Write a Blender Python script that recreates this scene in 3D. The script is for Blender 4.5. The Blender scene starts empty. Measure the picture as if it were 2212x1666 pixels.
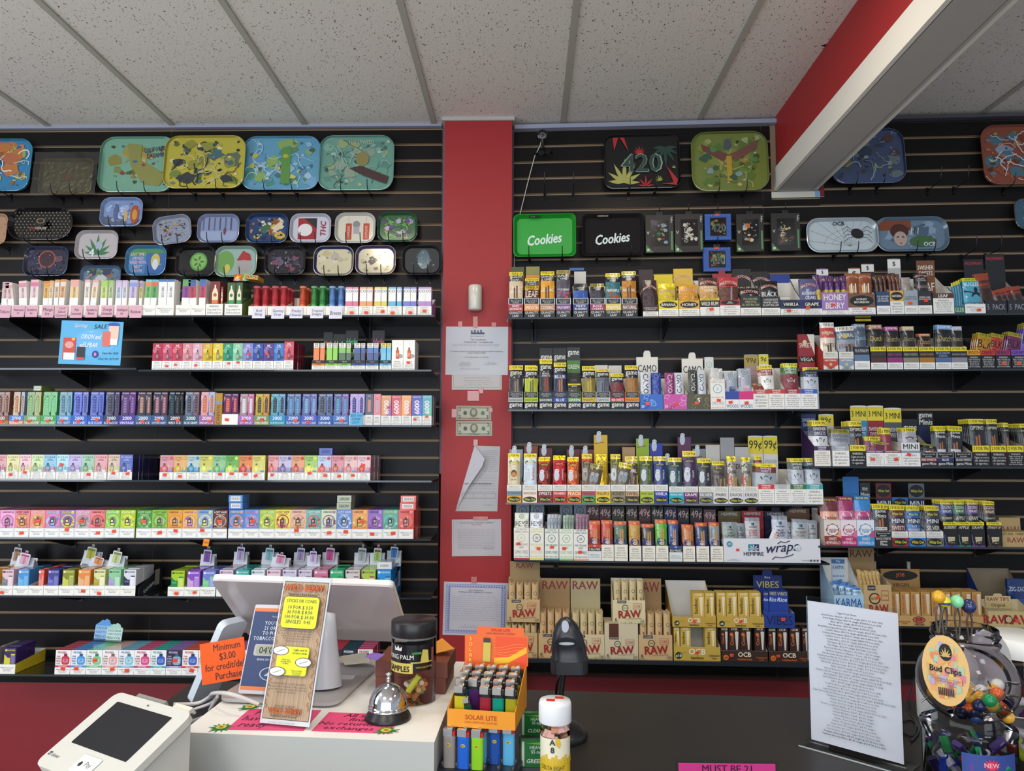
import bpy,math,random
from mathutils import Vector,Matrix
PI = math.pi
S = bpy.context.scene
COL = S.collection
# ---------------------------------------------------------------- camera
F_PX,YAW,PITCH,ROLL = 1600.0,-0.01819,0.091756,0.00188
CAMZ = 1.5
fw = Vector((math.sin(YAW)*math.cos(PITCH),math.cos(YAW)*math.cos(PITCH),math.sin(PITCH)))
r0 = Vector((math.cos(YAW),-math.sin(YAW),0)); u0 = r0.cross(fw)
RT = r0*math.cos(ROLL) + u0*math.sin(ROLL); UP = u0*math.cos(ROLL) - r0*math.sin(ROLL)
cd = bpy.data.cameras.new('camera'); cam = bpy.data.objects.new('camera',cd); COL.objects.link(cam)
cd.sensor_fit = 'HORIZONTAL'; cd.sensor_width = 36; cd.lens = 36*F_PX/2212; cd.clip_start = .05; cd.clip_end = 60
cam.matrix_world = Matrix(((RT.x,UP.x,-fw.x,0),(RT.y,UP.y,-fw.y,0),(RT.z,UP.z,-fw.z,CAMZ),(0,0,0,1)))
S.camera = cam
# ---------------------------------------------------------------- world, lights, exposure
S.view_settings.view_transform = 'Standard'; S.view_settings.look = 'None'
S.view_settings.gamma = 1; S.view_settings.use_curve_mapping = False
S.view_settings.exposure = 0.0
S.cycles.transparent_max_bounces = 40                   # many clear panes one behind another
wd = bpy.data.worlds.new('world'); S.world = wd; wd.use_nodes = True
bg = wd.node_tree.nodes['Background']; bg.inputs[0].default_value = (.74,.84,1,1); bg.inputs[1].default_value = .55
def area(name,loc,size,size_y,power,col,rot):
    l = bpy.data.lights.new(name,'AREA'); l.shape = 'RECTANGLE'; l.size = size; l.size_y = size_y
    l.energy = power; l.color = col
    o = bpy.data.objects.new(name,l); o.location = loc; o.rotation_euler = rot; COL.objects.link(o); return o
# shop window behind the photographer (cool daylight) and the ceiling light panels (warm; cool pair added for bluish slat reflections)
area('window_daylight',(-.6,-3.2,1.75),5.2,2.3,130,(.80,.89,1),(PI/2,0,0))
for lx,ly,sz,pw,cl in ((-.8,1.98,.34,7,(1,.88,.70)),(.5,1.98,.34,7,(1,.88,.70)),(-2.0,.7,.5,14,(.72,.86,1)),(1.5,.7,.5,12,(.72,.86,1)),(-1.0,-.7,.6,34,(1,.92,.8)),(1.0,-.7,.6,30,(1,.92,.8))):
    area('ceiling_panel_light',(lx,ly,2.99),sz,sz,pw,cl,(0,0,0))
area('side_window_daylight',(-3.6,.6,1.9),2.4,1.6,58,(.86,.92,1),(0,-PI/2,0))
# ---------------------------------------------------------------- wall frames
WD = 3.3166; WR = -0.04107; OX = -.2
class Side:
    def __init__(s,k):
        s.a = math.atan(k); s.O = Vector((OX,WD,0)); s.e = Vector((math.cos(s.a),math.sin(s.a),0))
        s.n = Vector((math.sin(s.a),-math.cos(s.a),0))
L_,R_ = Side(0),Side(WR)
def ray(px,py): return fw*F_PX + RT*(px-1106) - UP*(py-833)
CP = Vector((0,0,CAMZ))
def pix(sd,px,py,n):
    d = ray(px,py); t = (n - (CP-sd.O).dot(sd.n))/d.dot(sd.n)
    P = CP + d*t; return (P-sd.O).dot(sd.e),P.z
def wp(sd,u,n,z):
    P = sd.O + sd.e*u + sd.n*n; return Vector((P.x,P.y,z))
def onz(px,py,z):
    d = ray(px,py); t = (z-CAMZ)/d.z; return CP + d*t
def aty(px,py,y):
    d = ray(px,py); return CP + d*(y/d.y)
# ---------------------------------------------------------------- materials (colour comes from the printed faces)
MATS = {}
def mat(name,rough=.5,metal=0.,coat=0.,fn=None,col=None,spec=.5):
    m = bpy.data.materials.new(name); m.use_nodes = True; nt = m.node_tree; b = nt.nodes['Principled BSDF']
    b.inputs['Roughness'].default_value = rough; b.inputs['Metallic'].default_value = metal
    b.inputs['Coat Weight'].default_value = coat; b.inputs['Specular IOR Level'].default_value = spec
    if col is None:
        a = nt.nodes.new('ShaderNodeAttribute'); a.attribute_name = 'Col'
        nt.links.new(a.outputs['Color'],b.inputs['Base Color'])
    else: b.inputs['Base Color'].default_value = lin(col)+(1,)
    if fn: fn(nt,b)
    MATS[name] = m; return m
HEX = {}
def lin(h):
    if h in HEX: return HEX[h]
    s = h.lstrip('#')
    if len(s) == 3: s = ''.join(c*2 for c in s)
    o = tuple(((c/12.92) if c <= .04045 else ((c+.055)/1.055)**2.4) for c in (int(s[i:i+2],16)/255 for i in (0,2,4)))
    HEX[h] = o; return o
def bump(scale,dist,strength=.5,tex='noise'):
    def fn(nt,b):
        tc = nt.nodes.new('ShaderNodeTexCoord'); t = nt.nodes.new('ShaderNodeTexNoise'); t.inputs['Scale'].default_value = scale
        t.inputs['Detail'].default_value = 3
        bp = nt.nodes.new('ShaderNodeBump'); bp.inputs['Strength'].default_value = strength; bp.inputs['Distance'].default_value = dist
        nt.links.new(tc.outputs['Object'],t.inputs['Vector']); nt.links.new(t.outputs['Fac'],bp.inputs['Height'])
        nt.links.new(bp.outputs['Normal'],b.inputs['Normal'])
    return fn
mat('card',.5); mat('matte',.85,spec=.25); mat('gloss',.18,coat=.3)
mat('foil',.26,.55,fn=bump(38,.012,.8)); mat('pouch',.3,.12,coat=.4,fn=bump(30,.01,.55))
mat('chrome',.08,1.); mat('steel',.28,1.); mat('plastic',.35)
mat('slat',.3,spec=.13,fn=bump(420,.0006,.35)); mat('tin',.16,.1,coat=.6)
mat('paint',.55,fn=bump(160,.0008,.25)); mat('counter',.42,spec=.3,fn=bump(600,.0003,.2)); mat('shelfblack',.1,coat=.2)
def clear(name,tint,f,rough=.03):
    m = bpy.data.materials.new(name); m.use_nodes = True; nt = m.node_tree; nt.nodes.clear()
    o = nt.nodes.new('ShaderNodeOutputMaterial'); mx = nt.nodes.new('ShaderNodeMixShader')
    t = nt.nodes.new('ShaderNodeBsdfTransparent'); g = nt.nodes.new('ShaderNodeBsdfGlossy')
    fr = nt.nodes.new('ShaderNodeLayerWeight'); fr.inputs['Blend'].default_value = f
    t.inputs['Color'].default_value = lin(tint)+(1,); g.inputs['Roughness'].default_value = rough
    nt.links.new(fr.outputs['Fresnel'],mx.inputs['Fac']); nt.links.new(t.outputs[0],mx.inputs[1]); nt.links.new(g.outputs[0],mx.inputs[2])
    nt.links.new(mx.outputs[0],o.inputs['Surface']); MATS[name] = m
clear('clear','#fafbfb',.12); clear('bag','#e4e8ea',.55,.12); clear('smoke','#efecef',.26,.06)
def tint_clear(name='tinted',f=.72):
    m = bpy.data.materials.new(name); m.use_nodes = True; nt = m.node_tree; nt.nodes.clear()
    o = nt.nodes.new('ShaderNodeOutputMaterial'); a = nt.nodes.new('ShaderNodeAttribute'); a.attribute_name = 'Col'
    t = nt.nodes.new('ShaderNodeBsdfTransparent'); b = nt.nodes.new('ShaderNodeBsdfPrincipled'); b.inputs['Roughness'].default_value = .12
    mx = nt.nodes.new('ShaderNodeMixShader'); mx.inputs[0].default_value = f
    nt.links.new(a.outputs['Color'],t.inputs['Color']); nt.links.new(a.outputs['Color'],b.inputs['Base Color'])
    nt.links.new(t.outputs[0],mx.inputs[1]); nt.links.new(b.outputs[0],mx.inputs[2]); nt.links.new(mx.outputs[0],o.inputs['Surface'])
    MATS[name] = m
tint_clear(); tint_clear('sleeve',.22)
# ---------------------------------------------------------------- text cache
TX = {}
def text_mesh(s,bold=.0,res=1):
    k = (s,bold,res)
    if k in TX: return TX[k]
    c = bpy.data.curves.new('t','FONT'); c.body = s; c.resolution_u = res; c.offset = bold; c.align_x = 'CENTER'; c.space_line = .95
    if '\n' not in s: c.space_character = 1.0
    o = bpy.data.objects.new('t',c); m = bpy.data.meshes.new_from_object(o)
    vs = [(v.co.x,v.co.y) for v in m.vertices]; fs = [tuple(p.vertices) for p in m.polygons]
    bpy.data.objects.remove(o); bpy.data.curves.remove(c); bpy.data.meshes.remove(m)
    if vs:
        x0 = min(v[0] for v in vs); x1 = max(v[0] for v in vs); y0 = min(v[1] for v in vs); y1 = max(v[1] for v in vs)
        cx,cy = (x0+x1)/2,(y0+y1)/2; vs = [(a-cx,b-cy) for a,b in vs]; dims = (max(x1-x0,1e-3),max(y1-y0,1e-3))
    else: dims = (1,1)
    TX[k] = (vs,fs,dims); return TX[k]
# ---------------------------------------------------------------- mesh builder
class Face:                                             # a printed face: origin (bottom left), unit vectors, size
    def __init__(s,O,U,V,w,h,warp=None):
        s.O,s.U,s.V,s.w,s.h,s.warp = Vector(O),Vector(U).normalized(),Vector(V).normalized(),w,h,warp
        s.N = s.U.cross(s.V); s.k = 0
    def at(s,x,y,k):
        P = s.O + s.U*x + s.V*y + s.N*(k*.00014)
        if s.warp: P = P + s.N*s.warp(x/s.w,y/s.h)
        return P
class M:
    def __init__(s): s.v = []; s.f = []; s.c = []; s.m = []; s.ms = []; s.sm = []
    def mi(s,name):
        if name not in s.ms: s.ms.append(name)
        return s.ms.index(name)
    def add(s,vs,fs,col,m='card',smooth=False):
        b = len(s.v); s.v += [tuple(v) for v in vs]; i = s.mi(m); c = lin(col)
        for f in fs: s.f.append(tuple(b+k for k in f)); s.c.append(c); s.m.append(i); s.sm.append(smooth)
        return s
    def box(s,x0,x1,y0,y1,z0,z1,col,m='card',top=None,bev=0):
        v = [(x0,y0,z0),(x1,y0,z0),(x1,y1,z0),(x0,y1,z0),(x0,y0,z1),(x1,y0,z1),(x1,y1,z1),(x0,y1,z1)]
        s.add(v,[(0,3,2,1),(0,1,5,4),(1,2,6,5),(2,3,7,6),(3,0,4,7)],col,m)
        s.add(v,[(4,5,6,7)],top or col,m); return s
    def rbox(s,x0,x1,y0,y1,z0,z1,r,col,m='plastic',seg=3,axis='z'):   # box with rounded upright edges
        pts = rrect(x1-x0,(y1-y0),r,seg); cx,cy = (x0+x1)/2,(y0+y1)/2
        return s.ext([(cx+a,cy+b) for a,b in pts],z0,z1,col,m)
    def ext(s,pts,z0,z1,col,m='card',T=None,top=None,smooth=False):
        n = len(pts); vs = [(a,b,z0) for a,b in pts]+[(a,b,z1) for a,b in pts]
        if T: vs = [T(*v) for v in vs]
        s.add(vs,[(i,(i+1) % n,n+(i+1) % n,n+i) for i in range(n)],col,m,smooth)
        s.add(vs,[tuple(range(n-1,-1,-1))],col,m); s.add(vs,[tuple(range(n,2*n))],top or col,m); return s
    def lathe(s,prof,col,m='plastic',seg=28,c=(0,0,0),smooth=True,cap=True):
        b = []; n = len(prof)
        for r,z in prof:
            for i in range(seg): a = 2*PI*i/seg; b.append((c[0]+r*math.cos(a),c[1]+r*math.sin(a),c[2]+z))
        fs = [(j*seg+i,j*seg+(i+1) % seg,(j+1)*seg+(i+1) % seg,(j+1)*seg+i) for j in range(n-1) for i in range(seg)]
        s.add(b,fs,col,m,smooth)
        if cap:
            if prof[0][0] > 1e-5: s.add(b[:seg],[tuple(range(seg-1,-1,-1))],col,m)
            if prof[-1][0] > 1e-5: s.add(b[-seg:],[tuple(range(seg))],col,m)
        return s
    def tube(s,pts,r,col,m='plastic',seg=8):
        pts = [Vector(p) for p in pts]; vs = []; rr = r if isinstance(r,(list,tuple)) else [r]*len(pts)
        up = Vector((0,0,1)); N = None
        for i,p in enumerate(pts):
            d = (pts[min(i+1,len(pts)-1)]-pts[max(i-1,0)]).normalized()
            if N is None: N = d.cross(up if abs(d.z) < .9 else Vector((1,0,0))).normalized()
            else: N = (N-d*N.dot(d)).normalized()
            B = d.cross(N)
            for k in range(seg): a = 2*PI*k/seg; vs.append(p+N*(math.cos(a)*rr[i])+B*(math.sin(a)*rr[i]))
        n = len(pts)
        s.add(vs,[(j*seg+k,j*seg+(k+1) % seg,(j+1)*seg+(k+1) % seg,(j+1)*seg+k) for j in range(n-1) for k in range(seg)],col,m,True)
        s.add(vs,[tuple(range(seg-1,-1,-1)),tuple(range((n-1)*seg,n*seg))],col,m); return s
    # ---- printing on a face (metres inside the face)
    def rect(s,F,x0,y0,x1,y1,col,m='card',nx=1,ny=1):
        F.k += 1; k = F.k
        if F.warp: nx,ny = max(nx,6),max(ny,max(2,int((y1-y0)/.012)))
        vs = [F.at(x0+(x1-x0)*i/nx,y0+(y1-y0)*j/ny,k) for j in range(ny+1) for i in range(nx+1)]
        s.add(vs,[(j*(nx+1)+i,j*(nx+1)+i+1,(j+1)*(nx+1)+i+1,(j+1)*(nx+1)+i) for j in range(ny) for i in range(nx)],col,m,bool(F.warp)); return s
    def poly(s,F,pts,col,m='card'):
        F.k += 1; s.add([F.at(a,b,F.k) for a,b in pts],[tuple(range(len(pts)))],col,m); return s
    def ell(s,F,cx,cy,rx,ry,col,m='card',seg=20,rot=0):
        ca,sa = math.cos(rot),math.sin(rot)
        return s.poly(F,[(cx+rx*math.cos(a)*ca-ry*math.sin(a)*sa,cy+rx*math.cos(a)*sa+ry*math.sin(a)*ca) for a in (2*PI*i/seg for i in range(seg))],col,m)
    def line(s,F,pts,w,col,m='card'):
        F.k += 1
        for (a,b),(c,d) in zip(pts,pts[1:]):
            L = math.hypot(c-a,d-b) or 1e-6; ex,ey = -(d-b)/L*w/2,(c-a)/L*w/2
            s.add([F.at(a-ex,b-ey,F.k),F.at(c-ex,d-ey,F.k),F.at(c+ex,d+ey,F.k),F.at(a+ex,b+ey,F.k)],[(0,1,2,3)],col,m)
        return s
    def txt(s,F,t,cx,cy,h,col,maxw=None,bold=.0,rot=0,shear=0,res=1,m='card',arc=0,stretch=1):
        if not t.strip(): return s
        vs,fs,(w0,h0) = text_mesh(t,0,2 if len(t) < 18 else res); k = h/h0; kx = k*stretch
        if maxw and w0*kx > maxw:
            kx = maxw/w0; k = min(k,kx/.62)
        F.k += 1; ca,sa = math.cos(rot),math.sin(rot); b = min(bold,.045)*.7
        for e,g in (((-b,0),(b,0),(0,b*.7),(0,-b*.7)) if b > .018 else ((-b,0),(b,0)) if b else ((0,0),)):   # heavier type: the letters printed again a hair aside
            o = []; F.k += .45
            for x,y in vs:
                X,Y = (x+e)*kx + y*k*shear,(y+g)*k
                if arc: Y -= arc*(X/(w0*kx/2))**2*h
                o.append(F.at(cx+X*ca-Y*sa,cy+X*sa+Y*ca,F.k))
            s.add(o,fs,col,m)
        return s
    def build(s,name,parent=None,loc=(0,0,0),rz=0,rot=None,label=None,cat=None,group=None,kind=None):
        me = bpy.data.meshes.new(name); me.from_pydata(s.v,[],s.f)
        for n in s.ms: me.materials.append(MATS[n])
        me.polygons.foreach_set('material_index',s.m); me.polygons.foreach_set('use_smooth',s.sm)
        at = me.color_attributes.new('Col','FLOAT_COLOR','CORNER'); buf = []
        for f,c in zip(s.f,s.c): buf += (c[0],c[1],c[2],1.)*len(f)
        at.data.foreach_set('color',buf); me.update()
        o = bpy.data.objects.new(name,me); COL.objects.link(o)
        if parent: o.parent = parent
        o.location = loc; o.rotation_euler = rot if rot else (0,0,rz)
        tag(o,label,cat,group,kind); return o
def tag(o,label=None,cat=None,group=None,kind=None):
    if label: o['label'] = label
    if cat: o['category'] = cat
    if group: o['group'] = group
    if kind: o['kind'] = kind
    return o
def empty(name,loc,rz=0,label=None,cat=None,group=None,rot=None):
    o = bpy.data.objects.new(name,None); COL.objects.link(o); o.location = loc; o.rotation_euler = rot if rot else (0,0,rz)
    o.empty_display_size = .02; return tag(o,label,cat,group)
def copy_tree(o,loc,label=None,group=None):
    c = o.copy(); COL.objects.link(c); c.location = loc
    if label: c['label'] = label
    if group: c['group'] = group
    for ch in list(o.children):
        k = ch.copy(); COL.objects.link(k); k.parent = c
    return c
def rrect(w,h,r,seg=4):
    o = []
    for cx,cy,a0 in ((w/2-r,h/2-r,0),(-w/2+r,h/2-r,PI/2),(-w/2+r,-h/2+r,PI),(w/2-r,-h/2+r,1.5*PI)):
        for i in range(seg+1): a = a0+PI/2*i/seg; o.append((cx+r*math.cos(a),cy+r*math.sin(a)))
    return o
def shade(h,k):
    s = h.lstrip('#')
    if len(s) == 3: s = ''.join(c*2 for c in s)
    v = [int(s[i:i+2],16) for i in (0,2,4)]
    v = [int(min(255,c*k) if k <= 1 else c+(255-c)*(k-1)) for c in v]; return '#%02x%02x%02x' % tuple(v)
ORD = 'first second third fourth fifth sixth seventh eighth ninth tenth eleventh twelfth thirteenth fourteenth fifteenth sixteenth seventeenth eighteenth nineteenth twentieth twenty-first twenty-second twenty-third twenty-fourth twenty-fifth twenty-sixth twenty-seventh twenty-eighth twenty-ninth thirtieth thirty-first thirty-second thirty-third thirty-fourth thirty-fifth thirty-sixth thirty-seventh thirty-eighth thirty-ninth fortieth forty-first forty-second forty-third forty-fourth forty-fifth forty-sixth'.split()
def cname(h):
    import colorsys
    s = h.lstrip('#')
    if len(s) == 3: s = ''.join(c*2 for c in s)
    r,g,b = (int(s[i:i+2],16)/255 for i in (0,2,4)); H,Sa,V = colorsys.rgb_to_hsv(r,g,b); H *= 360
    if Sa < .13: return 'white' if V > .78 else 'light grey' if V > .6 else 'grey' if V > .28 else 'black'
    if V < .2: return 'black'
    p = 'dark ' if V < .45 else 'pale ' if Sa < .4 and V > .6 else ''
    if H < 14 or H >= 345: n = 'red' if Sa > .5 else 'pink'
    elif H < 42: n = 'orange' if V > .62 and Sa > .45 else 'brown' if Sa > .35 else 'beige'
    elif H < 68: n = 'yellow' if V > .62 else 'olive'
    elif H < 95: n = 'lime green' if V > .5 else 'olive green'
    elif H < 160: n = 'green'
    elif H < 195: n = 'teal'
    elif H < 250: n = 'blue'
    elif H < 290: n = 'purple'
    else: n = 'magenta' if Sa > .5 else 'pink'
    return (p+n) if n not in ('lime green','olive','olive green') or p != 'dark ' else n
# ---------------------------------------------------------------- bands: 'share;paper colour;TEXT/TEXT;ink' from top to bottom
WARN = 'WARNING:\nThis product\ncontains nicotine.\nNicotine is an\naddictive chemical.'
WARN2 = 'WARNING: This product contains\nnicotine. Nicotine is an\naddictive chemical.'
WARN3 = 'WARNING: Cigars are not a\nsafe alternative to cigarettes.\nTobacco smoke increases the risk.'
WARN4 = 'WARNING:\nCigar smoking can\ncause cancers of\nthe mouth and\nthroat, even if\nyou do not inhale.'
WARN5 = 'WARNING:\nCigars are not a\nsafe alternative\nto cigarettes.'
def bands(m,F,spec,mt='card',pad=.86):
    rows = [b.split(';') for b in spec.split('|')]; tot = sum(float(r[0]) for r in rows); y = F.h
    for r in rows:
        h = F.h*float(r[0])/tot; y -= h
        if len(r) > 1 and r[1]: m.rect(F,0,y,F.w,y+h,r[1],mt)
        if len(r) > 2 and r[2]:
            t = r[2]; ink = r[3] if len(r) > 3 else '#111'; o = r[4] if len(r) > 4 else ''
            t = {'W1': WARN,'W2': WARN2,'W3': WARN3,'W4': WARN4,'W5': WARN5}.get(t,t.replace('/','\n'))
            nl = t.count('\n')+1; bold = 0 if nl > 2 else .018
            if 'v' in o: m.txt(F,t,F.w/2,y+h/2,F.w*.5,ink,h*.9,bold,rot=PI/2 if 'V' not in o else -PI/2)
            elif 'e' in o:                               # text in a dark ellipse (a printed badge)
                m.ell(F,F.w/2,y+h/2,F.w*.45,h*.4,'#16160f'); m.txt(F,t,F.w/2,y+h/2,h*.36,ink,F.w*.72,.02)
            elif 'b' in o:                               # boxed black warning
                m.rect(F,F.w*.05,y+h*.08,F.w*.95,y+h*.92,'#101214'); m.txt(F,t,F.w/2,y+h/2,h*.6,ink,F.w*.78)
            elif 'c' in o:                               # arched lettering with outline
                m.txt(F,t,F.w/2,y+h/2,h*.72,'#f2e6d8',F.w*.9,.06,arc=.35); m.txt(F,t,F.w/2,y+h/2,h*.66,ink,F.w*.86,.0,arc=.35)
            elif 'r' in o:                               # text inside a ring
                R = min(F.w*.32,h*.42); m.ell(F,F.w/2,y+h/2,R,R,ink); m.ell(F,F.w/2,y+h/2,R*.86,R*.86,r[1] or '#e6e2d8'); m.txt(F,t,F.w/2,y+h/2,R*.7,ink,R*1.2)
            else: m.txt(F,t,F.w/2,y+h/2,h*(.62 if nl == 1 else .8),ink,F.w*pad,bold,shear=.2 if 'i' in o else 0)
    return m
def owl(m,F,cx,cy,h,col='#c3ccd4'):                # small pale bird printed on a perch
    m.ell(F,cx,cy,h*.2,h*.42,col); m.ell(F,cx+h*.02,cy+h*.36,h*.17,h*.16,shade(col,1.3))
    for d in (-.06,.08): m.ell(F,cx+h*d,cy+h*.38,h*.03,h*.03,'#2a2a2e',seg=8)
    m.line(F,[(cx-h*.3,cy-h*.46),(cx+h*.4,cy-h*.34)],h*.05,'#7a3420')
def sticker(parent,x,y,z,s=.016,rng=None,rz=None):
    r = rng or random; m = M(); F = Face((-s/2,0,-s*.4),(1,0,0),(0,0,1),s,s*.75)
    col = r.choice(['#f2502c','#ef4a30','#f05a38']); m.box(-s/2,s/2,0,.0004,-s*.4,s*.35,col); m.txt(F,'17.99',s/2,s*.3,s*.26,'#5a1408',s*.8)
    a = rz if rz is not None else r.uniform(-.22,.22)
    return m.build('price_sticker',parent,(x,y,z),rot=(0,a,0))
# ================================================================ the room
GR = .0762; ZL0 = CAMZ+1.4291; ZR0 = CAMZ+1.4131; CEIL = CAMZ+1.524
BLK,TAN = '#1e1c1c','#a08a70'
def struct(m,name,**k): return m.build(name,kind='structure',**k)
def ceiling_mat():
    m = bpy.data.materials.new('ceiling_tile'); m.use_nodes = True; nt = m.node_tree; b = nt.nodes['Principled BSDF']; b.inputs['Roughness'].default_value = .95
    tc = nt.nodes.new('ShaderNodeTexCoord'); n = nt.nodes.new('ShaderNodeTexNoise'); n.inputs['Scale'].default_value = 150; n.inputs['Detail'].default_value = 2
    mp = nt.nodes.new('ShaderNodeMapping'); mp.inputs['Scale'].default_value = (1,.55,1)
    r = nt.nodes.new('ShaderNodeValToRGB'); r.color_ramp.elements[0].position = .315; r.color_ramp.elements[1].position = .35
    r.color_ramp.elements[0].color = lin('#5e5a55')+(1,); r.color_ramp.elements[1].color = lin('#d9d4cc')+(1,)
    bp = nt.nodes.new('ShaderNodeBump'); bp.inputs['Strength'].default_value = .5; bp.inputs['Distance'].default_value = .002
    L = nt.links.new; L(tc.outputs['Object'],mp.inputs[0]); L(mp.outputs[0],n.inputs['Vector']); L(n.outputs['Fac'],r.inputs[0]); L(r.outputs[0],b.inputs['Base Color'])
    L(n.outputs['Fac'],bp.inputs['Height']); L(bp.outputs[0],b.inputs['Normal']); MATS['tile'] = m
ceiling_mat()
m = M(); m.box(-4.2,4.2,-3.4,3.42,CEIL,CEIL+.05,'#ddd','tile'); struct(m,'ceiling')
# T-bars run towards the wall; one strip object each
bars = [(0,205,103,272),(53,0,373,272),(440,0,660,272),(835,0,938,271),(1230,0,1215,271),(1632,0,1506,266),(2212,168,2108,257)]
for i,(a,b,c,d) in enumerate(bars):
    P,Q = onz(a,b,CEIL-.004),onz(c,d,CEIL-.004); x = Q.x
    m = M(); w = .012; k = (P.x-Q.x)/(P.y-Q.y)*.5
    m.ext([(x-w,3.31),(x-w,-3.3),(x+w,-3.3),(x+w,3.31)],CEIL-.006,CEIL,'#a6a49a','matte'); struct(m,'trim_%d' % (i+1))
m = M(); m.box(-4,4,1.62,1.645,CEIL-.006,CEIL-.0005,'#a6a49a','matte'); struct(m,'trim_8')
m = M(); m.box(-4.2,4.2,-3.4,3.8,-.05,0,'#c4bbae','counter'); struct(m,'floor')
m = M(); m.box(-4.2,4.2,3.45,3.6,0,CEIL+.05,'#8c1c24','paint'); struct(m,'wall_back')
def slatwall(name,sd,u0,u1,ztop,zbot,z0,seams,notch=None):
    m = M(); T = .012
    edges = [u0]+seams+[u1]
    m.box(u0,u1,.012,.02,zbot,ztop,TAN,'matte')
    for a,b in zip(edges,edges[1:]):
        a += .0012; b -= .0012; i = -2
        while True:
            zt = z0-GR*i-.0045; zb = z0-GR*(i+1)+.0045; i += 1
            if zt < zbot: break
            zt = min(zt,ztop); zb = max(zb,zbot)
            if zb >= zt: continue
            parts = [(a,b)]
            if notch and zt > notch[2]:
                if zb < notch[2]: m.box(max(a,notch[0]),min(b,notch[1]),0,T,zb,notch[2],BLK,'slat')
                parts = [(a,min(b,notch[0])),(max(a,notch[1]),b)]
            for p,q in parts:
                if q-p > .003:
                    m.box(p,q,0,T,zb,zt,TAN,'matte')
                    m.box(p,q,-.0006,0,zb+.0006,zt-.0006,BLK,'slat')
    return m.build(name,loc=(sd.O.x,sd.O.y,0),rz=sd.a,kind='structure')
uLr = pix(L_,952,600,0)[0]; zLt = pix(L_,500,279,0)[1]; uLs = pix(L_,352,700,0)[0]
zLb = pix(L_,200,1478,0)[1]
slatwall('wall_left',L_,-3.2,uLr,zLt,zLb,ZL0,[uLs-1.219,uLs])
uRl = pix(R_,1109,600,0)[0]; zRt = pix(R_,1400,276,0)[1]; zRb = pix(R_,1400,1457,0)[1]
uN0 = pix(R_,1663,300,0)[0]; uN1 = pix(R_,1772,432,0)[0]; zN = pix(R_,1700,431,0)[1]
slatwall('wall_right',R_,uRl,3.4,zRt,zRb,ZR0,[pix(R_,1656,700,0)[0]],(uN0,uN1,zN))
# painted wall behind the slat panels, shown at the gaps and below them
def sbox(name,sd,u0,u1,n0,n1,z0,z1,col,mt='paint',kind='structure'):
    m = M(); m.box(u0,u1,-n1,-n0,z0,z1,col,mt); return m.build(name,loc=(sd.O.x,sd.O.y,0),rz=sd.a,kind=kind)
sbox('wall_lower_left',L_,-3.4,.35,-.06,-.012,0,zLb+.01,'#8a2029')
sbox('wall_lower_right',R_,uRl-.02,3.4,-.06,-.012,0,zRb+.01,'#7a1c26')
sbox('wall_upper',L_,-3.2,1.9,-.05,-.021,zLt-1.6,CEIL,'#9a96a8','matte')
sbox('wall_upper_right',R_,pix(R_,1640,300,0)[0],pix(R_,1800,300,0)[0],-.035,-.0205,zN-.02,CEIL,'#9a96a8','matte')
zc = CEIL
sbox('trim_9',L_,-3.2,pix(L_,955,272,0)[0],-.02,.022,zLt,zLt+.018,'#9aa0b4','plastic')
sbox('trim_10',R_,pix(R_,1112,272,0)[0],uN0+.03,-.02,.022,zRt+.001,zRt+.02,'#9aa0b4','plastic')
sbox('trim_11',R_,uN1+.05,3.3,-.02,.022,zRt+.004,zRt+.016,'#50505c','plastic')
sbox('baseboard_right',R_,uRl,3.3,.002,.012,zRb-.012,zRb,'#3c2626','plastic')
# red column between the two slat walls
uC0 = pix(L_,955,800,.075)[0]; uC1 = pix(L_,1105,800,.075)[0]
sbox('wall_column',L_,uC0,uC1,-.05,.075,0,CEIL-.006,'#9e1f22')
sbox('trim_12',L_,uC0-.012,uC1+.012,-.04,.083,CEIL-.016,CEIL,'#b4b0ae','matte')
# boxed beam that runs from the right wall over the photographer
bm = M(); P0 = Vector(wp(R_,*(pix(R_,1672,415,.0)[0],0,0))); P0.z = 0
zb = pix(R_,1672,415,0)[1]; ba = .0169; w = pix(R_,1765,424,0)[0]-pix(R_,1672,415,0)[0]
hw = .105
bm.box(.014,w-.014,-5.5,-.001,zb+hw,CEIL-.001,'#9e1f22','paint')
bm.box(0,w,-5.5,0,zb+.004,zb+hw,'#dedad0','gloss' if 0 else 'paint')
bm.box(.012,w-.02,-5.5,0,zb,zb+.004,'#a9a49e','paint')
bm.box(.0125,.0145,-5.5,0,zb-.0004,zb,'#3a3633','matte'); bm.box(w-.034,w-.032,-5.5,0,zb-.0004,zb,'#6a6560','matte')
bm.build('wall_beam',loc=(P0.x,P0.y,0),rz=-ba,kind='structure')
m = M(); m.box(-.012,w+.03,-.004,0,zb-.028,zb-.001,'#c9c6b8','matte'); m.box(w-.01,w+.015,-.005,-.004,zb-.027,zb-.002,'#7aa0c8','matte'); m.box(w+.012,w+.03,-.006,-.004,zb-.027,zb+.03,'#7a2a30','matte')
m.build('trim_13',loc=(P0.x,P0.y,0),rz=R_.a,kind='structure')
m = M(); q = onz(1800,98,CEIL); m.ext([(-.045,.0),(-.01,.018),(.02,.05),(.012,-.01),(-.004,-.028)],-.001,0,'#23241f','matte'); m.build('ceiling_hole',loc=(q.x,q.y,CEIL),kind='structure')
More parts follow.
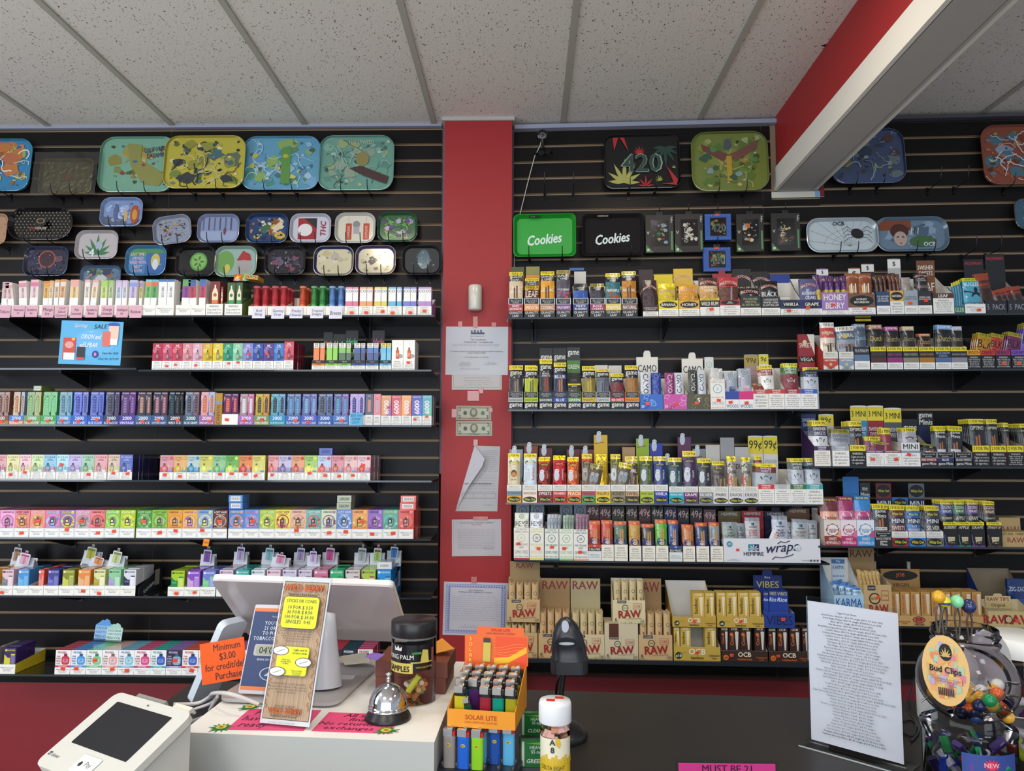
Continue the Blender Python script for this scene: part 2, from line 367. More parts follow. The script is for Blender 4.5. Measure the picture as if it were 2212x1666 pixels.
# ---------------------------------------------------------------- shelves: name, side, x0,x1 px, y px of the top front edge, depth, label
SH = {}
def shelf(key,sd,x0,x1,y,n,label,br,thick=.006):
    xm = (max(x0,0)+min(x1,2212))/2; z = pix(sd,xm,y,n)[1]
    u0 = pix(sd,x0,y,n)[0]; u1 = pix(sd,x1,y,n)[0]
    m = M(); m.box(0,u1-u0,-n,-.001,-thick,0,'#17171a','shelfblack'); m.box(0,u1-u0,-n-.002,-n,-thick-.001,.0005,'#2b3138','shelfblack')
    P = wp(sd,u0,0,z-.0003); o = m.build('shelf',loc=P,rz=sd.a,label=label,cat='shelf')
    for bx in br:
        ub = pix(sd,bx,y,.15)[0]-u0; b = M()
        pts = [(-.001,-thick-.0005),(-n*.86,-thick-.0005),(-n*.86,-thick-.008),(-.02,-.062),(-.001,-.062)]
        T = lambda a,c,k: (ub+k,a,c)
        b.ext(pts,0,.004,'#101012','plastic',T); b.box(ub-.008,ub+.012,-.004,-.001,-.07,-thick-.0005,'#101012')
        b.build('bracket',o)
    SH[key] = (sd,z,n); return o
shelf('A',L_,-80,937,681.5,.25,'long black shelf under the small rolling trays, left of the red column',[40,195,430,780])
shelf('B0',L_,-80,295,795.5,.25,'short empty black shelf directly below the blue spring sale poster',[150])
shelf('B',L_,299,932,799,.25,'black shelf holding bottle-print boxes and neon pouches, right of the sale poster',[425,785])
shelf('C',L_,-80,932,918,.25,'black shelf holding the long row of glossy dark blue and purple cartons',[138,410,780])
shelf('D',L_,-80,932,1037.5,.25,'black shelf holding pastel square boxes with white warning panels',[120,416,800])
shelf('E',L_,-80,930,1163,.25,'black shelf holding pink, green and yellow boxes in a long row',[115,420,785])
shelf('F',L_,-80,930,1289,.25,'black shelf holding cartons with curled white header flaps',[130,370,800])
shelf('G',L_,-80,930,1460,.27,'lowest black shelf on the left wall, above the red wall paint',[107,370])
shelf('RA',R_,1094,2330,681.5,.25,'top black shelf right of the red column, holding cigar cartons',[1150,1440,1760,2050])
shelf('RB',R_,1098,1768,884.5,.25,'black shelf holding black game cartons and camouflage cartons',[1150,1420,1700])
shelf('RB2',R_,1742,2330,798,.25,'black shelf at far right holding cartons with gold lettering',[1825,2100])
shelf('RC',R_,1092,1775,1088,.25,'black shelf holding rainbow coloured cartons with owl emblems',[1180,1420,1700])
shelf('RC2',R_,1740,2330,1008,.25,'black shelf at far right holding small cigar cartons with yellow price bands',[1830,2100])
shelf('RD',R_,1110,1792,1213.5,.25,'black shelf holding herbal wrap cartons and the wide white tray',[1200,1710])
shelf('RD2',R_,1768,2330,1181,.25,'black shelf at far right holding shield emblem and bearded face cartons',[1930,2150])
shelf('RE',R_,1098,1762,1428,.28,'lowest black shelf right of the red column, holding brown cone cartons',[1200,1680],.014)
shelf('RE2',R_,1795,2330,1354,.25,'black shelf behind the price sheet and the clip jar',[1900,2150])
# ================================================================ goods on the shelves
RNG = random.Random(7)
SHN = {'A': 'top left shelf','B': 'second left shelf','C': 'third left shelf','D': 'fourth left shelf','E': 'fifth left shelf','F': 'sixth left shelf',
       'G': 'lowest left shelf','RA': 'top right shelf','RB': 'second right shelf','RB2': 'far right second shelf','RC': 'third right shelf',
       'RC2': 'far right third shelf','RD': 'fourth right shelf','RD2': 'far right fourth shelf','RE': 'lowest right shelf','RE2': 'far right lowest shelf'}
USED = {}; CNT = {}; PREV = {}
def uniq(l):
    if l in USED:
        USED[l] += 1; return l + (', the next one along' if USED[l] == 2 else ', %s such one' % ORD[USED[l]-1])
    USED[l] = 1; return l
def fit(row,x0,x1,n,key='f'):
    """pixel span -> wall span; neighbours in one row never overlap"""
    sd,z,_ = SH[row]; y = {'RE': 1420}.get(row,833 + (CAMZ-z)*480)
    a = pix(sd,x0,y,n)[0]; b = pix(sd,x1,y,n)[0]
    p = PREV.get((row,key))
    if p is not None and a < p+.0004 and b > p+.01: a = p+.0004
    PREV[(row,key)] = b; return a,b
def hpx(row,x,ytop,n,z=None):
    sd,zs,_ = SH[row]; return pix(sd,x,ytop,n)[1] - (zs if z is None else z)
def lab(row,what,say=None,key='i'):
    k = (row,key); CNT[k] = CNT.get(k,0)+1
    s = ' lettered %s' % say if say else ''
    return uniq('%s%s, %s along the %s' % (what,s,ORD[CNT[k]-1],SHN[row]))
def device(m,F,cx,cy,w,h,col,kind='bar'):
    d = shade(col,.55)
    if kind == 'bar': m.poly(F,[(cx+a,cy+b) for a,b in rrect(w,h*.86,w*.3,2)],col); m.rect(F,cx-w*.18,cy+h*.42,cx+w*.18,cy+h*.5,d)
    elif kind == 'bottle':
        m.poly(F,[(cx+a,cy-h*.08+b) for a,b in rrect(w,h*.72,w*.28,2)],col); m.rect(F,cx-w*.2,cy+h*.26,cx+w*.2,cy+h*.48,d)
        m.poly(F,[(cx+a,cy-h*.1+b) for a,b in rrect(w*.7,h*.3,w*.1,1)],shade(col,1.35))
    elif kind == 'pod':
        m.poly(F,[(cx+a,cy-h*.06+b) for a,b in rrect(w,h*.78,w*.16,2)],'#26262a'); m.rect(F,cx-w*.22,cy+h*.33,cx+w*.16,cy+h*.5,'#55555c')
        m.rect(F,cx-w*.36,cy-h*.38,cx+w*.36,cy-h*.14,col); m.rect(F,cx+w*.28,cy-h*.35,cx+w*.44,cy+h*.28,'#a8a8a4')
        m.rect(F,cx-w*.3,cy-h*.04,cx+w*.1,cy+h*.22,shade(col,1.3))
CART = {}; HQ = []
def vape_face(m,F,k,c,c2,ink):
    w,h = F.w,F.h
    if k in ('elf','bc'):
        p = h*.315
        m.rect(F,0,p,w,h,c,'gloss'); m.rect(F,0,p,w,p+h*.2,c2,'gloss')
        m.txt(F,'E L F B A R' if k == 'elf' else 'BC5000',w*(.5 if k == 'elf' else .36),h*.90,h*.06,ink,w*(.8 if k == 'elf' else .55),.01)
        m.txt(F,'BC5000\nDISPOSABLE' if k == 'elf' else 'RECHARGEABLE\nDEVICE',w*(.5 if k == 'elf' else .34),h*.80,h*.075,ink,w*.6)
        device(m,F,w*.33,h*.5,w*.36,h*.36,shade(c,.78) if k == 'elf' else c2,'bottle'); m.rect(F,w*.3,p+.001,w*.36,p+h*.1,shade(c2,1.4))
        for i in range(3): m.rect(F,w*(.62+.1*i),p+h*.06,w*(.66+.1*i),p+h*(.3 if i < 2 else .22),shade(c,1.5))
        if k == 'bc': m.ell(F,w*.82,h*.88,w*.13,w*.13,c2 if c2 != c else '#3a78d8'); m.rect(F,w*.62,p+.0015,w*.92,p+h*.08,'#4a9ae0')
        else: m.rect(F,w*.62,p+.001,w*.9,p+h*.07,'#e8e6f0')
        m.rect(F,0,0,w,p,'#f1efe8'); m.line(F,[(w*.03,h*.01),(w*.97,h*.01),(w*.97,p-h*.012),(w*.03,p-h*.012),(w*.03,h*.01)],.0005,'#333'); m.txt(F,WARN,w/2,p/2,p*.8,'#222',w*.86)
    elif k == 'orion':
        p = h*.34
        m.rect(F,0,p,w,h,c,'gloss'); m.ell(F,w*.5,h*.6,w*.42,w*.42,c2); m.ell(F,w*.5,h*.6,w*.35,w*.35,shade(c,1.12))
        for i in range(5):
            a = RNG.uniform(0,6.28); m.ell(F,w*.5+w*.38*math.cos(a),h*.56+w*.32*math.sin(a),w*.09,w*.07,shade(c2,RNG.choice((.75,1.3))),rot=a)
        m.txt(F,'ORION!' if ink[-1] != '~' else 'LOST VAPE',w*(.4 if ink[-1] != '~' else .5),h*.92,h*.065,ink.strip('~'),w*(.6 if ink[-1] != '~' else .84),.02,shear=.15)
        if ink[-1] == '~': m.txt(F,'ORION 7500',w*.5,h*.845,h*.045,ink.strip('~'),w*.6)
        else: m.ell(F,w*.83,h*.92,w*.11,w*.09,shade(c2,1.3)); m.txt(F,'7500',w*.83,h*.92,h*.03,'#222')
        device(m,F,w*.5,h*.575,w*.34,h*.33,c2,'pod'); m.txt(F,'DISPOSABLE 5% NICOTINE',w*.5,p+h*.035,h*.03,ink.strip('~'),w*.8)
        m.rect(F,0,0,w,p,'#efeee9'); m.line(F,[(w*.05,h*.02),(w*.95,h*.02),(w*.95,p-h*.02),(w*.05,p-h*.02),(w*.05,h*.02)],.0006,'#8a8a8a'); m.txt(F,WARN2,w/2,p/2,p*.6,'#222',w*.8)
    elif k == 'pk':
        p = h*.29
        bgc = '#1c2034' if ink[-1] == '~' else '#ecebea'; i2 = ink.strip('~')
        m.rect(F,0,p,w,h,bgc); m.txt(F,'PK5000',w*.42,h*.91,h*.08,i2,w*.7,.05)
        m.txt(F,'5000\nPUFFS\nMESH\nCOIL',w*.2,h*.6,h*.36,i2,w*.3,.03); device(m,F,w*.66,h*.62,w*.52,h*.5,c,'bottle'); m.txt(F,'pk',w*.66,h*.58,h*.09,shade(c,.4),None,.02)
        m.rect(F,0,p,w,p+h*.08,c2); m.txt(F,'DISPOSABLE',w*.5,p+h*.04,h*.045,'#fff',w*.7,.02)
        m.rect(F,0,0,w,p,'#eeedea'); m.txt(F,WARN2,w/2,p*.5,p*.66,'#333',w*.84)
    elif k == 'hs':
        p = h*.33
        m.rect(F,0,p,w,h,c,'gloss'); m.ell(F,w*.3,h*.72,w*.3,w*.26,shade(c,1.25)); m.ell(F,w*.72,h*.46,w*.26,w*.2,shade(c,.7))
        m.txt(F,'HS',w*.5,h*.91,h*.07,'#f4efe8',None,.05); m.txt(F,'MAX 5000',w*.5,h*.84,h*.035,'#f4efe8'); device(m,F,w*.5,h*.55,w*.3,h*.42,c2,'bottle')
        m.rect(F,0,0,w,p,'#efede6'); m.txt(F,WARN,w/2,p/2,p*.8,'#222',w*.84)
    elif k == 'tall':
        p = h*.31
        m.rect(F,0,p,w,h,c,'gloss'); m.poly(F,[(w*.5,p),(w,p),(w,h*.9),(w*.75,h*.6)],c2,'gloss'); m.txt(F,'6000',w*.5,h*.6,w*.5,'#f0e4e8',h*.45,.04,rot=PI/2)
        m.txt(F,'SMOOTH',w*.5,h*.94,h*.045,'#f0e4e8',w*.8,.02); m.rect(F,0,0,w,p,'#e8e6e2'); m.txt(F,WARN,w/2,p/2,p*.8,'#222',w*.84)
    elif k == 'slimw':
        p = h*.32
        m.rect(F,0,p,w,h,c,'gloss'); device(m,F,w*.5,h*.62,w*.4,h*.46,c2,'bar'); m.txt(F,'BAR',w*.5,h*.93,h*.035,'#e8e0ea'); m.rect(F,0,0,w,p,'#e4e2de'); m.txt(F,WARN,w/2,p/2,p*.8,'#222',w*.84)
def vape_box(row,x0,x1,ytop,k,c,c2,ink='#fff',d=.026,behind=0,st=None,side=None,n=None,what='vape box'):
    sd,z,nn = SH[row]; n = n or nn-.004; a,b = fit(row,x0,x1,n,'f'); w = b-a; h = hpx(row,(x0+x1)/2,ytop,n)
    m = M(); m.box(-w/2,w/2,.0006,d,0,h,side or c,'gloss',top=shade(side or c,1.05))
    vape_face(m,Face((-w/2,0,0),(1,0,0),(0,0,1),w,h),k,c,c2,ink)
    m.box(-w/2,w/2,.0002,.0006,0,h,side or c)
    L = lab(row,'%s %s' % (cname(c),what)); o = m.build('vape_box',loc=wp(sd,(a+b)/2,n,z),rz=sd.a,label=L,cat='box',group='boxes in rows on the %s' % SHN[row])
    if st is None: st = RNG.random() < .6
    if st: sticker(o,RNG.uniform(-.2,.2)*w,-.0036,h*RNG.uniform(.14,.3) if RNG.random() < .75 else h*.6,.3*w,RNG)
    for i in range(behind):
        q = o.copy(); COL.objects.link(q); q.location = wp(sd,(a+b)/2+RNG.uniform(-.0008,.0008),n-(d+.001)*(i+1),z)
        q['label'] = '%s vape box queued behind the %s front box, %s' % (cname(c),ORD[CNT[(row,'i')]-1],SHN[row]); q['group'] = 'queued boxes behind box %s of the %s' % (ORD[CNT[(row,'i')]-1],SHN[row])
    return o
def carton(row,x0,x1,ylip,spec,out,yback=None,d=.12,inner='#ece8df',header=None,say=None,n=None,lean=.02,slope=1.,z=None,name='display_carton',st=False,what='display carton',key='f',back=True):
    """open shelf carton: low printed front, sloping sides, taller back, optional header card"""
    sd,zs,nn = SH[row]; n = n or nn-.003; z = zs if z is None else z; a,b = fit(row,x0,x1,n,key); w = b-a; hl = hpx(row,(x0+x1)/2,ylip,n,z)
    hb = hpx(row,(x0+x1)/2,yback,n-d,z) if yback else hl*1.5
    if row in ('RB','RC','RD') and x1 > 1735: hb = min(hb,SH[row+'2'][1]-z-.012)
    t = .0011; m = M(); x = w/2
    m.box(-x,x,0,t,0,hl,out,top=inner); m.add([(-x,t,.0005),(x,t,.0005),(x,t,hl),(-x,t,hl)],[(3,2,1,0)],inner)
    for s in (-1,1):
        pts = [(0,0),(d,0),(d,hb*slope),(d*.55,hl+(hb*slope-hl)*.5),(t,hl)]
        T = (lambda p,q,k,s=s: (s*(x-k),p,q))
        m.ext(pts,0,t,out,T=T); T2 = (lambda p,q,k,s=s: (s*(x-t-.0002-k),p,q)); m.ext(pts,0,.0002,inner,T=T2)
    m.box(-x,x,t,d,0,t,inner)
    if back: m.box(-x,x,d-t,d,0,hb,inner,top=out)
    F = Face((-x,0,0),(1,0,0),(0,0,1),w,hl); bands(m,F,spec)
    col = cname(out); L = lab(row,'%s %s' % (col,what),say,'c')
    o = m.build(name,loc=wp(sd,(a+b)/2,n,z),rz=sd.a,label=L,cat='carton',group='cartons along the %s' % SHN[row])
    rec = dict(o=o,row=row,a=a,b=b,n=n,z=z,hl=hl,hb=hb,d=d,ylip=ylip,i=CNT[(row,'c')],xm=(x0+x1)/2); CART.setdefault(row,[]).append(rec)
    if header: HQ.append((rec,header))
    if st: sticker(o,RNG.uniform(-.2,.2)*w,-.0036,hl*RNG.uniform(.25,.6),min(.016,.35*w),RNG)
    return rec
def flush_headers():
    """stand every header card in the carton whose back it rises from"""
    taken = set()
    for rec,header in HQ:
        sd = SH[rec['row']][0]; d,n,z = rec['d'],rec['n'],rec['z']
        hy0,hx0,hx1,hspec,hcol = header[:5]; sh = header[5] if len(header) > 5 else None; nh = n-d+.001
        ua,ub = pix(sd,hx0,hy0,nh)[0],pix(sd,hx1,hy0,nh)[0]; zt = pix(sd,(hx0+hx1)/2,hy0,nh)[1]-z
        best = sorted((c for c in CART[rec['row']] if id(c) not in taken and abs(c['z']-z) < .02),key=lambda c: abs((c['a']+c['b']-ua-ub)/2))
        up = {'RD': 'RC','RD2': 'RC2','RC': 'RB','RC2': 'RB2','RB': 'RA','RB2': 'RA','RE': 'RD','RE2': 'RD2','B': 'A'}.get(rec['row'])
        if up: zt = min(zt,SH[up][1]-.012-z)
        if rec['row'] in ('RB','RC','RD') and hx1 > 1715: zt = min(zt,SH[rec['row']+'2'][1]-.012-z)
        if rec['row'] in ('RB2','RC2','RD2') and hx0 < 1790: zt = min(zt,SH[rec['row'][:2].replace('B','A').replace('C','B').replace('D','C')][1]-.012-z)
        c = best[0]; taken.add(id(c)); d = c['d']; cx = (c['a']+c['b'])/2; W = min(ub-ua,c['b']-c['a']-.0008); m0 = min(max((ua+ub)/2,c['a']+.0004+W/2),c['b']-.0004-W/2)-cx
        ha,hb2 = m0-W/2,m0+W/2; zb = max(min(c['hb']*.6,zt-.03),.002); H = zt-zb; hm = M()
        if sh == 'round': out_ = [(ha,zb),(hb2,zb)]+[(m0+p,zt-min(W*.12,H*.3)+q) for p,q in [(W/2*max(-1,min(1,1.5*math.cos(i*PI/12))),min(W*.12,H*.3)*math.sin(i*PI/12)) for i in range(13)]]
        elif sh == 'tab': out_ = [(ha,zb),(hb2,zb),(hb2,zt-H*.16),(ha+W*.68,zt-H*.16),(ha+W*.66,zt-H*.05),(ha+W*.6,zt),(ha+W*.4,zt),(ha+W*.34,zt-H*.05),(ha+W*.32,zt-H*.16),(ha,zt-H*.16)]
        elif sh == 'owl': out_ = [(ha,zb),(hb2,zb),(hb2,zt-.016),(ha+W*.52,zt-.016),(ha+W*.48,zt-.004),(ha+W*.36,zt),(ha+W*.24,zt-.004),(ha+W*.2,zt-.016),(ha,zt-.016)]
        else: out_ = [(ha,zb),(hb2,zb),(hb2,zt),(ha,zt)]
        y0 = d-.004; hm.ext(out_,0,.0012,hcol,T=lambda p,q,k: (p,y0-k,q)); FF = Face((ha,y0-.0013,zb),(1,0,0),(0,0,1),W,H-(.016 if sh == 'owl' else H*.16 if sh == 'tab' else min(W*.12,H*.3)*.8 if sh == 'round' else 0))
        bands(hm,FF,hspec)
        if sh == 'owl': hm.k = 0; owl(hm,FF,W*.36,FF.h-.012,min(.055,H*.9),'#c3ccd4')
        hm.build('header_card',c['o'])
POUCHN = {}
def pouch(c,x0,x1,ytop,spec,mt='pouch',puff=.006,dn=.014,roll=0,lean=-.06,behind=1,what='foil pouch',flat=False,say=None,dz=.002,copies_step=.0128,art=None):
    """flexible packet standing in carton c; spec prints the part that shows above the carton's lip"""
    sd = SH[c['row']][0]; n = c['n']-dn; z = c['z']+dz
    ua = pix(sd,x0,ytop,n)[0]; ub = pix(sd,x1,ytop,n)[0]
    if not roll: ua,ub = max(ua,c['a']+.0024),min(ub,c['b']-.0024)
    if ub-ua < .006: ua,ub = c['a']+.002,c['b']-.002
    w = ub-ua; H = pix(sd,(x0+x1)/2,ytop,n)[1]-z; hv = max(H-(c['hl']-dz)-.0,.004); y0 = H-hv
    y0 = max(0,y0-.002); hv = H-y0
    warp = (lambda u,v: 0) if flat else (lambda u,v: puff*(max(0,math.sin(PI*min(max(u,0),1)))**.6)*min(1,max(0,(H-(y0+v*hv))/(H*.22))))
    m = M(); cols = [b.split(';')[1] for b in spec.split('|') if len(b.split(';')) > 1 and b.split(';')[1]]; big = max((float(b.split(';')[0]),b.split(';')[1]) for b in spec.split('|') if len(b.split(';')) > 1)[1] or '#888'
    base = cols[-1] if cols else '#888'; NX,NY = (1,1) if flat else (7,9)
    if flat: m.box(-w/2,w/2,0,puff*2,0,H,base,mt)
    else:
        vs = [(-w/2+w*i/NX,-(puff*(math.sin(PI*i/NX)**.6 if 0 < i < NX else 0)*min(1,max(0,(H-H*j/NY)/(H*.22)))),H*j/NY) for j in range(NY+1) for i in range(NX+1)]
        bk = [(a,-b*.8+.0006,d) for a,b,d in vs]; q = [(j*(NX+1)+i,j*(NX+1)+i+1,(j+1)*(NX+1)+i+1,(j+1)*(NX+1)+i) for j in range(NY) for i in range(NX)]
        m.add(vs,q,base,mt,True); m.add(bk,[f[::-1] for f in q],base,mt,True)
    F = Face((-w/2,0,y0),(1,0,0),(0,0,1),w,hv,None if flat else warp)
    if not flat: F.k = 1
    bands(m,F,spec,mt)
    if art: art(m,F)
    k = (c['row'],c['i'],c['a']); POUCHN[k] = POUCHN.get(k,0)+1; j = POUCHN[k]
    s = (' lettered %s' % say) if say else ''
    L = uniq('%s %s%s%s in the %s carton, %s' % (cname(big),what,s,'' if j == 1 else (', %s one,' % ORD[j-1]),ORD[c['i']-1],SHN[c['row']]))
    o = m.build(what.replace(' ','_'),loc=wp(sd,(ua+ub)/2,n,z),rot=(lean,roll,sd.a),label=L,cat='pouch' if 'pouch' in what else 'packet',group='packets on the %s' % SHN[c['row']])
    if roll or lean: o.rotation_mode = 'YXZ' if 0 else 'XYZ'
    for i in range(behind):
        q = o.copy(); COL.objects.link(q); q.location = wp(sd,(ua+ub)/2+RNG.uniform(-.0006,.0006),n-copies_step*(i+1),z+RNG.uniform(0,.002))
        q['label'] = '%s packed deep in the %s carton, %s' % (cname(big)+' '+what,ORD[c['i']-1],SHN[c['row']]); q['group'] = 'packed behind in carton %s of the %s' % (ORD[c['i']-1],SHN[c['row']])
    return o
def note(text,col,sd,px0,px1,py0,py1,n,label,ink='#222',rot=0,name='sticky_note',group=None,bold=.0):
    a,zt = pix(sd,px0,py0,n); b,_ = pix(sd,px1,py0,n); _,zb = pix(sd,px0,py1,n); w,h = b-a,zt-zb
    m = M(); NV = 5; vs = [((i-.5)*w,(-.004*(1-j/NV)**2),j/NV*h) for j in range(NV+1) for i in (0,1)]
    m.add(vs,[(2*j,2*j+1,2*j+3,2*j+2) for j in range(NV)],col,'matte'); m.add([(a_,b_+.0003,c_) for a_,b_,c_ in vs],[(2*j+2,2*j+3,2*j+1,2*j) for j in range(NV)],col,'matte')
    F = Face((-w/2,-.0003,0),(1,0,0),(0,0,1),w,h,lambda u,v: .004*(1-min(max(v,0),1))**2); m.txt(F,text,w/2,h/2,h*(.36 if '\n' not in text else .62 if text.count('\n') == 1 else .8),ink,w*.84,bold,shear=.1)
    return m.build(name,loc=wp(sd,(a+b)/2,n,zb),rot=(0,rot,sd.a),label=label,cat='note',group=group)
def crop(x0,y0,s): return (lambda v: x0+v/s),(lambda v: y0+v/s)
# ================================================================ left wall goods
X,Y = crop(0,580,4.608)
PN = '#e0aebb'
def wlip(sp='W2'): return '100;#f0ede4;%s;#222' % sp
esc = lambda top,bg,bg2=None,ink='#2a2228': '10;%s|16;%s;|44;%s;ESCO BARS;%s;v|30;#f1eee6;' % (top,bg,bg2 or bg,ink)
rows = [  # carton x0,x1, note, slims (x0,x1,top,roll,topcol,bg,bg2)
 (-60,112,'Tobacco',[(28,92,135,0,'#c9a4a8','#caa0a2','#d8b8b4')]),
 (120,250,'Watermelon\nIce',[(105,172,140,-.16,'#e8d0c8','#d8a0a4','#e4c4bc')]),
 (252,402,'Strawberry\nIce',[(215,292,122,-.08,'#e6c0c0','#d890a0','#ecd0cc'),(310,398,112,0,'#e8b4b8','#d87a98','#eccfd0')]),
 (412,546,'Mango\nIce',[(440,492,125,0,'#d88a38','#e09a48','#e8b468'),(496,545,120,0,'#e0a468','#e8b070','#ecd4a8')]),
 (549,688,'Cool\nSalted\nCaramel',[(549,593,112,0,'#e0a060','#ecdccc','#e8c8a8'),(596,650,108,.03,'#e08a40','#e8d4c0','#e8b080')]),
 (697,832,'Pink\nLemonade',[(705,788,112,0,'#e8a890','#e8a8a0','#ecc890')]),
 (847,988,'Strawberry\nBanana',[(848,900,112,0,'#e0b4a8','#f0e0d4','#ecdcd0'),(905,962,112,.06,'#d8a8a8','#e8c8c4','#f0d8b0')]),
 (1002,1142,'Orange\nLimeade',[(1010,1072,118,0,'#a8c868','#a8cc5c','#c8d880'),(1088,1145,118,0,'#98c060','#a0c878','#b8d090')]),
 (1152,1284,'Bubblegum\nIce',[(1158,1215,118,0,'#c8b0d0','#d0bcd8','#c8d0dc'),(1222,1277,118,0,'#d0b8d4','#d4c0d4','#d8d4e0')]),
 (1287,1434,'Rainbow',[(1288,1362,116,.02,'#b8b4d8','#8c98d4','#c8b8d8'),(1394,1434,122,0,'#b0a0c8','#a884b4','#d8c468')]),
 (1437,1574,None,[(1440,1500,110,.04,'#78c0d0','#e08a4a','#7ab868'),(1502,1560,110,.05,'#68b0c8','#d86a48','#58a858')]),
 (1577,1752,None,[(1585,1667,108,0,'#4878b0','#eeece6','#eceae6'),(1672,1748,108,0,'#4878b0','#eeece6','#eceae6')]),
 (1772,1920,None,[(1815,1892,108,.02,'#5a9a58','#6aa060','#8a4a90')]),
 (1922,2064,None,[(1898,1972,112,-.06,'#38588c','#4a6498','#b84858'),(1990,2064,108,0,'#4868a4','#506ca4','#c04a60')]),
]
for a,b,nt,sl in rows:
    c = carton('A',X(a),X(b),Y(364),wlip() if not nt else '100;#efe6da;','#efe8dc',Y(330),d=.10,say=None)
    for k,(p,q,t,r,tc,bg_,bg2) in enumerate(sl):
        pouch(c,X(p),X(q),Y(t),esc(tc,bg_,bg2),'card',.0085,.004,roll=r,lean=0,behind=2,what='slim vape box',flat=True,copies_step=.019)
    if nt: note(nt,PN,L_,X(a)+2 if a > 0 else X(-4),min(X(b),X(a)+28) if a > 0 else X(110),Y(370),Y(RNG.choice((486,490,493))),.2515,'pink sticky note handwritten %s, hanging from a carton on the top left shelf' % nt.replace('\n',' '),group='pink sticky notes under the top left cartons')
X,Y = crop(460,580,4.424)
def bottle_art(col):
    def f(m,F):
        w,h = F.w,F.h; cx = w*.5
        m.poly(F,[(cx+a*.62*w,b*h) for a,b in ((-.5,.05),(.5,.05),(.5,.5),(.3,.66),(.14,.72),(.12,.86),(-.12,.86),(-.14,.72),(-.3,.66),(-.5,.5))],'#ead9b8'); m.rect(F,cx-w*.31,h*.05,cx+w*.31,h*.2,col); m.ell(F,cx,h*.42,w*.18,h*.08,shade(col,.8))
    return f
WK = '100;#efede4;WARNING:/Keep away from/children and pets.;#222'
for a,b,col,bg_,ps,say in ((-48,112,'#e07a30','#7a3028',((-20,70,125),(78,130,175)),None),(130,296,'#3a9a50','#3a5a30',((142,218,135),(224,302,135)),None)):
    c = carton('A',X(a),X(b),Y(340),WK,'#d8c8a8' if col[1] == 'e' else '#6a8038',Y(250),d=.16)
    for p,q,t in ps: pouch(c,X(p),X(q),Y(t),'100;%s;' % bg_,'gloss',.012,.004,lean=0,behind=3,what='bottle print box',flat=True,art=bottle_art(col),copies_step=.026)
# tipped-over pack lying on the bottle boxes
m = M(); m.box(-.03,.03,0,.07,0,.018,'#c89a38','gloss'); F = Face((-.03,0,0),(1,0,0),(0,0,1),.06,.018); m.txt(F,'DUTCH',.032,.009,.011,'#2a1c10',.05,.03)
q = pix(L_,548,611,.2); m.build('snack_pack',loc=wp(L_,q[0],.235,SH['A'][1]+hpx('A',X(220),Y(120),.2)),rot=(0,.12,0),label='gold pack lying tilted on top of the green bottle print boxes',cat='pack')
m = M()
for i,(cc,x) in enumerate((('#e0582c',-.034),('#58a83a',0.0))):
    F = Face((x,0,0),(1,0,.03),(0,.35,1),.034,.034); m.rect(F,0,0,.034,.034,cc); m.poly(F,[(.004,.012),(.016,.03),(.02,.02),(.03,.026),(.018,.008)],'#f0d840'); m.ell(F,.017,.006,.012,.006,'#a8c8d8')
    m.box(x,x+.034,.001,.0022,0,.004,cc)
m.build('folded_flyer',loc=wp(L_,pix(L_,521,605,.2)[0],.20,SH['A'][1]+hpx('A',520,Y(120),.2)),label='orange and green flyer card standing behind the gold pack',cat='card')
# tube boxes
def tubes(c,p,q,t,col,side='left'):
    sd = SH['A'][0]; n = c['n']-.018
    for k in range(3):
        ua,ub = pix(sd,X(p),Y(t),n)[0],pix(sd,X(q),Y(t),n)[0]; r = (ub-ua)/2; H = pix(sd,X(p),Y(t),n)[1]-c['z']-.002
        if k == 0:
            m = M(); m.lathe([(r,0),(r,H*.36)],col,'gloss',20); m.lathe([(r*.8,H*.36),(r*.8,H*.66),(r*.36,H*.8),(r*.32,H*.92)],shade(col,1.72),'plastic',16); m.lathe([(r*.82,H*.46),(r*.82,H*.54)],col,'gloss',16,cap=False)
            o = m.build('tube_pack',loc=wp(sd,(ua+ub)/2,n,c['z']+.002),label='%s %s tube pack in the %s carton on the top left shelf' % (side,cname(col),ORD[c['i']-1]),cat='tube',group='tube packs on the top left shelf')
            g = M(); g.lathe([(r*1.0,H*.36),(r*1.0,H*.93)],shade(col,1.2),'sleeve',20,cap=False); g.build('clear_sleeve',o)
            g = M(); g.lathe([(r*1.03,H*.93),(r*1.03,H),(0,H)],shade(col,1.25),'tinted',20,cap=False); g.build('tube_cap',o)
        else: copy_tree(o,wp(sd,(ua+ub)/2+.004*k,n-.034*k,c['z']+.002),label='%s tube pack behind the front in the %s carton, top left shelf' % (cname(col),ORD[c['i']-1]),group='tube packs behind in carton %s' % ORD[c['i']-1])
for a,b,nt,col,ts in ((357,536,'Red\nBang','#c8303c',((392,460),(475,543))),(540,712,'Gummy\nDrop','#d03a48',((566,634),(649,714))),(715,910,'Fruity\nHawaii','#dc6a38',((832,896),)),
                         (912,1090,'Tropical\nDelight','#48a858',((941,1002),(1021,1084))),(1092,1262,'Breeze','#78a8d8',((1114,1175),(1198,1258)))):
    c = carton('A',X(a),X(b),Y(362),'100;#efe9dc;;#222','#efe6d4',Y(285),d=.14)
    for k_,(p,q) in enumerate(ts): tubes(c,p,q,174,col,'single' if len(ts) < 2 else ('left','right')[k_])
    note(nt,'#dedce8',L_,X(a+22),X(min(a+145,b+20)),Y(372),Y(RNG.choice((478,482))),.2515,'white sticky note handwritten %s, hanging from a carton on the top left shelf' % nt.replace('\n',' '),group='white sticky notes under the tube pack cartons')
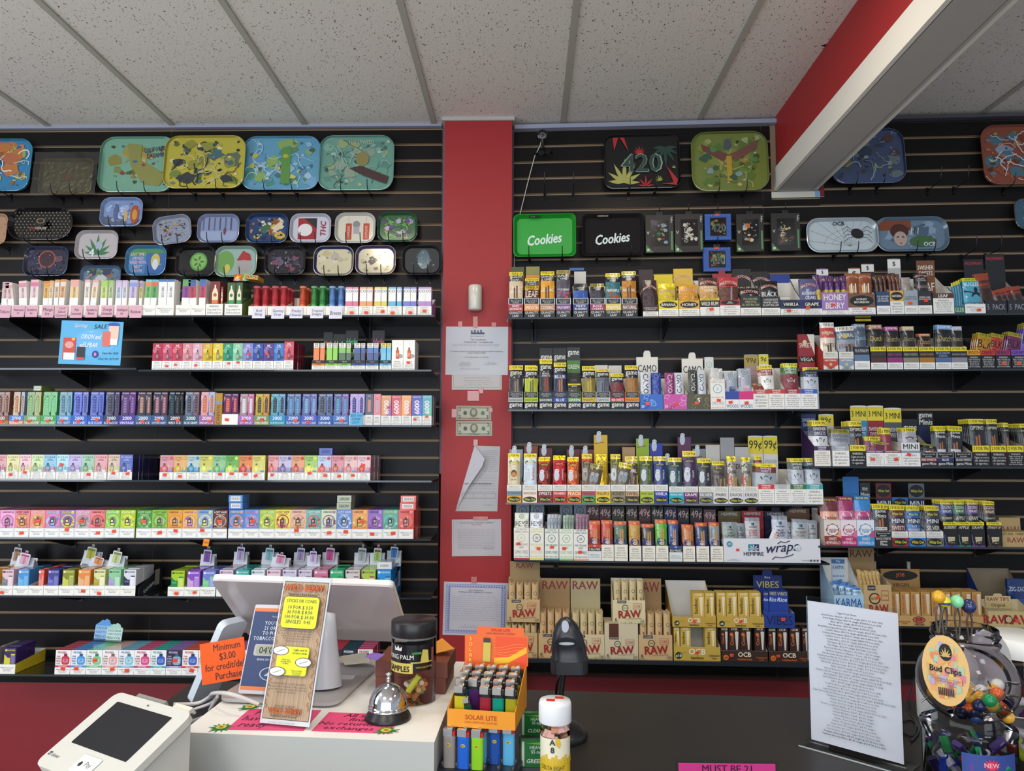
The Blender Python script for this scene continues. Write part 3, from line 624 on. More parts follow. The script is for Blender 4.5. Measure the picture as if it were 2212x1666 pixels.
for a,b,col,sl in ((1268,1398,'#d05a80',((1270,1334),(1338,1398))),(1404,1536,'#e08a4a',((1406,1470),(1474,1535))),(1540,1672,'#d8c040',((1546,1606),(1611,1670))),(1676,1812,'#48a0c8',((1678,1748),(1760,1812))),
                     (1822,1952,'#5a60b8',((1822,1886),(1889,1950))),(1962,2094,'#a070b8',((1965,2030),(2031,2092)))):
    c = carton('A',X(a),X(b),Y(362),wlip('W1'),'#eeecea' if b < 2000 else '#8a5a90',Y(300),d=.14,st=True)
    for p,q in sl: pouch(c,X(p),X(q),Y(178),'9;%s|22;#eeedea;CO;#444|40;#eeedea;/;#666|28;%s;' % (shade(col,1.3),shade(col,1.2)),'card',.009,.004,lean=0,behind=1,what='slim vape box',flat=True,copies_step=.02)
# ---- second shelf
X,Y = crop(0,580,4.608); cs = ['#b8324e','#c8506a','#c84458','#d88890','#dba8b8','#d8b020']; xs = [1540,1640,1738,1838,1937,2037,2135]
for i in range(6): vape_box('B',X(xs[i]),X(xs[i+1]-3),Y(745),'hs',cs[i],shade(cs[i],.72 if i < 3 else .8))
X,Y = crop(460,580,4.424); xs = [17,114,207,302,400,498,597,694,787]; cs = ['#e0c838','#2a9a70','#8cc8a0','#8886c8','#3050a0','#5a3a88','#2868b8','#c83a50']
for i in range(8): vape_box('B',X(xs[i]),X(xs[i+1]-3),Y(715 if i < 7 else 698),'hs',cs[i],shade(cs[i],.7),behind=0 if i < 7 else 4,d=.03,side='#8a2440' if i == 7 else None)
hy = [(960,1081,'#e07a28','#e07a28',((965,1018),(1027,1078)),(1062,1150,612,'#e08a50')),(1085,1203,'#88c838','#88c838',((1090,1142),(1150,1202)),(1150,1278,630,'#9ae050')),
      (1205,1330,'#3a5a38','#78b848',((1207,1270),(1278,1332)),(1290,1412,595,'#58d080')),(1335,1465,'#20345c','#2a4a90',((1352,1410),(1418,1470)),None),
      (1470,1592,'#2c4080','#3a6ab0',((1476,1532),(1538,1594)),(1538,1662,595,'#e05a88')),(1603,1712,'#68b8d8','#58b0d8',((1606,1655),(1662,1710)),None)]
for a,b,c1,c2,sl,hd in hy:
    c = carton('B',X(a),X(b),Y(878),'34;#1a1a1c;Hyde;%s;i|22;%s;N BAR;#222|44;#eeece4;W3;#222' % (shade(c2,1.3),c2),'#2a2a2c' if b < 1600 else '#9ac8dc',Y(800),d=.13,
               header=(Y(hd[2]),X(hd[0]),X(hd[1]),'18;#1a1c1c;|44;#1a1c1c;Hyde;%s;i|12;#dcdcdc;|26;%s;5000;#222' % (hd[3],hd[3]),'#1a1c1c') if hd else None)
    for p,q in sl: pouch(c,X(p),X(q),Y(714),'26;%s;50K/PUF;#222|30;%s;|44;%s;' % ('#e8e4d8' if b < 1600 else '#e8dc70',c2,c1),'gloss',.009,.004,lean=0,behind=1,what='slim vape box',flat=True,copies_step=.022)
for a,b in ((1717,1824),(1827,1935)): 
    o = vape_box('B',X(a),X(b),Y(686),'hs','#eeebe4','#d85a30',side='#e6e2da',behind=3,what='white box with an orange and blue device print',st=False)
sticker(o,-.002,-.0025,.03,.014,RNG)
# ---- third shelf
X,Y = crop(0,810,4.608)
ci = [(-40,122,'2000','COLA','#7a5038','#a07848',[(-35,52,'#7a4a38'),(56,136,'#84523c')],'#6a3a28'),(128,271,'2000','RAINBOW','#4878c0','#d88a50',[(145,206,'#b89878'),(220,276,'#8898b8')],'#b07840'),
 (274,434,'2000','MELON LIME','#6a9a58','#8a9a50',[(280,352,'#5a8a40'),(356,436,'#98903c')],'#7aa860'),(437,594,'2000','COOL MINT','#3c9848','#50a858',[(440,517,'#40a050'),(520,600,'#4aa858')],'#68b878'),
 (597,741,'2000','TUTY FRUITY','#3a88b8','#3a6aa8',[(603,674,'#4a8090'),(677,741,'#48889c')],'#3a7088'),(743,902,'2000','DEVINE','#2858b8','#2a60c0',[(743,822,'#2040c0'),(830,906,'#3a4aa0')],'#2a3a90'),
 (905,1057,'2000','BLUE CLOUD','#1848a0','#1c58c0',[(910,986,'#2444a4'),(991,1060,'#2040b0')],'#2a3c98'),(1060,1212,'2000','BLUE RAZZ ICE','#1c2c58','#2a3a78',[(1062,1142,'#2c2850'),(1150,1213,'#38285c')],'#181a30'),
 (1215,1372,'2000','VINTAGE','#3c2a90','#5a3aa8',[(1215,1293,'#482a60'),(1297,1374,'#5c2478')],'#6a4a88'),(1375,1530,'2000','LUSH ICE','#305c88','#284060',[(1378,1455,'#3a3440'),(1460,1531,'#443844')],'#a0705c'),
 (1532,1688,'2000','COTTON CANDY','#28487c','#305888',[(1535,1608,'#383448'),(1612,1688,'#503848')],'#a0606c'),(1690,1846,'2000','RED ICE','#182030','#24304c',[(1692,1742,'#1c4050'),(1748,1798,'#18181e'),(1803,1850,'#16161c')],'#16161c'),
 (1848,2001,'2000','ALOE GRAPE','#284a60','#30586c',[(1852,1927,'#6a7890'),(1930,2000,'#7c6070')],'#24242c'),(2003,2157,'2000','PINE APPLE ICE','#a05a94','#8a4a90',[(2008,2082,'#d89ca8'),(2086,2156,'#a8b0d0')],'#c0642c')]
def c_row(lst,top,lip,base_ink='#e8ecf4'):
    for a,b,t1,t2,lc,lc2,sl,dc in lst:
        c = carton('C',X(a),X(b),Y(lip),'58;%s;%s;%s|42;%s;%s;%s' % (lc,t1,base_ink,lc2,t2,base_ink),lc,Y(lip-60),d=.13,st=RNG.random() < .75,say=t2)
        for p,q,col in sl:
            def art(m,F,dc=dc,col=col):
                device(m,F,F.w*.5,F.h*.46,F.w*.46,F.h*.78,dc,'bar'); m.txt(F,'FUSION',F.w*.5,F.h*.94,F.h*.05,'#e8dce8',F.w*.8,.02)
                for j in range(6): y = F.h*(.15+.11*j); m.rect(F,F.w*.36,y,F.w*.64,y+F.h*.05,shade(dc,1.25+.08*(j % 2)))
                r = RNG.random(); m.poly(F,[(0,F.h*.88),(F.w*.3,F.h*.8),(0,F.h*.6)],shade(col,1.35)); m.poly(F,[(F.w,F.h*.2),(F.w*.78,F.h*.1),(F.w,0)],shade(col,.6))
            pouch(c,X(p),X(q),Y(top),'100;%s;' % col,'gloss',.011,.003,lean=0,behind=0,what='slim vape box',flat=True,art=art,copies_step=.025)
c_row(ci,170,405)
X,Y = crop(460,810,4.424)
m_ = M(); sd,z,nn = SH['C']; a,b = fit('C',X(37),X(105),.247); h = hpx('C',X(70),Y(175),.247); m_.box(-(b-a)/2,(b-a)/2,.0004,.03,0,h,'#b08a30','gloss')
F = Face((-(b-a)/2,0,0),(1,0,0),(0,0,1),b-a,h); bands(m_,F,'25;#b88c34;|10;#8890a8;|65;#b08230;CANNON;#5a3c10;v','gloss'); m_.build('vape_box',loc=wp(sd,(a+b)/2,.247,z),label='narrow gold box with dark upright lettering on the third left shelf',cat='box')
c_row([(107,258,'','','#f0ede4','#f0ede4',[(108,185,'#5a2858'),(188,263,'#602a60')],'#c84838')],180,375)
c2 = [(264,408,'3000','JOYBELLE','#a060b0','#9858a8',[(266,336,'#a88890'),(340,408,'#c06a90')],'#c8c8ca'),(411,554,'3000','LUSH GREEN','#708848','#889038',[(413,484,'#b8a020'),(487,554,'#c88430')],'#3a3018'),
 (557,706,'3000','WATER MELON CANDY','#2888b8','#2890a0',[(560,633,'#3c98a8'),(636,706,'#4a80b0')],'#1c2028'),(709,855,'3000','TUTY FRUITY','#2c60a8','#3460a8',[(715,782,'#3a5888'),(786,856,'#3a5c90')],'#4a88b8'),
 (858,1006,'3000','TROPICAL ICE CREAM','#5058b0','#4864b8',[(860,936,'#36388c'),(940,1008,'#4c4ca0')],'#6a98b8'),(1010,1157,'3000','DEVINE','#2a58a8','#2450a0',[(1012,1085,'#24345c'),(1088,1160,'#28488c')],'#28303c'),
 (1160,1308,'3000','WATER MELON CREAM','#4870b8','#3864a8',[(1162,1233,'#2c3880'),(1238,1312,'#643a94')],'#4888b0'),(1313,1462,'','','#e8e6e4','#e8e6e4',[(1315,1391,'#a890cc'),(1393,1466,'#a48cc8')],'#3a3a80')]
c_row(c2,182,388)
note('BEST 3000\nDEVINE\n$13.99','#6ab4dc',L_,X(1310),X(1434),Y(366),Y(482),.2515,'blue sticky note on the lavender carton of the third left shelf','#1c3a60')
vape_box('C',X(1466),X(1539),Y(182),'slimw','#24304c','#c08878',st=False); vape_box('C',X(1544),X(1612),Y(182),'slimw','#d86878','#b8a8b0',st=False)
for (a,b),c1,c2_ in zip(((1617,1711),(1715,1807),(1810,1903),(1908,2003),(2007,2096)),('#c88a38','#c02c34','#e09838','#28349c','#2c98a8'),('#8a50a0','#d8583c','#c85a3c','#3a50c0','#48b08c')):
    vape_box('C',X(a),X(b),Y(196),'tall',c1,c2_,behind=0 if b < 2000 else 4,side='#7a5a6a' if b > 2000 else None,d=.028)
# header card standing behind, and a box lying on top
m = M(); W,H = .034*2.1,.075; m.box(-W/2,W/2,0,.0015,0,H,'#5a3468'); F = Face((-W/2,-.0002,0),(1,0,0),(0,0,1),W,H); bands(m,F,'12;#4a2c5c;|26;#4a2c5c;3000;#d8c8e0|20;#5a3468;PUFFS;#d8c8e0|30;#6a3a70;5%  12ML;#e8dce8|12;#883c60;'); m.build('header_card',loc=wp(L_,pix(L_,533,850,.12)[0],.12,SH['C'][1]+.062),label='purple header card lettered 3000 standing behind the third left shelf boxes',cat='card')
def lying(row,x0,x1,y0,y1,n,d,col,text,label,zb,ink='#222',shift=0):
    sd = SH[row][0]; a,b = pix(sd,x0,y1,n)[0],pix(sd,x1,y1,n)[0]; h = abs(pix(sd,x0,y0,n)[1]-pix(sd,x0,y1,n)[1]); w = b-a
    m = M(); m.box(-w/2,w/2,.0003,d,0,h,col,'gloss'); F = Face((-w/2,0,0),(1,0,0),(0,0,1),w,h); m.rect(F,w*.15,h*.18,w*.85,h*.82,'#eceae4' if text == '|||' else shade(col,1.15)); 
    if text == '|||': m.txt(F,'IIIIIIIII',w/2,h*.5,h*.4,'#222',w*.56)
    else: m.txt(F,text,w/2,h/2,h*.42,ink,w*.7,.02,shear=.2)
    return m.build('vape_box',loc=wp(sd,(a+b)/2+shift,n,zb),rz=sd.a,label=label,cat='box',group='boxes lying flat on other boxes')
zC = SH['C'][1]+hpx('C',100,847,.22)+.0035
lying('C',72,89,835,846,.235,.09,'#68803c','|||','green box lying on top of the melon boxes of the third left shelf',zC)
# ---- fourth shelf
X,Y = crop(0,810,4.608)
dd = [(-20,97,'#c88088','#8a1a50'),(100,222,'#ccc678','#ccc678'),(225,342,'#dcaeb0','#d8c040'),(345,466,'#b8cc88','#80a878'),(468,592,'#68a8c4','#b03a60'),(595,714,'#98ccd4','#40a0b0'),(717,838,'#a898c8','#8468a8'),
      (840,967,'#84b490','#68a848'),(970,1097,'#d49090','#d08890'),(1104,1219,'#d0b8a0','#c8cc50'),(1221,1347,'#5a6cb8','#4c5cac')]
for i,(a,b,c1,c2_) in enumerate(dd): vape_box('D',X(a),X(b),Y(795),'elf',c1,c2_,'#50383c' if i < 10 else '#e8e8f0',behind=0 if i < 10 else 7,side='#2c2c50' if i == 10 else None)
d2 = [(1618,1752,'#d49aa0','#c85a60'),(1755,1883,'#e4b078','#c8a838'),(1885,2010,'#b8ccc8','#3a88b0'),(2012,2139,'#ccc868','#d8d860')]
for a,b,c1,c2_ in d2: vape_box('D',X(a),X(b),Y(800),'bc',c1,c2_,'#4a4038')
X,Y = crop(460,810,4.424)
d3 = [(20,141,'#94c494','#68b070'),(143,266,'#70b058','#c8dc60'),(268,391,'#e08c50','#c83c40'),(393,516,'#d4cc70','#dcd860'),(545,641,'#dc9898','#d06060'),(643,768,'#b8b0cc','#705c90'),(770,889,'#d89058','#c04c40'),
      (891,1013,'#90bc40','#dce050'),(1015,1141,'#b0c0dc','#d05050'),(1144,1263,'#cc7c88','#b85c4c'),(1266,1391,'#dcaea8','#c87c80'),(1393,1516,'#dcb4bc','#c03c3c')]
for i,(a,b,c1,c2_) in enumerate(d3): vape_box('D',X(a),X(b),Y(770),'bc',c1,c2_,'#4a4038',behind=0 if i not in (3,11) else 7,side='#b89098' if i == 11 else None)
zD = SH['D'][1]+hpx('D',700,Y(770),.22)+.002
lying('D',X(1015),X(1140),Y(703),Y(768),.235,.04,'#38489c','BAR','dark blue box lying on top of the fourth left shelf boxes',zD,'#38489c')
# ---- fifth shelf
X,Y = crop(0,1040,4.608)
ee = [(-112,38,'#d84890','#e088b0','#f4e0ec'),(40,184,'#d888b4','#c060a0','#a02c70'),(186,331,'#cc4c54','#e0a040','#7a2030~'),(335,484,'#d45850','#e0b050','#f4e4d8~'),(487,630,'#c43080','#88b0dc','#8ce0f0'),(632,780,'#704090','#e0c838','#f0dc40'),
      (782,930,'#c8688c','#80a878','#f4e4ec~'),(932,1076,'#d85c54','#c03c40','#70202c'),(1079,1223,'#7cbc40','#c8dc70','#e8f4d0'),(1226,1374,'#a8c428','#dcdc40','#fff8d0'),(1390,1538,'#409040','#88bc60','#d0e8b0~'),
      (1540,1692,'#90bc48','#58902c','#3a6a20~'),(1695,1840,'#e49c38','#d88030','#6a3c10'),(1843,1988,'#e8b048','#cc80a0','#a04878'),(1990,2140,'#88a8cc','#dcd070','#2c5890'),(2143,2287,'#5c3428','#c89880','#f0e4dc~')]
for a,b,c1,c2_,ink in ee: vape_box('E',X(a),X(b),Y(286),'orion',c1,c2_,ink,d=.034,behind=5)
X,Y = crop(460,1040,4.424)
e2 = [(172,316,'#5484c8','#e08870','#e8e0a0'),(318,461,'#5c94d0','#c878b0','#e0688c'),(463,610,'#a0bc34','#d8dc60','#f0f4c8~'),(612,756,'#e4d030','#b83050','#7a2040~'),(757,906,'#d4a89c','#e09850','#a05040'),(907,1048,'#50a094','#d06058','#e8f0e4~'),
      (1050,1193,'#ccd0a4','#8860a0','#4a4068'),(1196,1341,'#4470b8','#a8c0e0','#e8f0f8~'),(1343,1489,'#e08c34','#e8c050','#703c10'),(1490,1632,'#7848a8','#b878c0','#3a1c60'),(1634,1779,'#3c9880','#88c0b8','#e0dc50'),(1782,1926,'#dc5048','#e0786c','#7a1c20')]
for i,(a,b,c1,c2_,ink) in enumerate(e2): vape_box('E',X(a),X(b),Y(272),'orion',c1,c2_,ink,d=.034,behind=5)
zE = SH['E'][1]+hpx('E',600,Y(272),.246)+.001
for k,(x0,x1,col,t,lb,z_) in enumerate(((155,285,'#5c90d0','|||','lower blue box lying on the fifth left shelf row',0),(150,282,'#6298d8','|||','upper blue box lying on the fifth left shelf row',1),(1185,1318,'#a0a88c','ORION!','lower grey-green box lying on the fifth left shelf row',0),(1188,1322,'#a8b094','ORION!','upper grey-green box lying on the fifth left shelf row',1),
                       (1788,1938,'#dc6058','|||','lower red box lying at the column end of the fifth left shelf',0),(1795,1940,'#e06c62','|||','upper red box lying at the column end of the fifth left shelf',1))):
    lying('E',X(x0),X(x1),Y(100),Y(165),.235,.075,col,t,lb,zE+z_*.0292)
note('ORION','#f09030',L_,X(-95),X(-38),Y(552),Y(618),.2535,'orange paper note hanging under the fifth left shelf','#3a2410',.1)
# ---- sixth shelf: cartons with curled header flaps
def kado(row,m,F,c,c2,ink,old=0):
    w,h = F.w,F.h; m.rect(F,0,0,w,h,c,'gloss'); m.poly(F,[(0,h*.62),(0,0),(w*.5,0),(w*.5,h*.4),(w*.3,h*.4)],c2,'gloss'); m.ell(F,w*.14,h*.86,h*.07,h*.07,ink); m.txt(F,'KADOBAR',w*.58,h*.86,h*.1,ink,w*.66,.02)
    m.poly(F,[(w*.74+a,h*.3+b) for a,b in rrect(w*.38,h*.56,w*.05,2)],shade(c,1.3)); m.rect(F,w*.58,h*.56,w*.92,h*.64,c2); m.txt(F,'5000',w*.26,h*.28,h*.1,shade(c2,1.5),w*.36,.03)
def flap(row,x0,x1,y0,y1,n,c,c2,rz,label,flip=0):
    """curled white flap with a device-shaped tip"""
    sd = SH[row][0]; a,zt = pix(sd,x0,y0,n); b,zb = pix(sd,x1,y1,n); W = b-a; Hh = zt-zb; m = M(); N = 6; hb = Hh*.66
    if not flip:
        vs = [(s*W/2,(math.sin(j/N*PI*.5)*.02),j/N*hb) for j in range(N+1) for s in (-1,1)]
        m.add(vs,[(2*j,2*j+1,2*j+3,2*j+2) for j in range(N)],'#dfe3ea','card',True); m.add([(p,q+.001,r) for p,q,r in vs],[(2*j+2,2*j+3,2*j+1,2*j) for j in range(N)],'#d4d4d2','card',True)
        m.ext([(-W/2,0),(-W/2,hb),(-W*.46,hb*1.0)]+[(-W/2+.03*math.sin(t*PI/8),hb*(1-t/8)) for t in range(9)],0,.001,'#c4c2be',T=lambda p,q,k: (W/2-k,p+W/2,q))
        F = Face((-W/2,-.0005,0),(1,0,0),(0,0,1),W,hb,lambda u,v: -.02*math.sin(min(max(v,0),1.0)*PI*.5)-.0002)
        m.txt(F,'5000',W*.24,hb*.16,hb*.12,'#33363c',W*.34,.03); m.rect(F,W*.46,hb*.1,W*.86,hb*.22,'#7c88a4')
        Q = Face((-W*.1,.0,0),(1,0,0),(0,0,1),1,1,None)
    o = m.build('curled_flap',loc=wp(sd,(a+b)/2,n,zb),rot=(0,rz,sd.a),label=label,cat='carton flap',group='curled carton flaps on the %s' % SHN[row])
    t = M(); th = Hh*.62; tw = W*.5; pts = [(p,th*.4+q) for p,q in rrect(tw,th*.8,tw*.12,3)]; pts = pts
    t.ext([(p,q) for p,q in pts],0,.001,'#d8dce4',T=lambda p,q,k: (p,-.002-k,q)); t.box(-tw*.12,tw*.16,-.003,-.002,th*.78,th,'#c8ccd4')
    F = Face((-tw/2,-.0032,0),(1,0,0),(0,0,1),tw,th); t.poly(F,[(tw/2+p,th*.38+q) for p,q in rrect(tw*.82,th*.68,tw*.08,2)],c); t.rect(F,tw*.1,th*.58,tw*.9,th*.7,c2); t.rect(F,tw*.4,th*.78,tw*.62,th*.95,c2); t.txt(F,'KADO',tw*.5,th*.32,tw*.22,c2,th*.5,.02,rot=PI/2)
    t.build('device_shaped_tip',o,(0,.0,Hh*.36),rot=(0,.1,0)); return o
X,Y = crop(0,1040,4.608)
ff = [(-120,18,'#e8b048','#c87030','#7a3010',-118,20,0),(22,172,'#dcb8c0','#70747c','#3c3438',28,186,1),(176,326,'#3888c8','#60b0e0','#e0f0f8',188,332,1),(328,474,'#e05848','#e88870','#f8e0d8',393,474,0),(477,623,'#38388c','#5c60b8','#c0b8e8',483,624,0),
      (626,776,'#848820','#c8cc40','#f0e880',629,776,0),(778,932,'#e08838','#e8b080','#f8e0b8',784,933,0),(935,1079,'#dcdca0','#b0a030','#5a5a38',940,1081,1),(1081,1231,'#88cc90','#a898cc','#5c3c78',1087,1233,1),(1233,1383,'#d8d8e0','#28284c','#3a3058',1238,1386,1)]
X2,Y2 = crop(460,1040,4.424)
def f_row(lst,X,Y,top,lip):
    for i,(a,b,c1,c2_,ink,p,q,st) in enumerate(lst):
        last = b == 1383
        c = carton('F',X(a),X(b),Y(lip),wlip('W2'),'#dfe4ea' if not last else '#20222a',Y(lip-150),d=.2,inner='#d8dce0',st=RNG.random() < .7,lean=0)
        pouch(c,X(p),X(q),Y(top),'100;%s;' % c1,'gloss',.014,.004,lean=0,behind=4,what='square vape box',flat=True,art=lambda m,F,c1=c1,c2_=c2_,ink=ink: kado('F',m,F,c1,c2_,ink),copies_step=.03)
f_row(ff,X,Y,880,1040)
f2 = [(1703,1863,'#a8c820','#188848','#404c18',1708,1866,1),(1866,2018,'#8850b8','#c8a0dc','#f0e0f8',1868,2019,1),(2021,2170,'#7080c8','#78cc88','#e0e0f8',2022,2171,1)]
f_row(f2,X,Y,890,1052)
f3 = [(60,214,'#dcccdc','#c8b4cc','#8a4a78',66,214,1),(217,366,'#2ca49c','#1c6c6c','#d0f0ec',219,366,1),(369,514,'#dce4e8','#7ca0c0','#3c6080',370,514,1),(517,664,'#e4ccd8','#b87090','#8a2c50',518,664,1),(667,816,'#dcd4e4','#8478b0','#5c4888',668,814,1),(819,962,'#d8ccdc','#7c6ca8','#50407c',820,960,1),
      (965,1114,'#c87090','#9c3c68','#f0dce4',967,1112,1),(1117,1264,'#2ca870','#187848','#dcf4e4',1119,1262,1),(1267,1417,'#d4c8c8','#74646c','#4c3c40',1268,1416,1),(1420,1567,'#a4c84c','#a83050','#7c1c34',1421,1566,1),(1570,1716,'#2c94d8','#185c98','#e0f0f8',1571,1716,1)]
f_row(f3,X2,Y2,848,1010)
# side print of the two end cartons
for (x_,col,t) in ((X(1386),'#22242c','KADOBAR'),(X2(1718),'#2878b8','KADOBAR')):
    u_ = pix(L_,x_,1270,.24)[0]; m = M(); pts = [(0,0),(.2,0),(.2,.115),(.11,.07),(0,.03)]; m.ext(pts,0,.0012,col,T=lambda p,q,k: (k,p,q)); F = Face((.0012,0,0),(0,1,0),(0,0,1),.2,.11); F.N = Vector((1,0,0)); m.txt(F,t,.085,.022,.014,'#d8dce4',.12,.02,rot=.3); m.rect(F,.13,.02,.17,.085,'#a8a498' if col[1] == '2' and col[2] == '2' else '#e0ecf4')
    m.build('carton_side_panel',loc=wp(L_,u_+.0006,.2465,SH['F'][1]),label='%s printed side panel closing the end carton of the sixth left shelf' % ('black' if col == '#22242c' else 'bright blue'),cat='panel')
fl = [(X(90),X(222),Y(618),Y(845),.10,'#b08868','#5c4030',.1,'brown'),(X(130),X(318),Y(680),Y(858),.17,'#d8a8b8','#b04060',.22,'pink'),(X(800),X(972),Y(618),Y(808),.11,'#b8b820','#707810',.2,'yellow-green'),(X(870),X(1058),Y(728),Y(830),.15,'#d89050','#a85820',.3,'orange'),
      (X(1055),X(1222),Y(655),Y(852),.17,'#c0c888','#707838',.2,'olive'),(X(1985),X(2130),Y(643),Y(848),.12,'#7848a0','#4c2c70',0,'deep purple'),(X2(190),X2(325),Y2(588),Y2(805),.1,'#b8a0c8','#4c3070',0,'lilac'),(X2(458),X2(610),Y2(600),Y2(800),.1,'#88b8c0','#208088',0,'teal-tipped'),
      (X2(545),X2(720),Y2(672),Y2(800),.16,'#d088a8','#a03868',.15,'rose'),(X2(765),X2(900),Y2(600),Y2(800),.1,'#a89cc0','#302c60',0,'navy-tipped'),(X2(900),X2(1025),Y2(635),Y2(805),.15,'#c8a8d0','#383080',-.12,'mauve'),(X2(1038),X2(1190),Y2(600),Y2(800),.11,'#cc4890','#7c1c58',0,'hot pink'),
      (X2(1345),X2(1490),Y2(598),Y2(810),.1,'#a8b0b0','#68706c',0,'grey'),(X2(1495),X2(1635),Y2(600),Y2(810),.12,'#98c060','#902848',0,'green and red'),(X2(1657),X2(1795),Y2(595),Y2(760),.1,'#2c78b8','#184c80',0,'blue')]
for x0,x1,y0,y1,n,c1,c2_,r,nm in fl: flap('F',x0,x1,y0,y1+12,n,c1,c2_,r*.6,'white curled flap with a %s device print, behind the sixth left shelf cartons' % nm)
lying('F',X2(1568),X2(1708),Y2(783),Y2(852),.235,.08,'#d4dce4','|||','white-ended blue box lying on the bright blue carton',SH['F'][1]+hpx('F',X2(1640),Y2(848),.246)+.001)
# ---- lowest shelf
X,Y = crop(0,1280,4.317)
for a,b,c1,c2_,ink,sidec in ((-40,38,'#8a8486','#6c6668','#e0dcdc','#5c4038'),(42,190,'#3c2c68','#dccc30','#dccc30','#d4c428')):
    c = carton('G',X(a),X(b),Y(672),wlip('W2'),sidec,Y(520),d=.19,inner='#e4e4e0',st=False)
    pouch(c,X(a+3),X(b),Y(518),'100;%s;' % c1,'gloss',.014,.004,lean=0,behind=3,what='square vape box',flat=True,art=lambda m,F,c1=c1,c2_=c2_,ink=ink: kado('G',m,F,c1,c2_,ink),copies_step=.03)
gg = [(558,698,'#c83048','#c03050','#b02840','#c83048'),(701,842,'#4898dc','#3c88d0','#2c68b0','#3c90d8'),(845,988,'#78c890','#60b878','#2c7848','#70d088'),(991,1138,'#dca8a8','#d89898','#a05858','#e0b4a8'),(1141,1287,'#88c0d8','#68a8c8','#2c6890','#70bcd8'),(1289,1436,'#d84880','#c83870','#a82058','#d84878'),
      (1438,1580,'#2858c0','#38a8a0','#188888','#28b0a0'),(1583,1728,'#80a8c8','#a888c8','#c8b8e0~','#a078c8'),(1730,1876,'#3858b8','#c83c30','#b02c28','#d85038'),(1880,2023,'#88c8a0','#68b888','#307050','#80c898'),
      (2026,2170,'#e0a050','#d88840','#904c18','#e0a860'),(2173,2318,'#c868a0','#b85090','#7c2058','#c868a8'),(2321,2466,'#60b0c8','#4898b8','#20607c','#58b0d0'),(2469,2614,'#a8c850','#90b840','#4c7018','#a0c848'),(2617,2762,'#8870c0','#7058b0','#3c2880','#8c70c8')]
for a,b,c1,c2_,ink,sidec in gg: vape_box('G',X(a),X(b),Y(540),'pk',c1,c2_,ink,d=.03,behind=4,side=sidec)
for i,(c1,c2_,ink,sd_) in enumerate((('#48b8c8','#3898b0','#186070','#48b8c0'),('#d8c040','#c03848','#b02838','#d84050'),('#78b838','#c03040','#c0303c~','#d03c48'),('#4888b0','#205070','#d8e4ec~','#204858'),('#d05080','#b83868','#a02850','#d04878'))):
    x0 = 644+33*i; vape_box('G',x0,x0+32,1403,'pk',c1,c2_,ink,d=.03,behind=4,side=sd_)
for x0,x1,y0,y1,c1,nm in ((205,239,1338,1384,'#5c9cdc','blue'),(230,262,1347,1386,'#a8d0c0','pale green')):
    n = .13 if nm == 'blue' else .15; a,zt = pix(L_,x0,y0,n); b,zb = pix(L_,x1,y1,n); W,H = b-a,zt-zb; m = M(); m.ext([(-W/2,0),(W/2,0),(W/2,H*.75),(W*.36,H*.8),(W*.3,H*.93),(W*.1,H*1.02),(-W*.02,H*.93),(-W*.15,H*.95),(-W*.28,H*.85),(-W/2,H*.72)],0,.0015,c1,T=lambda p,q,k: (p,-k,q))
    F = Face((-W/2,-.0016,0),(1,0,0),(0,0,1),W,H); bands(m,F,'30;;|18;%s;KADOBAR;#4a6870|18;%s;5000 PUFFS;#3c80a0|20;%s;MESH COIL;#184058|8;%s;' % (shade(c1,1.4),shade(c1,1.4),shade(c1,1.4),shade(c1,.6)))
    m.build('header_card',loc=wp(L_,(a+b)/2,n,zb),rot=(-.1,.05,0),label='%s cloud-edged header card lettered MESH COIL above the lowest left shelf boxes' % nm,cat='card')
# sale poster
a,zt = pix(L_,131,694,.256); b,zb = pix(L_,260,788,.256); W,H = b-a,zt-zb
m = M(); m.box(-W/2,W/2,0,.0008,0,H,'#58b0dc'); F = Face((-W/2,-.0001,0),(1,0,0),(0,0,1),W,H)
m.ell(F,W*.85,H*.93,W*.1,H*.05,'#3858a8'); m.ell(F,W*.55,H*.5,W*.34,H*.3,'#6ab4e4'); m.txt(F,'Spring',W*.32,H*.88,H*.11,'#e8c8dc',None,.01,shear=.4); m.txt(F,'SALE',W*.64,H*.88,H*.1,'#18284c',None,.02,shear=.25,rot=.05)
m.txt(F,'- ON -',W*.5,H*.75,H*.035,'#eef4f8'); m.txt(F,'ORION and',W*.5,H*.64,H*.1,'#eef6fa',W*.32,.03,shear=.25); m.txt(F,'ELFBAR',W*.5,H*.45,H*.1,'#eef6fa',W*.24,.03,shear=.25)
m.txt(F,'Two for $30',W*.82,H*.27,H*.06,'#1c3460',W*.32,shear=.25); m.txt(F,'One for $19.99',W*.8,H*.14,H*.06,'#1c3460',W*.36,shear=.25)
m.rect(F,W*.06,H*.1,W*.26,H*.6,'#cc4c38'); m.rect(F,W*.08,H*.1,W*.26,H*.26,'#eceae4'); m.ell(F,W*.16,H*.44,W*.07,H*.08,'#e0a090'); m.ell(F,W*.22,H*.57,W*.03,H*.03,'#e8c040')
m.rect(F,W*.29,H*.12,W*.42,H*.4,'#24262c'); m.rect(F,W*.29,H*.1,W*.42,H*.16,'#d05038'); m.rect(F,W*.33,H*.4,W*.38,H*.46,'#c8ccd0'); m.rect(F,W*.78,H*.58,W*.94,H*.9,'#ecc8b4'); m.rect(F,W*.78,H*.46,W*.93,H*.6,'#eeeae6')
m.poly(F,[(W*.75+p,H*.6+q) for p,q in rrect(W*.13,H*.34,.004,2)],'#dc7060'); m.ell(F,W*.59,H*.24,W*.05,H*.08,'#283c88'); m.ell(F,W*.59,H*.24,W*.02,H*.04,'#d888b8')
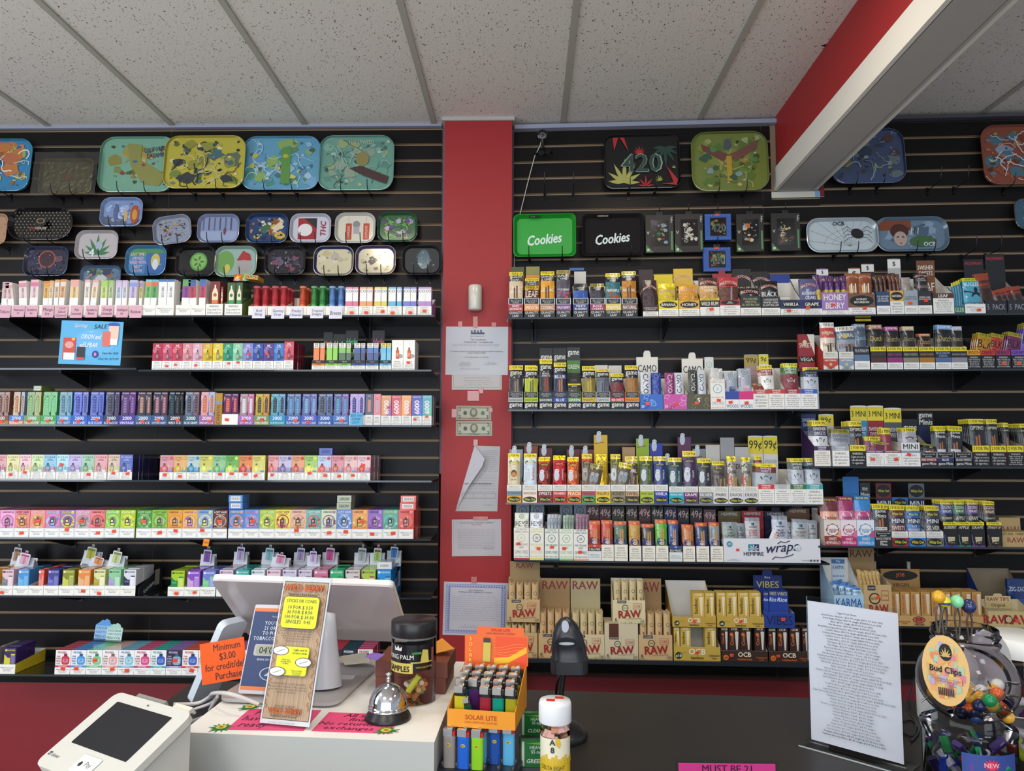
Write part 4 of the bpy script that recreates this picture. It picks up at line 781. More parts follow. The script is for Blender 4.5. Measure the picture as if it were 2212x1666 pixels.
m.build('sale_poster',loc=wp(L_,(a+b)/2,.257,zb),rot=(0,.03,0),label='light blue poster reading Spring SALE, hanging under the top left shelf',cat='poster')
# ================================================================ right wall goods
YL = '#e2cf2a'
def foil(c,x0,x1,y,spec,**k): return pouch(c,x0,x1,y,spec,**k)
def cigars(m,F,cx=.5,col='#8a5030',h=.42):
    for d in (-.1,.08): m.rect(F,F.w*(cx+d-.06),F.h*.02,F.w*(cx+d+.06),F.h*(h+(.06 if d > 0 else 0)),col)
# ---- top right shelf
X,Y = crop(1080,570,6.144)
ql = [(113,306,'SWEET/AROMATIC','#a8343c',97,300,100,YL,'#c8b898','#6a4028','SWEET/AROMATIC','#8a6a50'),(322,518,'SMOOTH','#d88838',318,515,185,YL,'#70341c','#50281c','','#803c20'),(530,728,'COGNAC','#a8784c',521,720,90,'#e2cf2a','#d89828','#5c3c28','COGNAC','#8c5428'),
      (742,938,'WILD BERRY','#704878',738,945,75,'#a89858','#4c4858','#6478a0','WILD BERRY','#c04858'),(965,1170,'WHITE/RUSSIAN','#243c74',975,1165,256,'#23262e','#2c58a8','#24488c','','#2848a0'),(1190,1390,'BLACK/CHERRY','#8c2c54',1196,1395,256,'#8c8430','#32303a','#3c384c','','#604878'),
      (1397,1602,'PINEAPPLE','#d8c440',1405,1618,115,YL,'#2c6c74','#b84c28','PINEAPPLE','#d8a838'),(1612,1816,'NATURAL','#6c5448',1616,1820,90,'#c8c050','#b87c28','#5c3c2c','NATURAL','#a06c28')]
for i,(a,b,t,col,p,q,yt,yel,body,cg,bt,sp_) in enumerate(ql):
    hd = {0: (Y(45),X(190),X(368),'30;#4c5030;|70;#7c2c28;','#6a2c2c'),1: (Y(40),X(380),X(560),'25;#8c8848;|75;#d89030;','#d08c30'),4: (Y(105),X(985),X(1140),'100;#d6d2ca;','#d6d2ca')}.get(i)
    c = carton('RA',X(a),X(b),Y(457),'32;#c8d0d8;Cigar smoking can/cause cancers of/the mouth;#e8ece8;b|33;%s;%s;#f0e8e8|35;#161c20;QUALITY/LEAF;#d8dcd8' % (col,t),'#1c2226' if i not in (1,6) else col,Y(300),d=.13,say=t.replace('/',' '),header=hd)
    def art(m,F,body=body,cg=cg,bt=bt,sp_=sp_,i=i):
        if i in (3,6):
            for k in range(9 if i == 3 else 5): m.ell(F,F.w*RNG.uniform(.12,.88),F.h*RNG.uniform(.06,.3),F.w*.12,F.w*.12,RNG.choice((cg,'#3c4c78',sp_)) if i == 3 else '#b84424','gloss')
        else: cigars(m,F,.5,cg)
    foil(c,X(p),X(q),Y(yt),'%d;%s;2 FOR $1.29;#222|20;#14191c;QUALITY/LEAF;#e8ecea|%d;%s;%s;%s' % (13 if yt < 200 else 20,yel,62 if yt < 200 else 50,body,('/'+bt) if 0 else bt,'#f0ece4'),art=art,behind=1)
    if i == 1: foil(c,X(318),X(515),Y(285),'30;#c0a030;2 FOR $1.29;#222|70;#5a2c1c;LEAF;#e8e4d8',dn=.006,behind=0)
    if i == 5: pass
X2,Y2 = crop(1400,570,5.53)
BK = 'BACKWOODS'
def bw(a,b,lip,t,c1,arch=None,hdr=None,pc=None,body=None,warn='W3',wsh=30,band=None,hcol=None,st=False,XX=X2,YY=Y2,ink='#eee8dc',say=None,what='foil pouch',back=180):
    spec = '%d;%s;%s;%s%s|%d;#e9e6de;%s;#222' % (100-wsh,c1,t,ink,';e' if t and t[0] != '!' and 'e' == (arch or '') else '',wsh,warn)
    if band: spec = '14;%s;LIMITED EDITION;#222|' % band + spec
    c = carton('RA',XX(a),XX(b),YY(lip),spec,c1,YY(back),d=.14,header=hdr,st=st,say=say)
    if pc: foil(c,XX(pc[0]),XX(pc[1]),YY(pc[2]),body,behind=1,art=(lambda m,F: m.line(F,[(F.w*.5,F.h*.04),(F.w*.9,F.h*.3)],F.w*.1,'#5c3428')) if len(pc) > 3 else None)
    return c
sd,z,nn = SH['RA']
bw(70-140,112,505,'/CONTAINS FOUR CIGARS/ALL NATURAL LEAF','#38282c',wsh=48,hdr=(Y(80),X(1822),X(2010),'100;#3a2628;BACKWOODS;#c84c38;c','#3a2628'),pc=(-70+70-76,118,190),body='60;#382628;BACKWOODS;#c43c30;c|70;#3c2830;',say='ALL NATURAL',back=330)
bw(118,352,440,'BANANA','#e0cc20','e',(Y2(130),X2(85),X2(318),'100;#e8d020;BACKWOODS;#c04828;c','#e0c820',None),(120,322,232,1),'22;#e8d420;|38;#d0b81c;BACKWOODS;#a83830;c|40;#c8b020;',wsh=48,say='BANANA')
bw(360,602,440,'HONEY','#d8a838','e',(Y2(62),X2(305),X2(536),'55;#e0b840;BACKWOODS;#b83c28;c|45;#e0b840;HONEY;#f0e8d0;e','#d8b038'),(360,606,250,1),'45;#d89c28;BACKWOODS;#a83028;c|40;#c88c20;',wsh=48,say='HONEY')
bw(608,840,412,'WILD RUM','#2c2426',None,None,(612,836,160,1),'38;#4c2c2c;BACKWOODS;#c44434;c|30;#c89c60;AUTHENTIC/CIGARS;#f4ecd8|32;#c09050;','W4',58,YL,st=True,say='WILD RUM',back=200)
bw(845,1086,430,'SWEET/AROMATIC','#a83038','e',(Y2(72),X2(765),X2(1000),'60;#a03038;BACKWOODS;#c84838;c|40;#a03038;SWEET;#e8d8d0','#983038','tab'),(838,1082,152),'42;#b83c44;BACKWOODS;#c84438;c|58;#5c3426;','W5',65,say='SWEET AROMATIC')
bw(1092,1331,385,'FULL FLAVORED/MADE STYLE/ALL NATURAL LEAF','#262c32',None,(Y2(65),X2(1025),X2(1250),'55;#241f20;BACKWOODS;#c04a3a;c|45;#241f20;STOUT;#d8cc60','#241f20'),(1096,1330,288),'60;#2a1e20;BACKWOODS;#b83c34;c|30;#222026;',wsh=40,ink='#c8c080',say='FULL FLAVORED')
bw(1338,1560,395,'CONTAINS EIGHT/WRAPPED CIGARS/ALL NATURAL LEAF','#24282e',None,(Y2(95),X2(1285),X2(1500),'55;#201c1e;BACKWOODS;#c04a3a;c|45;#201c1e;BLACK/RUSSIAN;#d8d0c8','#201c1e'),(1340,1562,200,1),'45;#1c1a1c;BACKWOODS;#c03c34;c|35;#1c1a1c;BLACK;#e8e4e0',wsh=40,say='ALL NATURAL LEAF')
bw(1565,1811,430,'VANILLA','#203060','e',(Y2(128),X2(1568),X2(1800),'40;#203c8c;|60;#d4d0c8;','#d4d0c8'),None,None,wsh=42,st=True,say='VANILLA',back=190)
bw(1813,2058,430,'GRAPE','#2c2878','e',None,(1800,2056,172,1),'45;#5c5c80;BACKWOODS;#c43c3c;c|40;#54547c;AUTHENTIC/CIGARS;#e8e4e8',wsh=42,st=True,say='GRAPE')
X3,Y3 = crop(1780,540,5.12)
def tabhdr(x0,x1,y0,col): return (Y3(y0),X3(x0),X3(x1),'22;#e6e4de;$;#222|40;%s;BACKWOODS;#c04038;c|38;%s;' % (col,col),col,'round')
c = bw(-92,247,470,'HONEY/BERRY','#9c78b0',None,tabhdr(-150+60,40,208,'#8058a0'),None,None,wsh=20,XX=X3,YY=Y3,st=True,say='HONEY BERRY',back=330)
for k in range(5): foil(c,X3(-78+62*k),X3(-16+62*k),Y3(275+RNG.uniform(-15,15)),'30;#58386c;BACKWOODS;#c08050;v|50;#54306c;|20;#b8a028;',roll=RNG.uniform(-.08,.08),puff=.01,what='narrow foil pouch',behind=1)
c = bw(248,546,487,'HONEY/BOURBON','#74503c','e',(Y3(200),X3(285),X3(415),'40;#e6e2da;$;#222|60;#a05830;','#a05830','round'),None,None,wsh=34,XX=X3,YY=Y3,st=True,say='HONEY BOURBON',back=330)
for p,q in ((240,384),(386,527)): foil(c,X3(p),X3(q),Y3(252),'28;#9c5830;BACKWOODS;#c8503c;c|72;#904c28;',art=lambda m,F: [m.rect(F,F.w*(.2+.15*k),F.h*.1,F.w*(.3+.15*k),F.h*(.42+.1*(k % 2)),cc) for k,cc in enumerate(('#e0c060','#e8e8e8','#d8b858','#f0f0f0'))])
c = bw(560,707,462,'FULL FLAVORED/ALL NATURAL/LEAF WRAPPED','#284468',None,(Y3(150),X3(398),X3(540),'24;#e4e0da;$;#222|76;#2c2224;BACKWOODS;#c04838;c','#2c2224','round'),None,None,wsh=38,XX=X3,YY=Y3,say='ALL NATURAL LEAF',back=330)
for k in range(3): foil(c,X3(552+50*k),X3(602+50*k),Y3(262),'100;#3a2a26;BACKWOODS;#a06048;v',puff=.008,what='narrow foil pouch')
c = bw(710,860,452,'NATURAL','#d8a840','e',(Y3(100),X3(715),X3(865),'24;#e8e6e0;$;#222|76;#b8b8b4;BACKWOODS;#c04838;c','#b8b8b4','round'),None,None,'W5',55,XX=X3,YY=Y3,say='NATURAL',back=330)
for k,t in enumerate((252,248,262)): foil(c,X3(700+46*k),X3(746+46*k),Y3(t),'100;#50302a;BACKWOODS;#b07050;v',puff=.008,what='narrow foil pouch')
c = bw(865,1016,448,'CONTAINS EIGHT/WRAPPED CIGARS','#9ca4ac',None,None,(850,960,298),'40;#a8a4a0;BACKWOODS;#b04438;c|60;#9c9488;',wsh=36,XX=X3,YY=Y3,st=True,ink='#3c444c',back=300)
bw(1018,1168,455,'WRAPPED CIGARS/ALL NATURAL LEAF','#2c2c30',None,None,(1006,1166,252),'22;#2a2628;BACKWOODS;#b84038;c|22;#2a2628;BLACK/RUSSIAN;#d8c8c0|56;#2a282a;SMOOTH;#b89888',wsh=38,XX=X3,YY=Y3,st=True,back=320)
c = bw(1182,1410,480,'LEAF','#50342a',None,(Y3(120),X3(1048),X3(1250),'60;#78492c;SWISHER/SWEETS;#ece0d0|40;#78492c;LEAF;#ece4dc','#78492c'),None,None,'W4',76,XX=X3,YY=Y3,say='LEAF',back=290)
c = carton('RA',X3(1412),X3(1528),Y3(620),'100;#2c6c64;GLER;#c8c8a0','#2c6c64',Y3(400),d=.13,say='GLER')
for k in range(4): foil(c,X3(1410+28*k),X3(1446+28*k),Y3(360-12*k),'15;#d8c838;|85;#4888a0;',puff=.008,what='narrow foil pouch',behind=0)
c = carton('RA',X3(1531),X3(1756),Y3(600),'100;#eceae4;W2;#222','#3c8ca0',Y3(400),d=.13,st=True)
def bugler(m,F):
    w,h = F.w,F.h; m.ell(F,w*.66,h*.55,w*.1,h*.1,'#14202c'); m.poly(F,[(w*.4,h*.3),(w*.92,h*.3),(w*.86,h*.44),(w*.7,h*.48),(w*.5,h*.46),(w*.42,h*.36)],'#14202c'); m.line(F,[(w*.12,h*.5),(w*.5,h*.46)],h*.04,'#14202c'); m.poly(F,[(w*.06,h*.56),(w*.06,h*.44),(w*.2,h*.5)],'#14202c'); m.poly(F,[(w*(.14+.07*math.cos(a)*(1 if i % 2 else .45)),h*(.3+.07*math.sin(a)*(1 if i % 2 else .45))) for i,a in enumerate([PI*k/5+PI/2+PI/5 for k in range(10)])],'#d8e4e8')
foil(c,X3(1533),X3(1754),Y3(305),'12;#d4d43c;SAVE $1.00;#3c4c28|24;#50a4bc;BUGLER;#e0f0f4|54;#50a4bc;|10;#2c4c6c;CIGARETTE TOBACCO;#d0e0e8',art=bugler,what='tobacco pouch',say=None)
for a,b,l,hx0,hx1,hy,pcs in ((1760,1990,560,1480,1700,108,((1722,1880,250,.12),)),(2002,2240,558,1790,2004,48,((1930,2030,430,.3),(1990,2090,420,.3),(2050,2150,400,.3),(2110,2230,395,.2)))):
    c = carton('RA',X3(a),X3(b),Y3(l),'100;#24262c;5  PACK;#8c9098','#24262c',Y3(340),d=.15,header=(Y3(hy),X3(hx0),X3(hx1),'22;#1e2024;PACKWRAPS;#c83040|78;#1e2024;','#1e2024'),inner='#c8c2b4',say='PACK')
    for p,q,t,rl in pcs: foil(c,X3(p),X3(q),Y3(t),'25;#a04830;|30;#5c3028;PACKWRAPS;#d04840|45;#38221e;',roll=-rl)
# ---- second right shelf
X,Y = crop(1080,740,6.144)
gm = [(113,306,'NATURAL SILVER','#a8acac',300,'#20242a','#8c7060',1),(320,504,'WHITE GRAPE','#a8c018',310,'#a4b018','#60602c',4),(517,698,'BLACK SWEETS','#38504c',215,'#1c1e22','#943c28',1),(705,886,'BLUE','#1c3c98',262,'#182044','#b07040',1),(893,1076,'GREEN','#4c8038',545,'#3c3c28','#4c4c44',0),
      (1083,1271,'PINEAPPLE','#d8b828',310,'#807028','#b8a030',2),(1275,1456,'DIAMOND','#c0c8c8',345,'#5c6874','#50404c',2),(1463,1646,'RED SWEETS','#b02028',410,'#6c2428','#781c24',1),(1653,1841,'MANGO','#e08c20',298,'#8c6028','#a87830',1)]
hdrs = {2: (Y(76),X(517),X(692),'48;#17181a;game;#e8e6e0|52;#30302e;','#17181a'),3: (Y(74),X(705),X(890),'48;#17181a;game;#e8e6e0|22;#2848a0;BLUE;#e8e8f0|30;#17181a;','#17181a'),4: (Y(66),X(893),X(1070),'30;#2a2b28;game;#e8e6e0|28;#4c8038;GREEN;#e8f0e0|42;#1c1c1c;GAME/REWARDS;#8c7c78','#1c1c1c'),
        6: (Y(303),X(1265),X(1448),'100;#d6d2c6;','#d6d2c6'),7: (Y(307),X(1457),X(1636),'100;#d2cec2;','#d2cec2')}
for i,(a,b,t,col,yt,c1,cg,ns) in enumerate(gm):
    c = carton('RB',X(a),X(b),Y(655),'34;%s;Cigar smoking can/cause lung cancer and/heart disease;#e8e8e4;b|24;%s;%s;%s|42;#17181a;game;#eceae4' % (shade(col,.8),col,t,'#f2f0ea' if i in (2,3,4,7) else '#4c4c40'),'#1a1b1e',Y(480),d=.13,say=t,header=hdrs.get(i))
    f = '16;%s;2 FOR 99¢;#222|' % YL if i != 2 else '16;%s;2 FOR $1.29;#222|' % YL
    foil(c,X(a+4 if i else 105),X(b+4),Y(yt),f+'28;#14161a;game;#dedcd6|%s%d;%s;' % ('20;%s;BLUE;#e8e8f0|' % '#182858' if i == 3 else '16;#16181a;BLACK/SWEETS;#e0e0dc|' if i == 2 else '20;%s;%s;#3c444c|' % (c1,t) if i == 6 else '',50,c1),art=lambda m,F,cg=cg: cigars(m,F,.56,cg),behind=0 if ns == 4 else 1)
    if ns == 4:
        for k in range(3): foil(c,X(a+6-10*k),X(b-2-10*k),Y(yt-12+36*(2-k)),'40;%s;2 FOR 99¢;#222|60;#18180f;' % YL,dn=.02+.006*(2-k),behind=0,puff=.003)
X,Y = crop(1370,740,5.395)
def camo(m,F,cols):
    for i in range(9):
        x,y,r = RNG.uniform(.06,.94),RNG.uniform(.12,.88),RNG.uniform(.05,.13)
        pts = [(F.w*(min(.98,max(.02,x+(r*(1.6 if k % 2 else .8))*math.cos(k*.785+i)))),F.h*(min(.97,max(.03,y+r*2*(1 if k % 3 else .5)*math.sin(k*.785+i))))) for k in range(8)]
        m.line(F,pts,F.h*.05,RNG.choice(cols))
for i,(a,b,l,c1,cc,hd,p0,p1,py,pk) in enumerate(((60,322,604,'#3068c0',('#78a8e8','#1c4898','#4c88d8'),(Y(97),X(50),X(313),'blue'),75,312,350,'#223c94'),(333,600,604,'#c850a0',('#e898cc','#982c78','#d870b8'),None,362,575,350,'#8c2c70'),(608,867,604,'#545038',('#7c7450','#38382c','#8c8458'),(Y(118),X(568),X(830),'black'),635,832,318,'#34382c'))):
    c = carton('RB',X(a),X(b),Y(l),'100;%s;' % c1,'#e4e0d6',Y(420),d=.13,st=True,header=(hd[0],hd[1],hd[2],'16;#e2ded2;|34;#e2ded2;CAMO;#1c2448|50;#e0dcd0;','#e2ded2','tab') if hd else None,say=None)
    f = M(); F = Face((0,0,0),(1,0,0),(0,0,1),c['b']-c['a'],c['hl']); camo(f,F,cc); f.txt(F,'5' if i == 2 else '25',F.w*(.5 if i == 2 else .12),F.h*(.6 if i == 2 else .2),F.h*(.3 if i == 2 else .16),'#f0ece4',None,.04); f.build('camouflage_print',c['o'],(-(c['b']-c['a'])/2,-.0006,0))
    w_ = (p1-p0)/2
    foil(c,X(p0),X(p0+w_),Y(py),'100;%s;CAMO;%s;vV' % ('#c8ccd0' if i == 0 else pk,'#24284c' if i == 0 else '#d8c8d0'),dn=.012,what='wrap packet',say='CAMO')
    foil(c,X(p0+w_),X(p1),Y(py),'100;%s;CAMO;%s;v' % ('#c8ccd0' if i else pk,'#24284c' if i else '#6878c0'),dn=.02,what='wrap packet',say='CAMO')
c = carton('RB',X(876),X(1043),Y(428),'14;#ece6dc;2 FILTER TIPS/HERBAL WRAPS;#b8a098|36;#ece6dc;||;#48a0b0;r|22;#ece6dc;100% ORGANIC HEMP;#b0a498|16;#ece6dc;GMO FREE;#b098a8|12;#ece6dc;100% TOBACCO FREE;#b8a890'.replace('||','ii'),'#e4dcd0',Y(300),d=.13,st=True,say='GMO FREE',header=(Y(172),X(815),X(920),'50;#d8d8d0;ii;#48a0b0;r|50;#d8d8d0;','#d8d8d0','round'))
for k in range(2): foil(c,X(885+8*k),X(1025+6*k),Y(300-14*k+14),'30;#d0ccc8;ii;#504c78;r|70;#c4c2bc;',dn=.014+.01*(1-k),behind=1)
for a,b,c1,fr,p0,p1,py,fl_ in ((1047,1206,'#2c4498','#7c8c50',1052,1212,345,'#2c3c70'),(1208,1371,'#d02c78','#dc8c98',1215,1380,300,'#cc90a0')):
    c = carton('RB',X(a),X(b),Y(570),'45;%s;|20;#eceae8;|35;#eceae8;WOODS;#28305c' % c1,'#e6e2de',Y(330),d=.13,st=True,say='WOODS')
    foil(c,X(p0),X(p1),Y(py),'30;#a8b0b8;o;#505840;r|70;#a0a8b4;',art=lambda m,F,c1=c1,fl_=fl_: (m.poly(F,[(F.w*.08,F.h*.2),(F.w*.5,F.h*.35),(F.w*.42,F.h*.68),(F.w*.1,F.h*.6)],shade(c1,.8)),[m.ell(F,F.w*(.45+.14*(k % 3)),F.h*(.1+.12*(k//3)),F.w*.13,F.w*.12,shade(fl_,1+.08*k)) for k in range(6)]),behind=2)
sw = [(1372,1546,548,'#b84c44','#e8e4dc',1375,1548,478,'#a08c38','#7c3028','#7c3028',0),(1550,1731,545,'#cc3038','#ece8e0',1495,1640,262,YL,'#8c2c30','#e8e4dc',.12),(1735,1920,545,'#9c2c38','#ece8e2',1742,1925,238,'#d8d030','#2c7030','#7c2430',0),(1923,2112,545,'#2858b0','#ece8e2',1968,2140,285,YL,'#1c2858','#b8bcc4',-.04)]
def shield(m,F,cy=.3,col='#20283c',t='SWISHER'):
    w,h = F.w,F.h; m.poly(F,[(w*.2,h*(cy+.08)),(w*.5,h*(cy+.14)),(w*.8,h*(cy+.08)),(w*.72,h*(cy-.04)),(w*.5,h*(cy-.13)),(w*.28,h*(cy-.04))],col); m.txt(F,t,w*.5,h*(cy+.01),h*.05,'#c8ccd0',w*.44,.02)
for i,(a,b,l,c1,c2_,p0,p1,py,yl,top,bot,rl) in enumerate(sw):
    c = carton('RB',X(a),X(b),Y(l),'22;%s;SWISHER/SWEETS;#ece8e0|78;%s;%s;#333' % (c1,c2_,'W5' if i == 0 else 'W4'),'#e4dccc',Y(300),d=.14,say='SWEETS',header=((Y(140),X(1235),X(1430),'35;#a8943c;99¢;#222|65;#a88c8c;SWISHER/SWEETS;#c8a8a8','#a08c8c','round') if i == 0 else (Y(138),X(1432),X(1545),'30;#d8cc30;9¢;#222|70;#e0dcd4;SWISHER/SWEETS;#28a090','#e0dcd4','round') if i == 1 else (Y(205),X(1830),X(1990),'100;#8c8c80;','#8c8c80','round') if i == 3 else None))
    foil(c,X(p0),X(p1),Y(py),'16;%s;%s;#222|26;%s;SWISHER/SWEETS;#e0dcd8|58;%s;' % (yl,'2 FOR $1.19' if i == 2 else '2 FOR 99¢',top,bot),art=lambda m,F,i=i: shield(m,F,.32,('#742c2c','#2c5850','#9ca8a0','#202c40')[i]) if i else None,roll=-rl*.5,behind=3)
# ---- far right second shelf
X,Y = crop(1720,680,4.496)
sdw = M(); sdw.box(0,.012,0,.15,0,.165,'#983038','gloss'); F = Face((0,.15,0),(0,-1,0),(0,0,1),.15,.165); F.N = Vector((-1,0,0)); F.k = 1
bands(sdw,F,'55;#983038;SWEETS;#ece0d4|18;#24221f;VEGA;#e0dcd0|27;#983038;','gloss'); sdw.poly(F,[(.1,.165),(.15,.165),(.15,.09)],'#e0dccf'); sdw.ell(F,.06,.13,.018,.02,'#d8c890')
u_ = pix(R_,X(228),Y(400),.24)[0]; sdw.build('carton_side_panel',loc=wp(R_,u_-.014-.078,.245,SH['RB2'][1]),rot=(0,0,R_.a+.0),label='red printed side of the first carton on the far right second shelf',cat='panel')
m = M(); a_ = pix(R_,X(45),Y(400),.24)[0]; b_ = pix(R_,X(240),Y(400),.24)[0]; W = b_-a_-.012; hh = hpx('RB2',X(150),Y(100),.2)
m.box(0,W,0,.012,0,hh*.8,'#983038','gloss'); F = Face((0,0,0),(1,0,0),(0,0,1),W,hh*.8); F.k = 1; bands(m,F,'60;#983038;SWEETS;#ece0d4|16;#24221f;VEGA;#e0dcd0|24;#983038;','gloss'); m.poly(F,[(W*.55,hh*.8),(W,hh*.8),(W,hh*.35)],'#e0dccf'); m.ell(F,W*.4,hh*.62,W*.14,W*.16,'#d8c890')
PREV[('RB2','f')] = b_-.008
m.build('carton_end',loc=wp(R_,a_+.004,.2,SH['RB2'][1]),rz=R_.a+.12,label='red printed carton end lettered SWEETS, first on the far right second shelf',cat='carton')
bpy.data.objects.remove(bpy.data.objects['carton_side_panel.002'] if 'carton_side_panel.002' in bpy.data.objects else bpy.data.objects[[o.name for o in bpy.data.objects if o.name.startswith('carton_side_panel')][-1]])
for i,(a,b,c1,pt,body) in enumerate(((245,386,'#b83c38',70,'#c04440'),(398,538,'#8494a8',108,'#5c6874'))):
    c = carton('RB2',X(a),X(b),Y(360),'34;#dcd8cc;W3;#222|66;#d8d4c4;',c1,Y(200),d=.14,say='NATURAL')
    mm = M(); F = Face((0,0,0),(1,0,0),(0,0,1),c['b']-c['a'],c['hl']*.62); w,h = F.w,F.h; mm.poly(F,[(0,h),(0,h*.45),(w*.5,h*.05),(w,h*.45),(w,h)],c1); mm.txt(F,'NATURAL',w*.5,h*.84,h*.16,'#ece4d8',w*.8,.02); mm.ell(F,w*.5,h*.48,w*.1,w*.1,'#c8b870'); mm.txt(F,'SWEETS' if i == 0 else 'BROWN',w*.5,h*.12,h*.14,shade(c1,.7),w*.7,.02); mm.build('printed_front',c['o'],(-(c['b']-c['a'])/2,-.0006,0))
    foil(c,X(a-4 if i == 0 else 412),X(b+2 if i == 0 else 590),Y(pt),'16;#e6e0d4;2 FOR $1.29;#222|%d;%s;NATURAL;#e0d8d0|44;%s;%s;#8c5048' % (30,body,'#d8ccb8' if i == 0 else '#8c98a4','SWEETS' if i == 0 else 'BROWN'),art=lambda m,F: (m.ell(F,F.w*.45,F.h*.62,F.w*.13,F.w*.13,'#c8b060'),cigars(m,F,.55,'#503c24',.25)),roll=-.06 if i else 0)
du = [(545,692,'#5c7494','PLATINUM','#7c94b0',568,718,82,'#5c6c84','#4c5868','#8ca8c8'),(703,854,'#4c2820','JAVA FUSION','#6c4030',712,858,92,'#a87860','#1a1614','#b8a050'),(862,1011,'#8c2870','BERRY FUSION','#a83c84',870,1043,110,'#b04c8c','#1c181a','#98884c'),(1018,1166,'#84806c','IRISH FUSION','#a8a48c',1040,1195,108,'#c8b080','#1a1816','#8c7c44'),
      (1172,1320,'#a8701c','HONEY FUSION','#c08830',1195,1350,180,'#d07030','#1c1814','#c08038'),(1327,1478,'#4c6890','BLUE DREAM/FUSION','#88a4c8',1352,1500,95,'#80a8d0','#1a1c20','#a89854'),(1482,1634,'#84848c','BOURBON BLEND','#a4a4ac',1512,1662,108,'#b8bcc8','#1c1a1a','#988c58')]
for i,(a,b,c1,t,c2_,p0,p1,pt,yl,body,gold) in enumerate(du):
    sp = ('' if i == 0 else '20;%s;2 FOR 99¢;#222|' % YL) + '28;#23242a;%s;%s|%d;%s;|30;#e6e4de;W3;#222' % (t,'#b8b8c8' if i == 0 else c2_,22,c1)
    c = carton('RB2',X(a),X(b),Y(312),sp,'#1e1e22',Y(230),d=.14,say=t.replace('/',' '))
    foil(c,X(p0),X(p1),Y(pt),'20;%s;2 FOR 99¢;#f0ece8|80;%s;Dutch;%s' % (yl,body,gold),roll=.05 if i == 5 else 0,behind=2)
note('2 FOR 99¢',YL,R_,X(572),X(725),Y(42),Y(66),.2,'yellow price strip lettered 2 FOR 99¢ behind the blue-grey foil pouch','#222',name='price_strip',bold=.02).location.z += .0
blk = [(1636,1766,'#e09c20','SMOOTH',1690,1850,175,'#b88018','#c08c20'),(1770,1905,'#c83828','CHERRY',1820,1945,175,'#b83c2c','#c0402c'),(1910,2055,'#a03068','BERRY',1980,2130,165,'#74285c','#7c2c60'),(2062,2215,'#7c50c0','GRAPE',2115,2270,75,'#6850b0','#6c58b8')]
for a,b,c1,t,p0,p1,pt,body,b2 in blk:
    c = carton('RB2',X(a),X(b),Y(342),'28;%s;%s;#1c1614|72;#18181a;W4;#e4e2de' % (c1,t),'#18181a',Y(230),d=.14,st=t in ('BERRY','GRAPE'),say=t,inner='#3c3c38')
    foil(c,X(p0),X(p1),Y(pt),'22;#a8a020;2 FOR 99¢;#222|78;%s;BLK;#1c1410' % body,roll=.24,behind=3,copies_step=.014)
# ---- third right shelf
X,Y = crop(1080,920,6.144)
wo = [(95,285,'COCONUT RUM','#7890a0','#e0a030',80,265,365,'#ddd0b8','#c8b890','#b8c4cc',(265,208,385,'#9098a4')),(298,491,'WHITE PEACH','#ecd8c4','#ecdcc8',315,490,372,'#c8d0d8','#bcc6d0','#c84c38',(218,405,583,'#7c3c28')),(503,691,'SWEETS','#7c2030','#7c2030',498,665,415,'#a04028','#802820','#e0b0a0',(246,598,768,'#5c1c24')),
      (697,881,'STRAWBERRY','#c82430','#c82430',690,868,395,'#b82c34','#a81c28','#f0d8d0',(262,808,985,'#601c24')),(888,1073,'PEACH','#e86c24','#e86c24',873,1045,418,'#b84c24','#c05828','#f0e0c8',(266,992,1172,'#70301c')),(1080,1262,'MANGO','#c8505c','#3c9858',1040,1220,375,'#c83828','#5c4828','#e0d0b8',None),
      (1266,1456,'PINEAPPLE','#e8c428','#e8c428',1222,1412,378,'#d8b840','#d8b020','#8c7020',(72,1210,1396,'#e0b424')),(1462,1651,'HONEY','#8c8060','#8c8060',1410,1600,380,'#6c6438','#6c6438','#c8b880',None),(1657,1836,'SWIRL','#c8a078','#4c3428',1650,1828,408,'#b89c78','#54382c','#f0e8d8',(285,1600,1780,'#b08c60')),
      (1850,2031,'WHITE GRAPE','#a8c030','#a8c030',1842,2028,408,'#3c4c20','#40502c','#9cb040',(120,1785,1968,'#94b020')),(2037,2215,'VANILLA','#2038a0','#2038a0',2035,2205,408,'#24347c','#202c70','#d0d4e8',(184,1978,2165,'#2038a8'))]
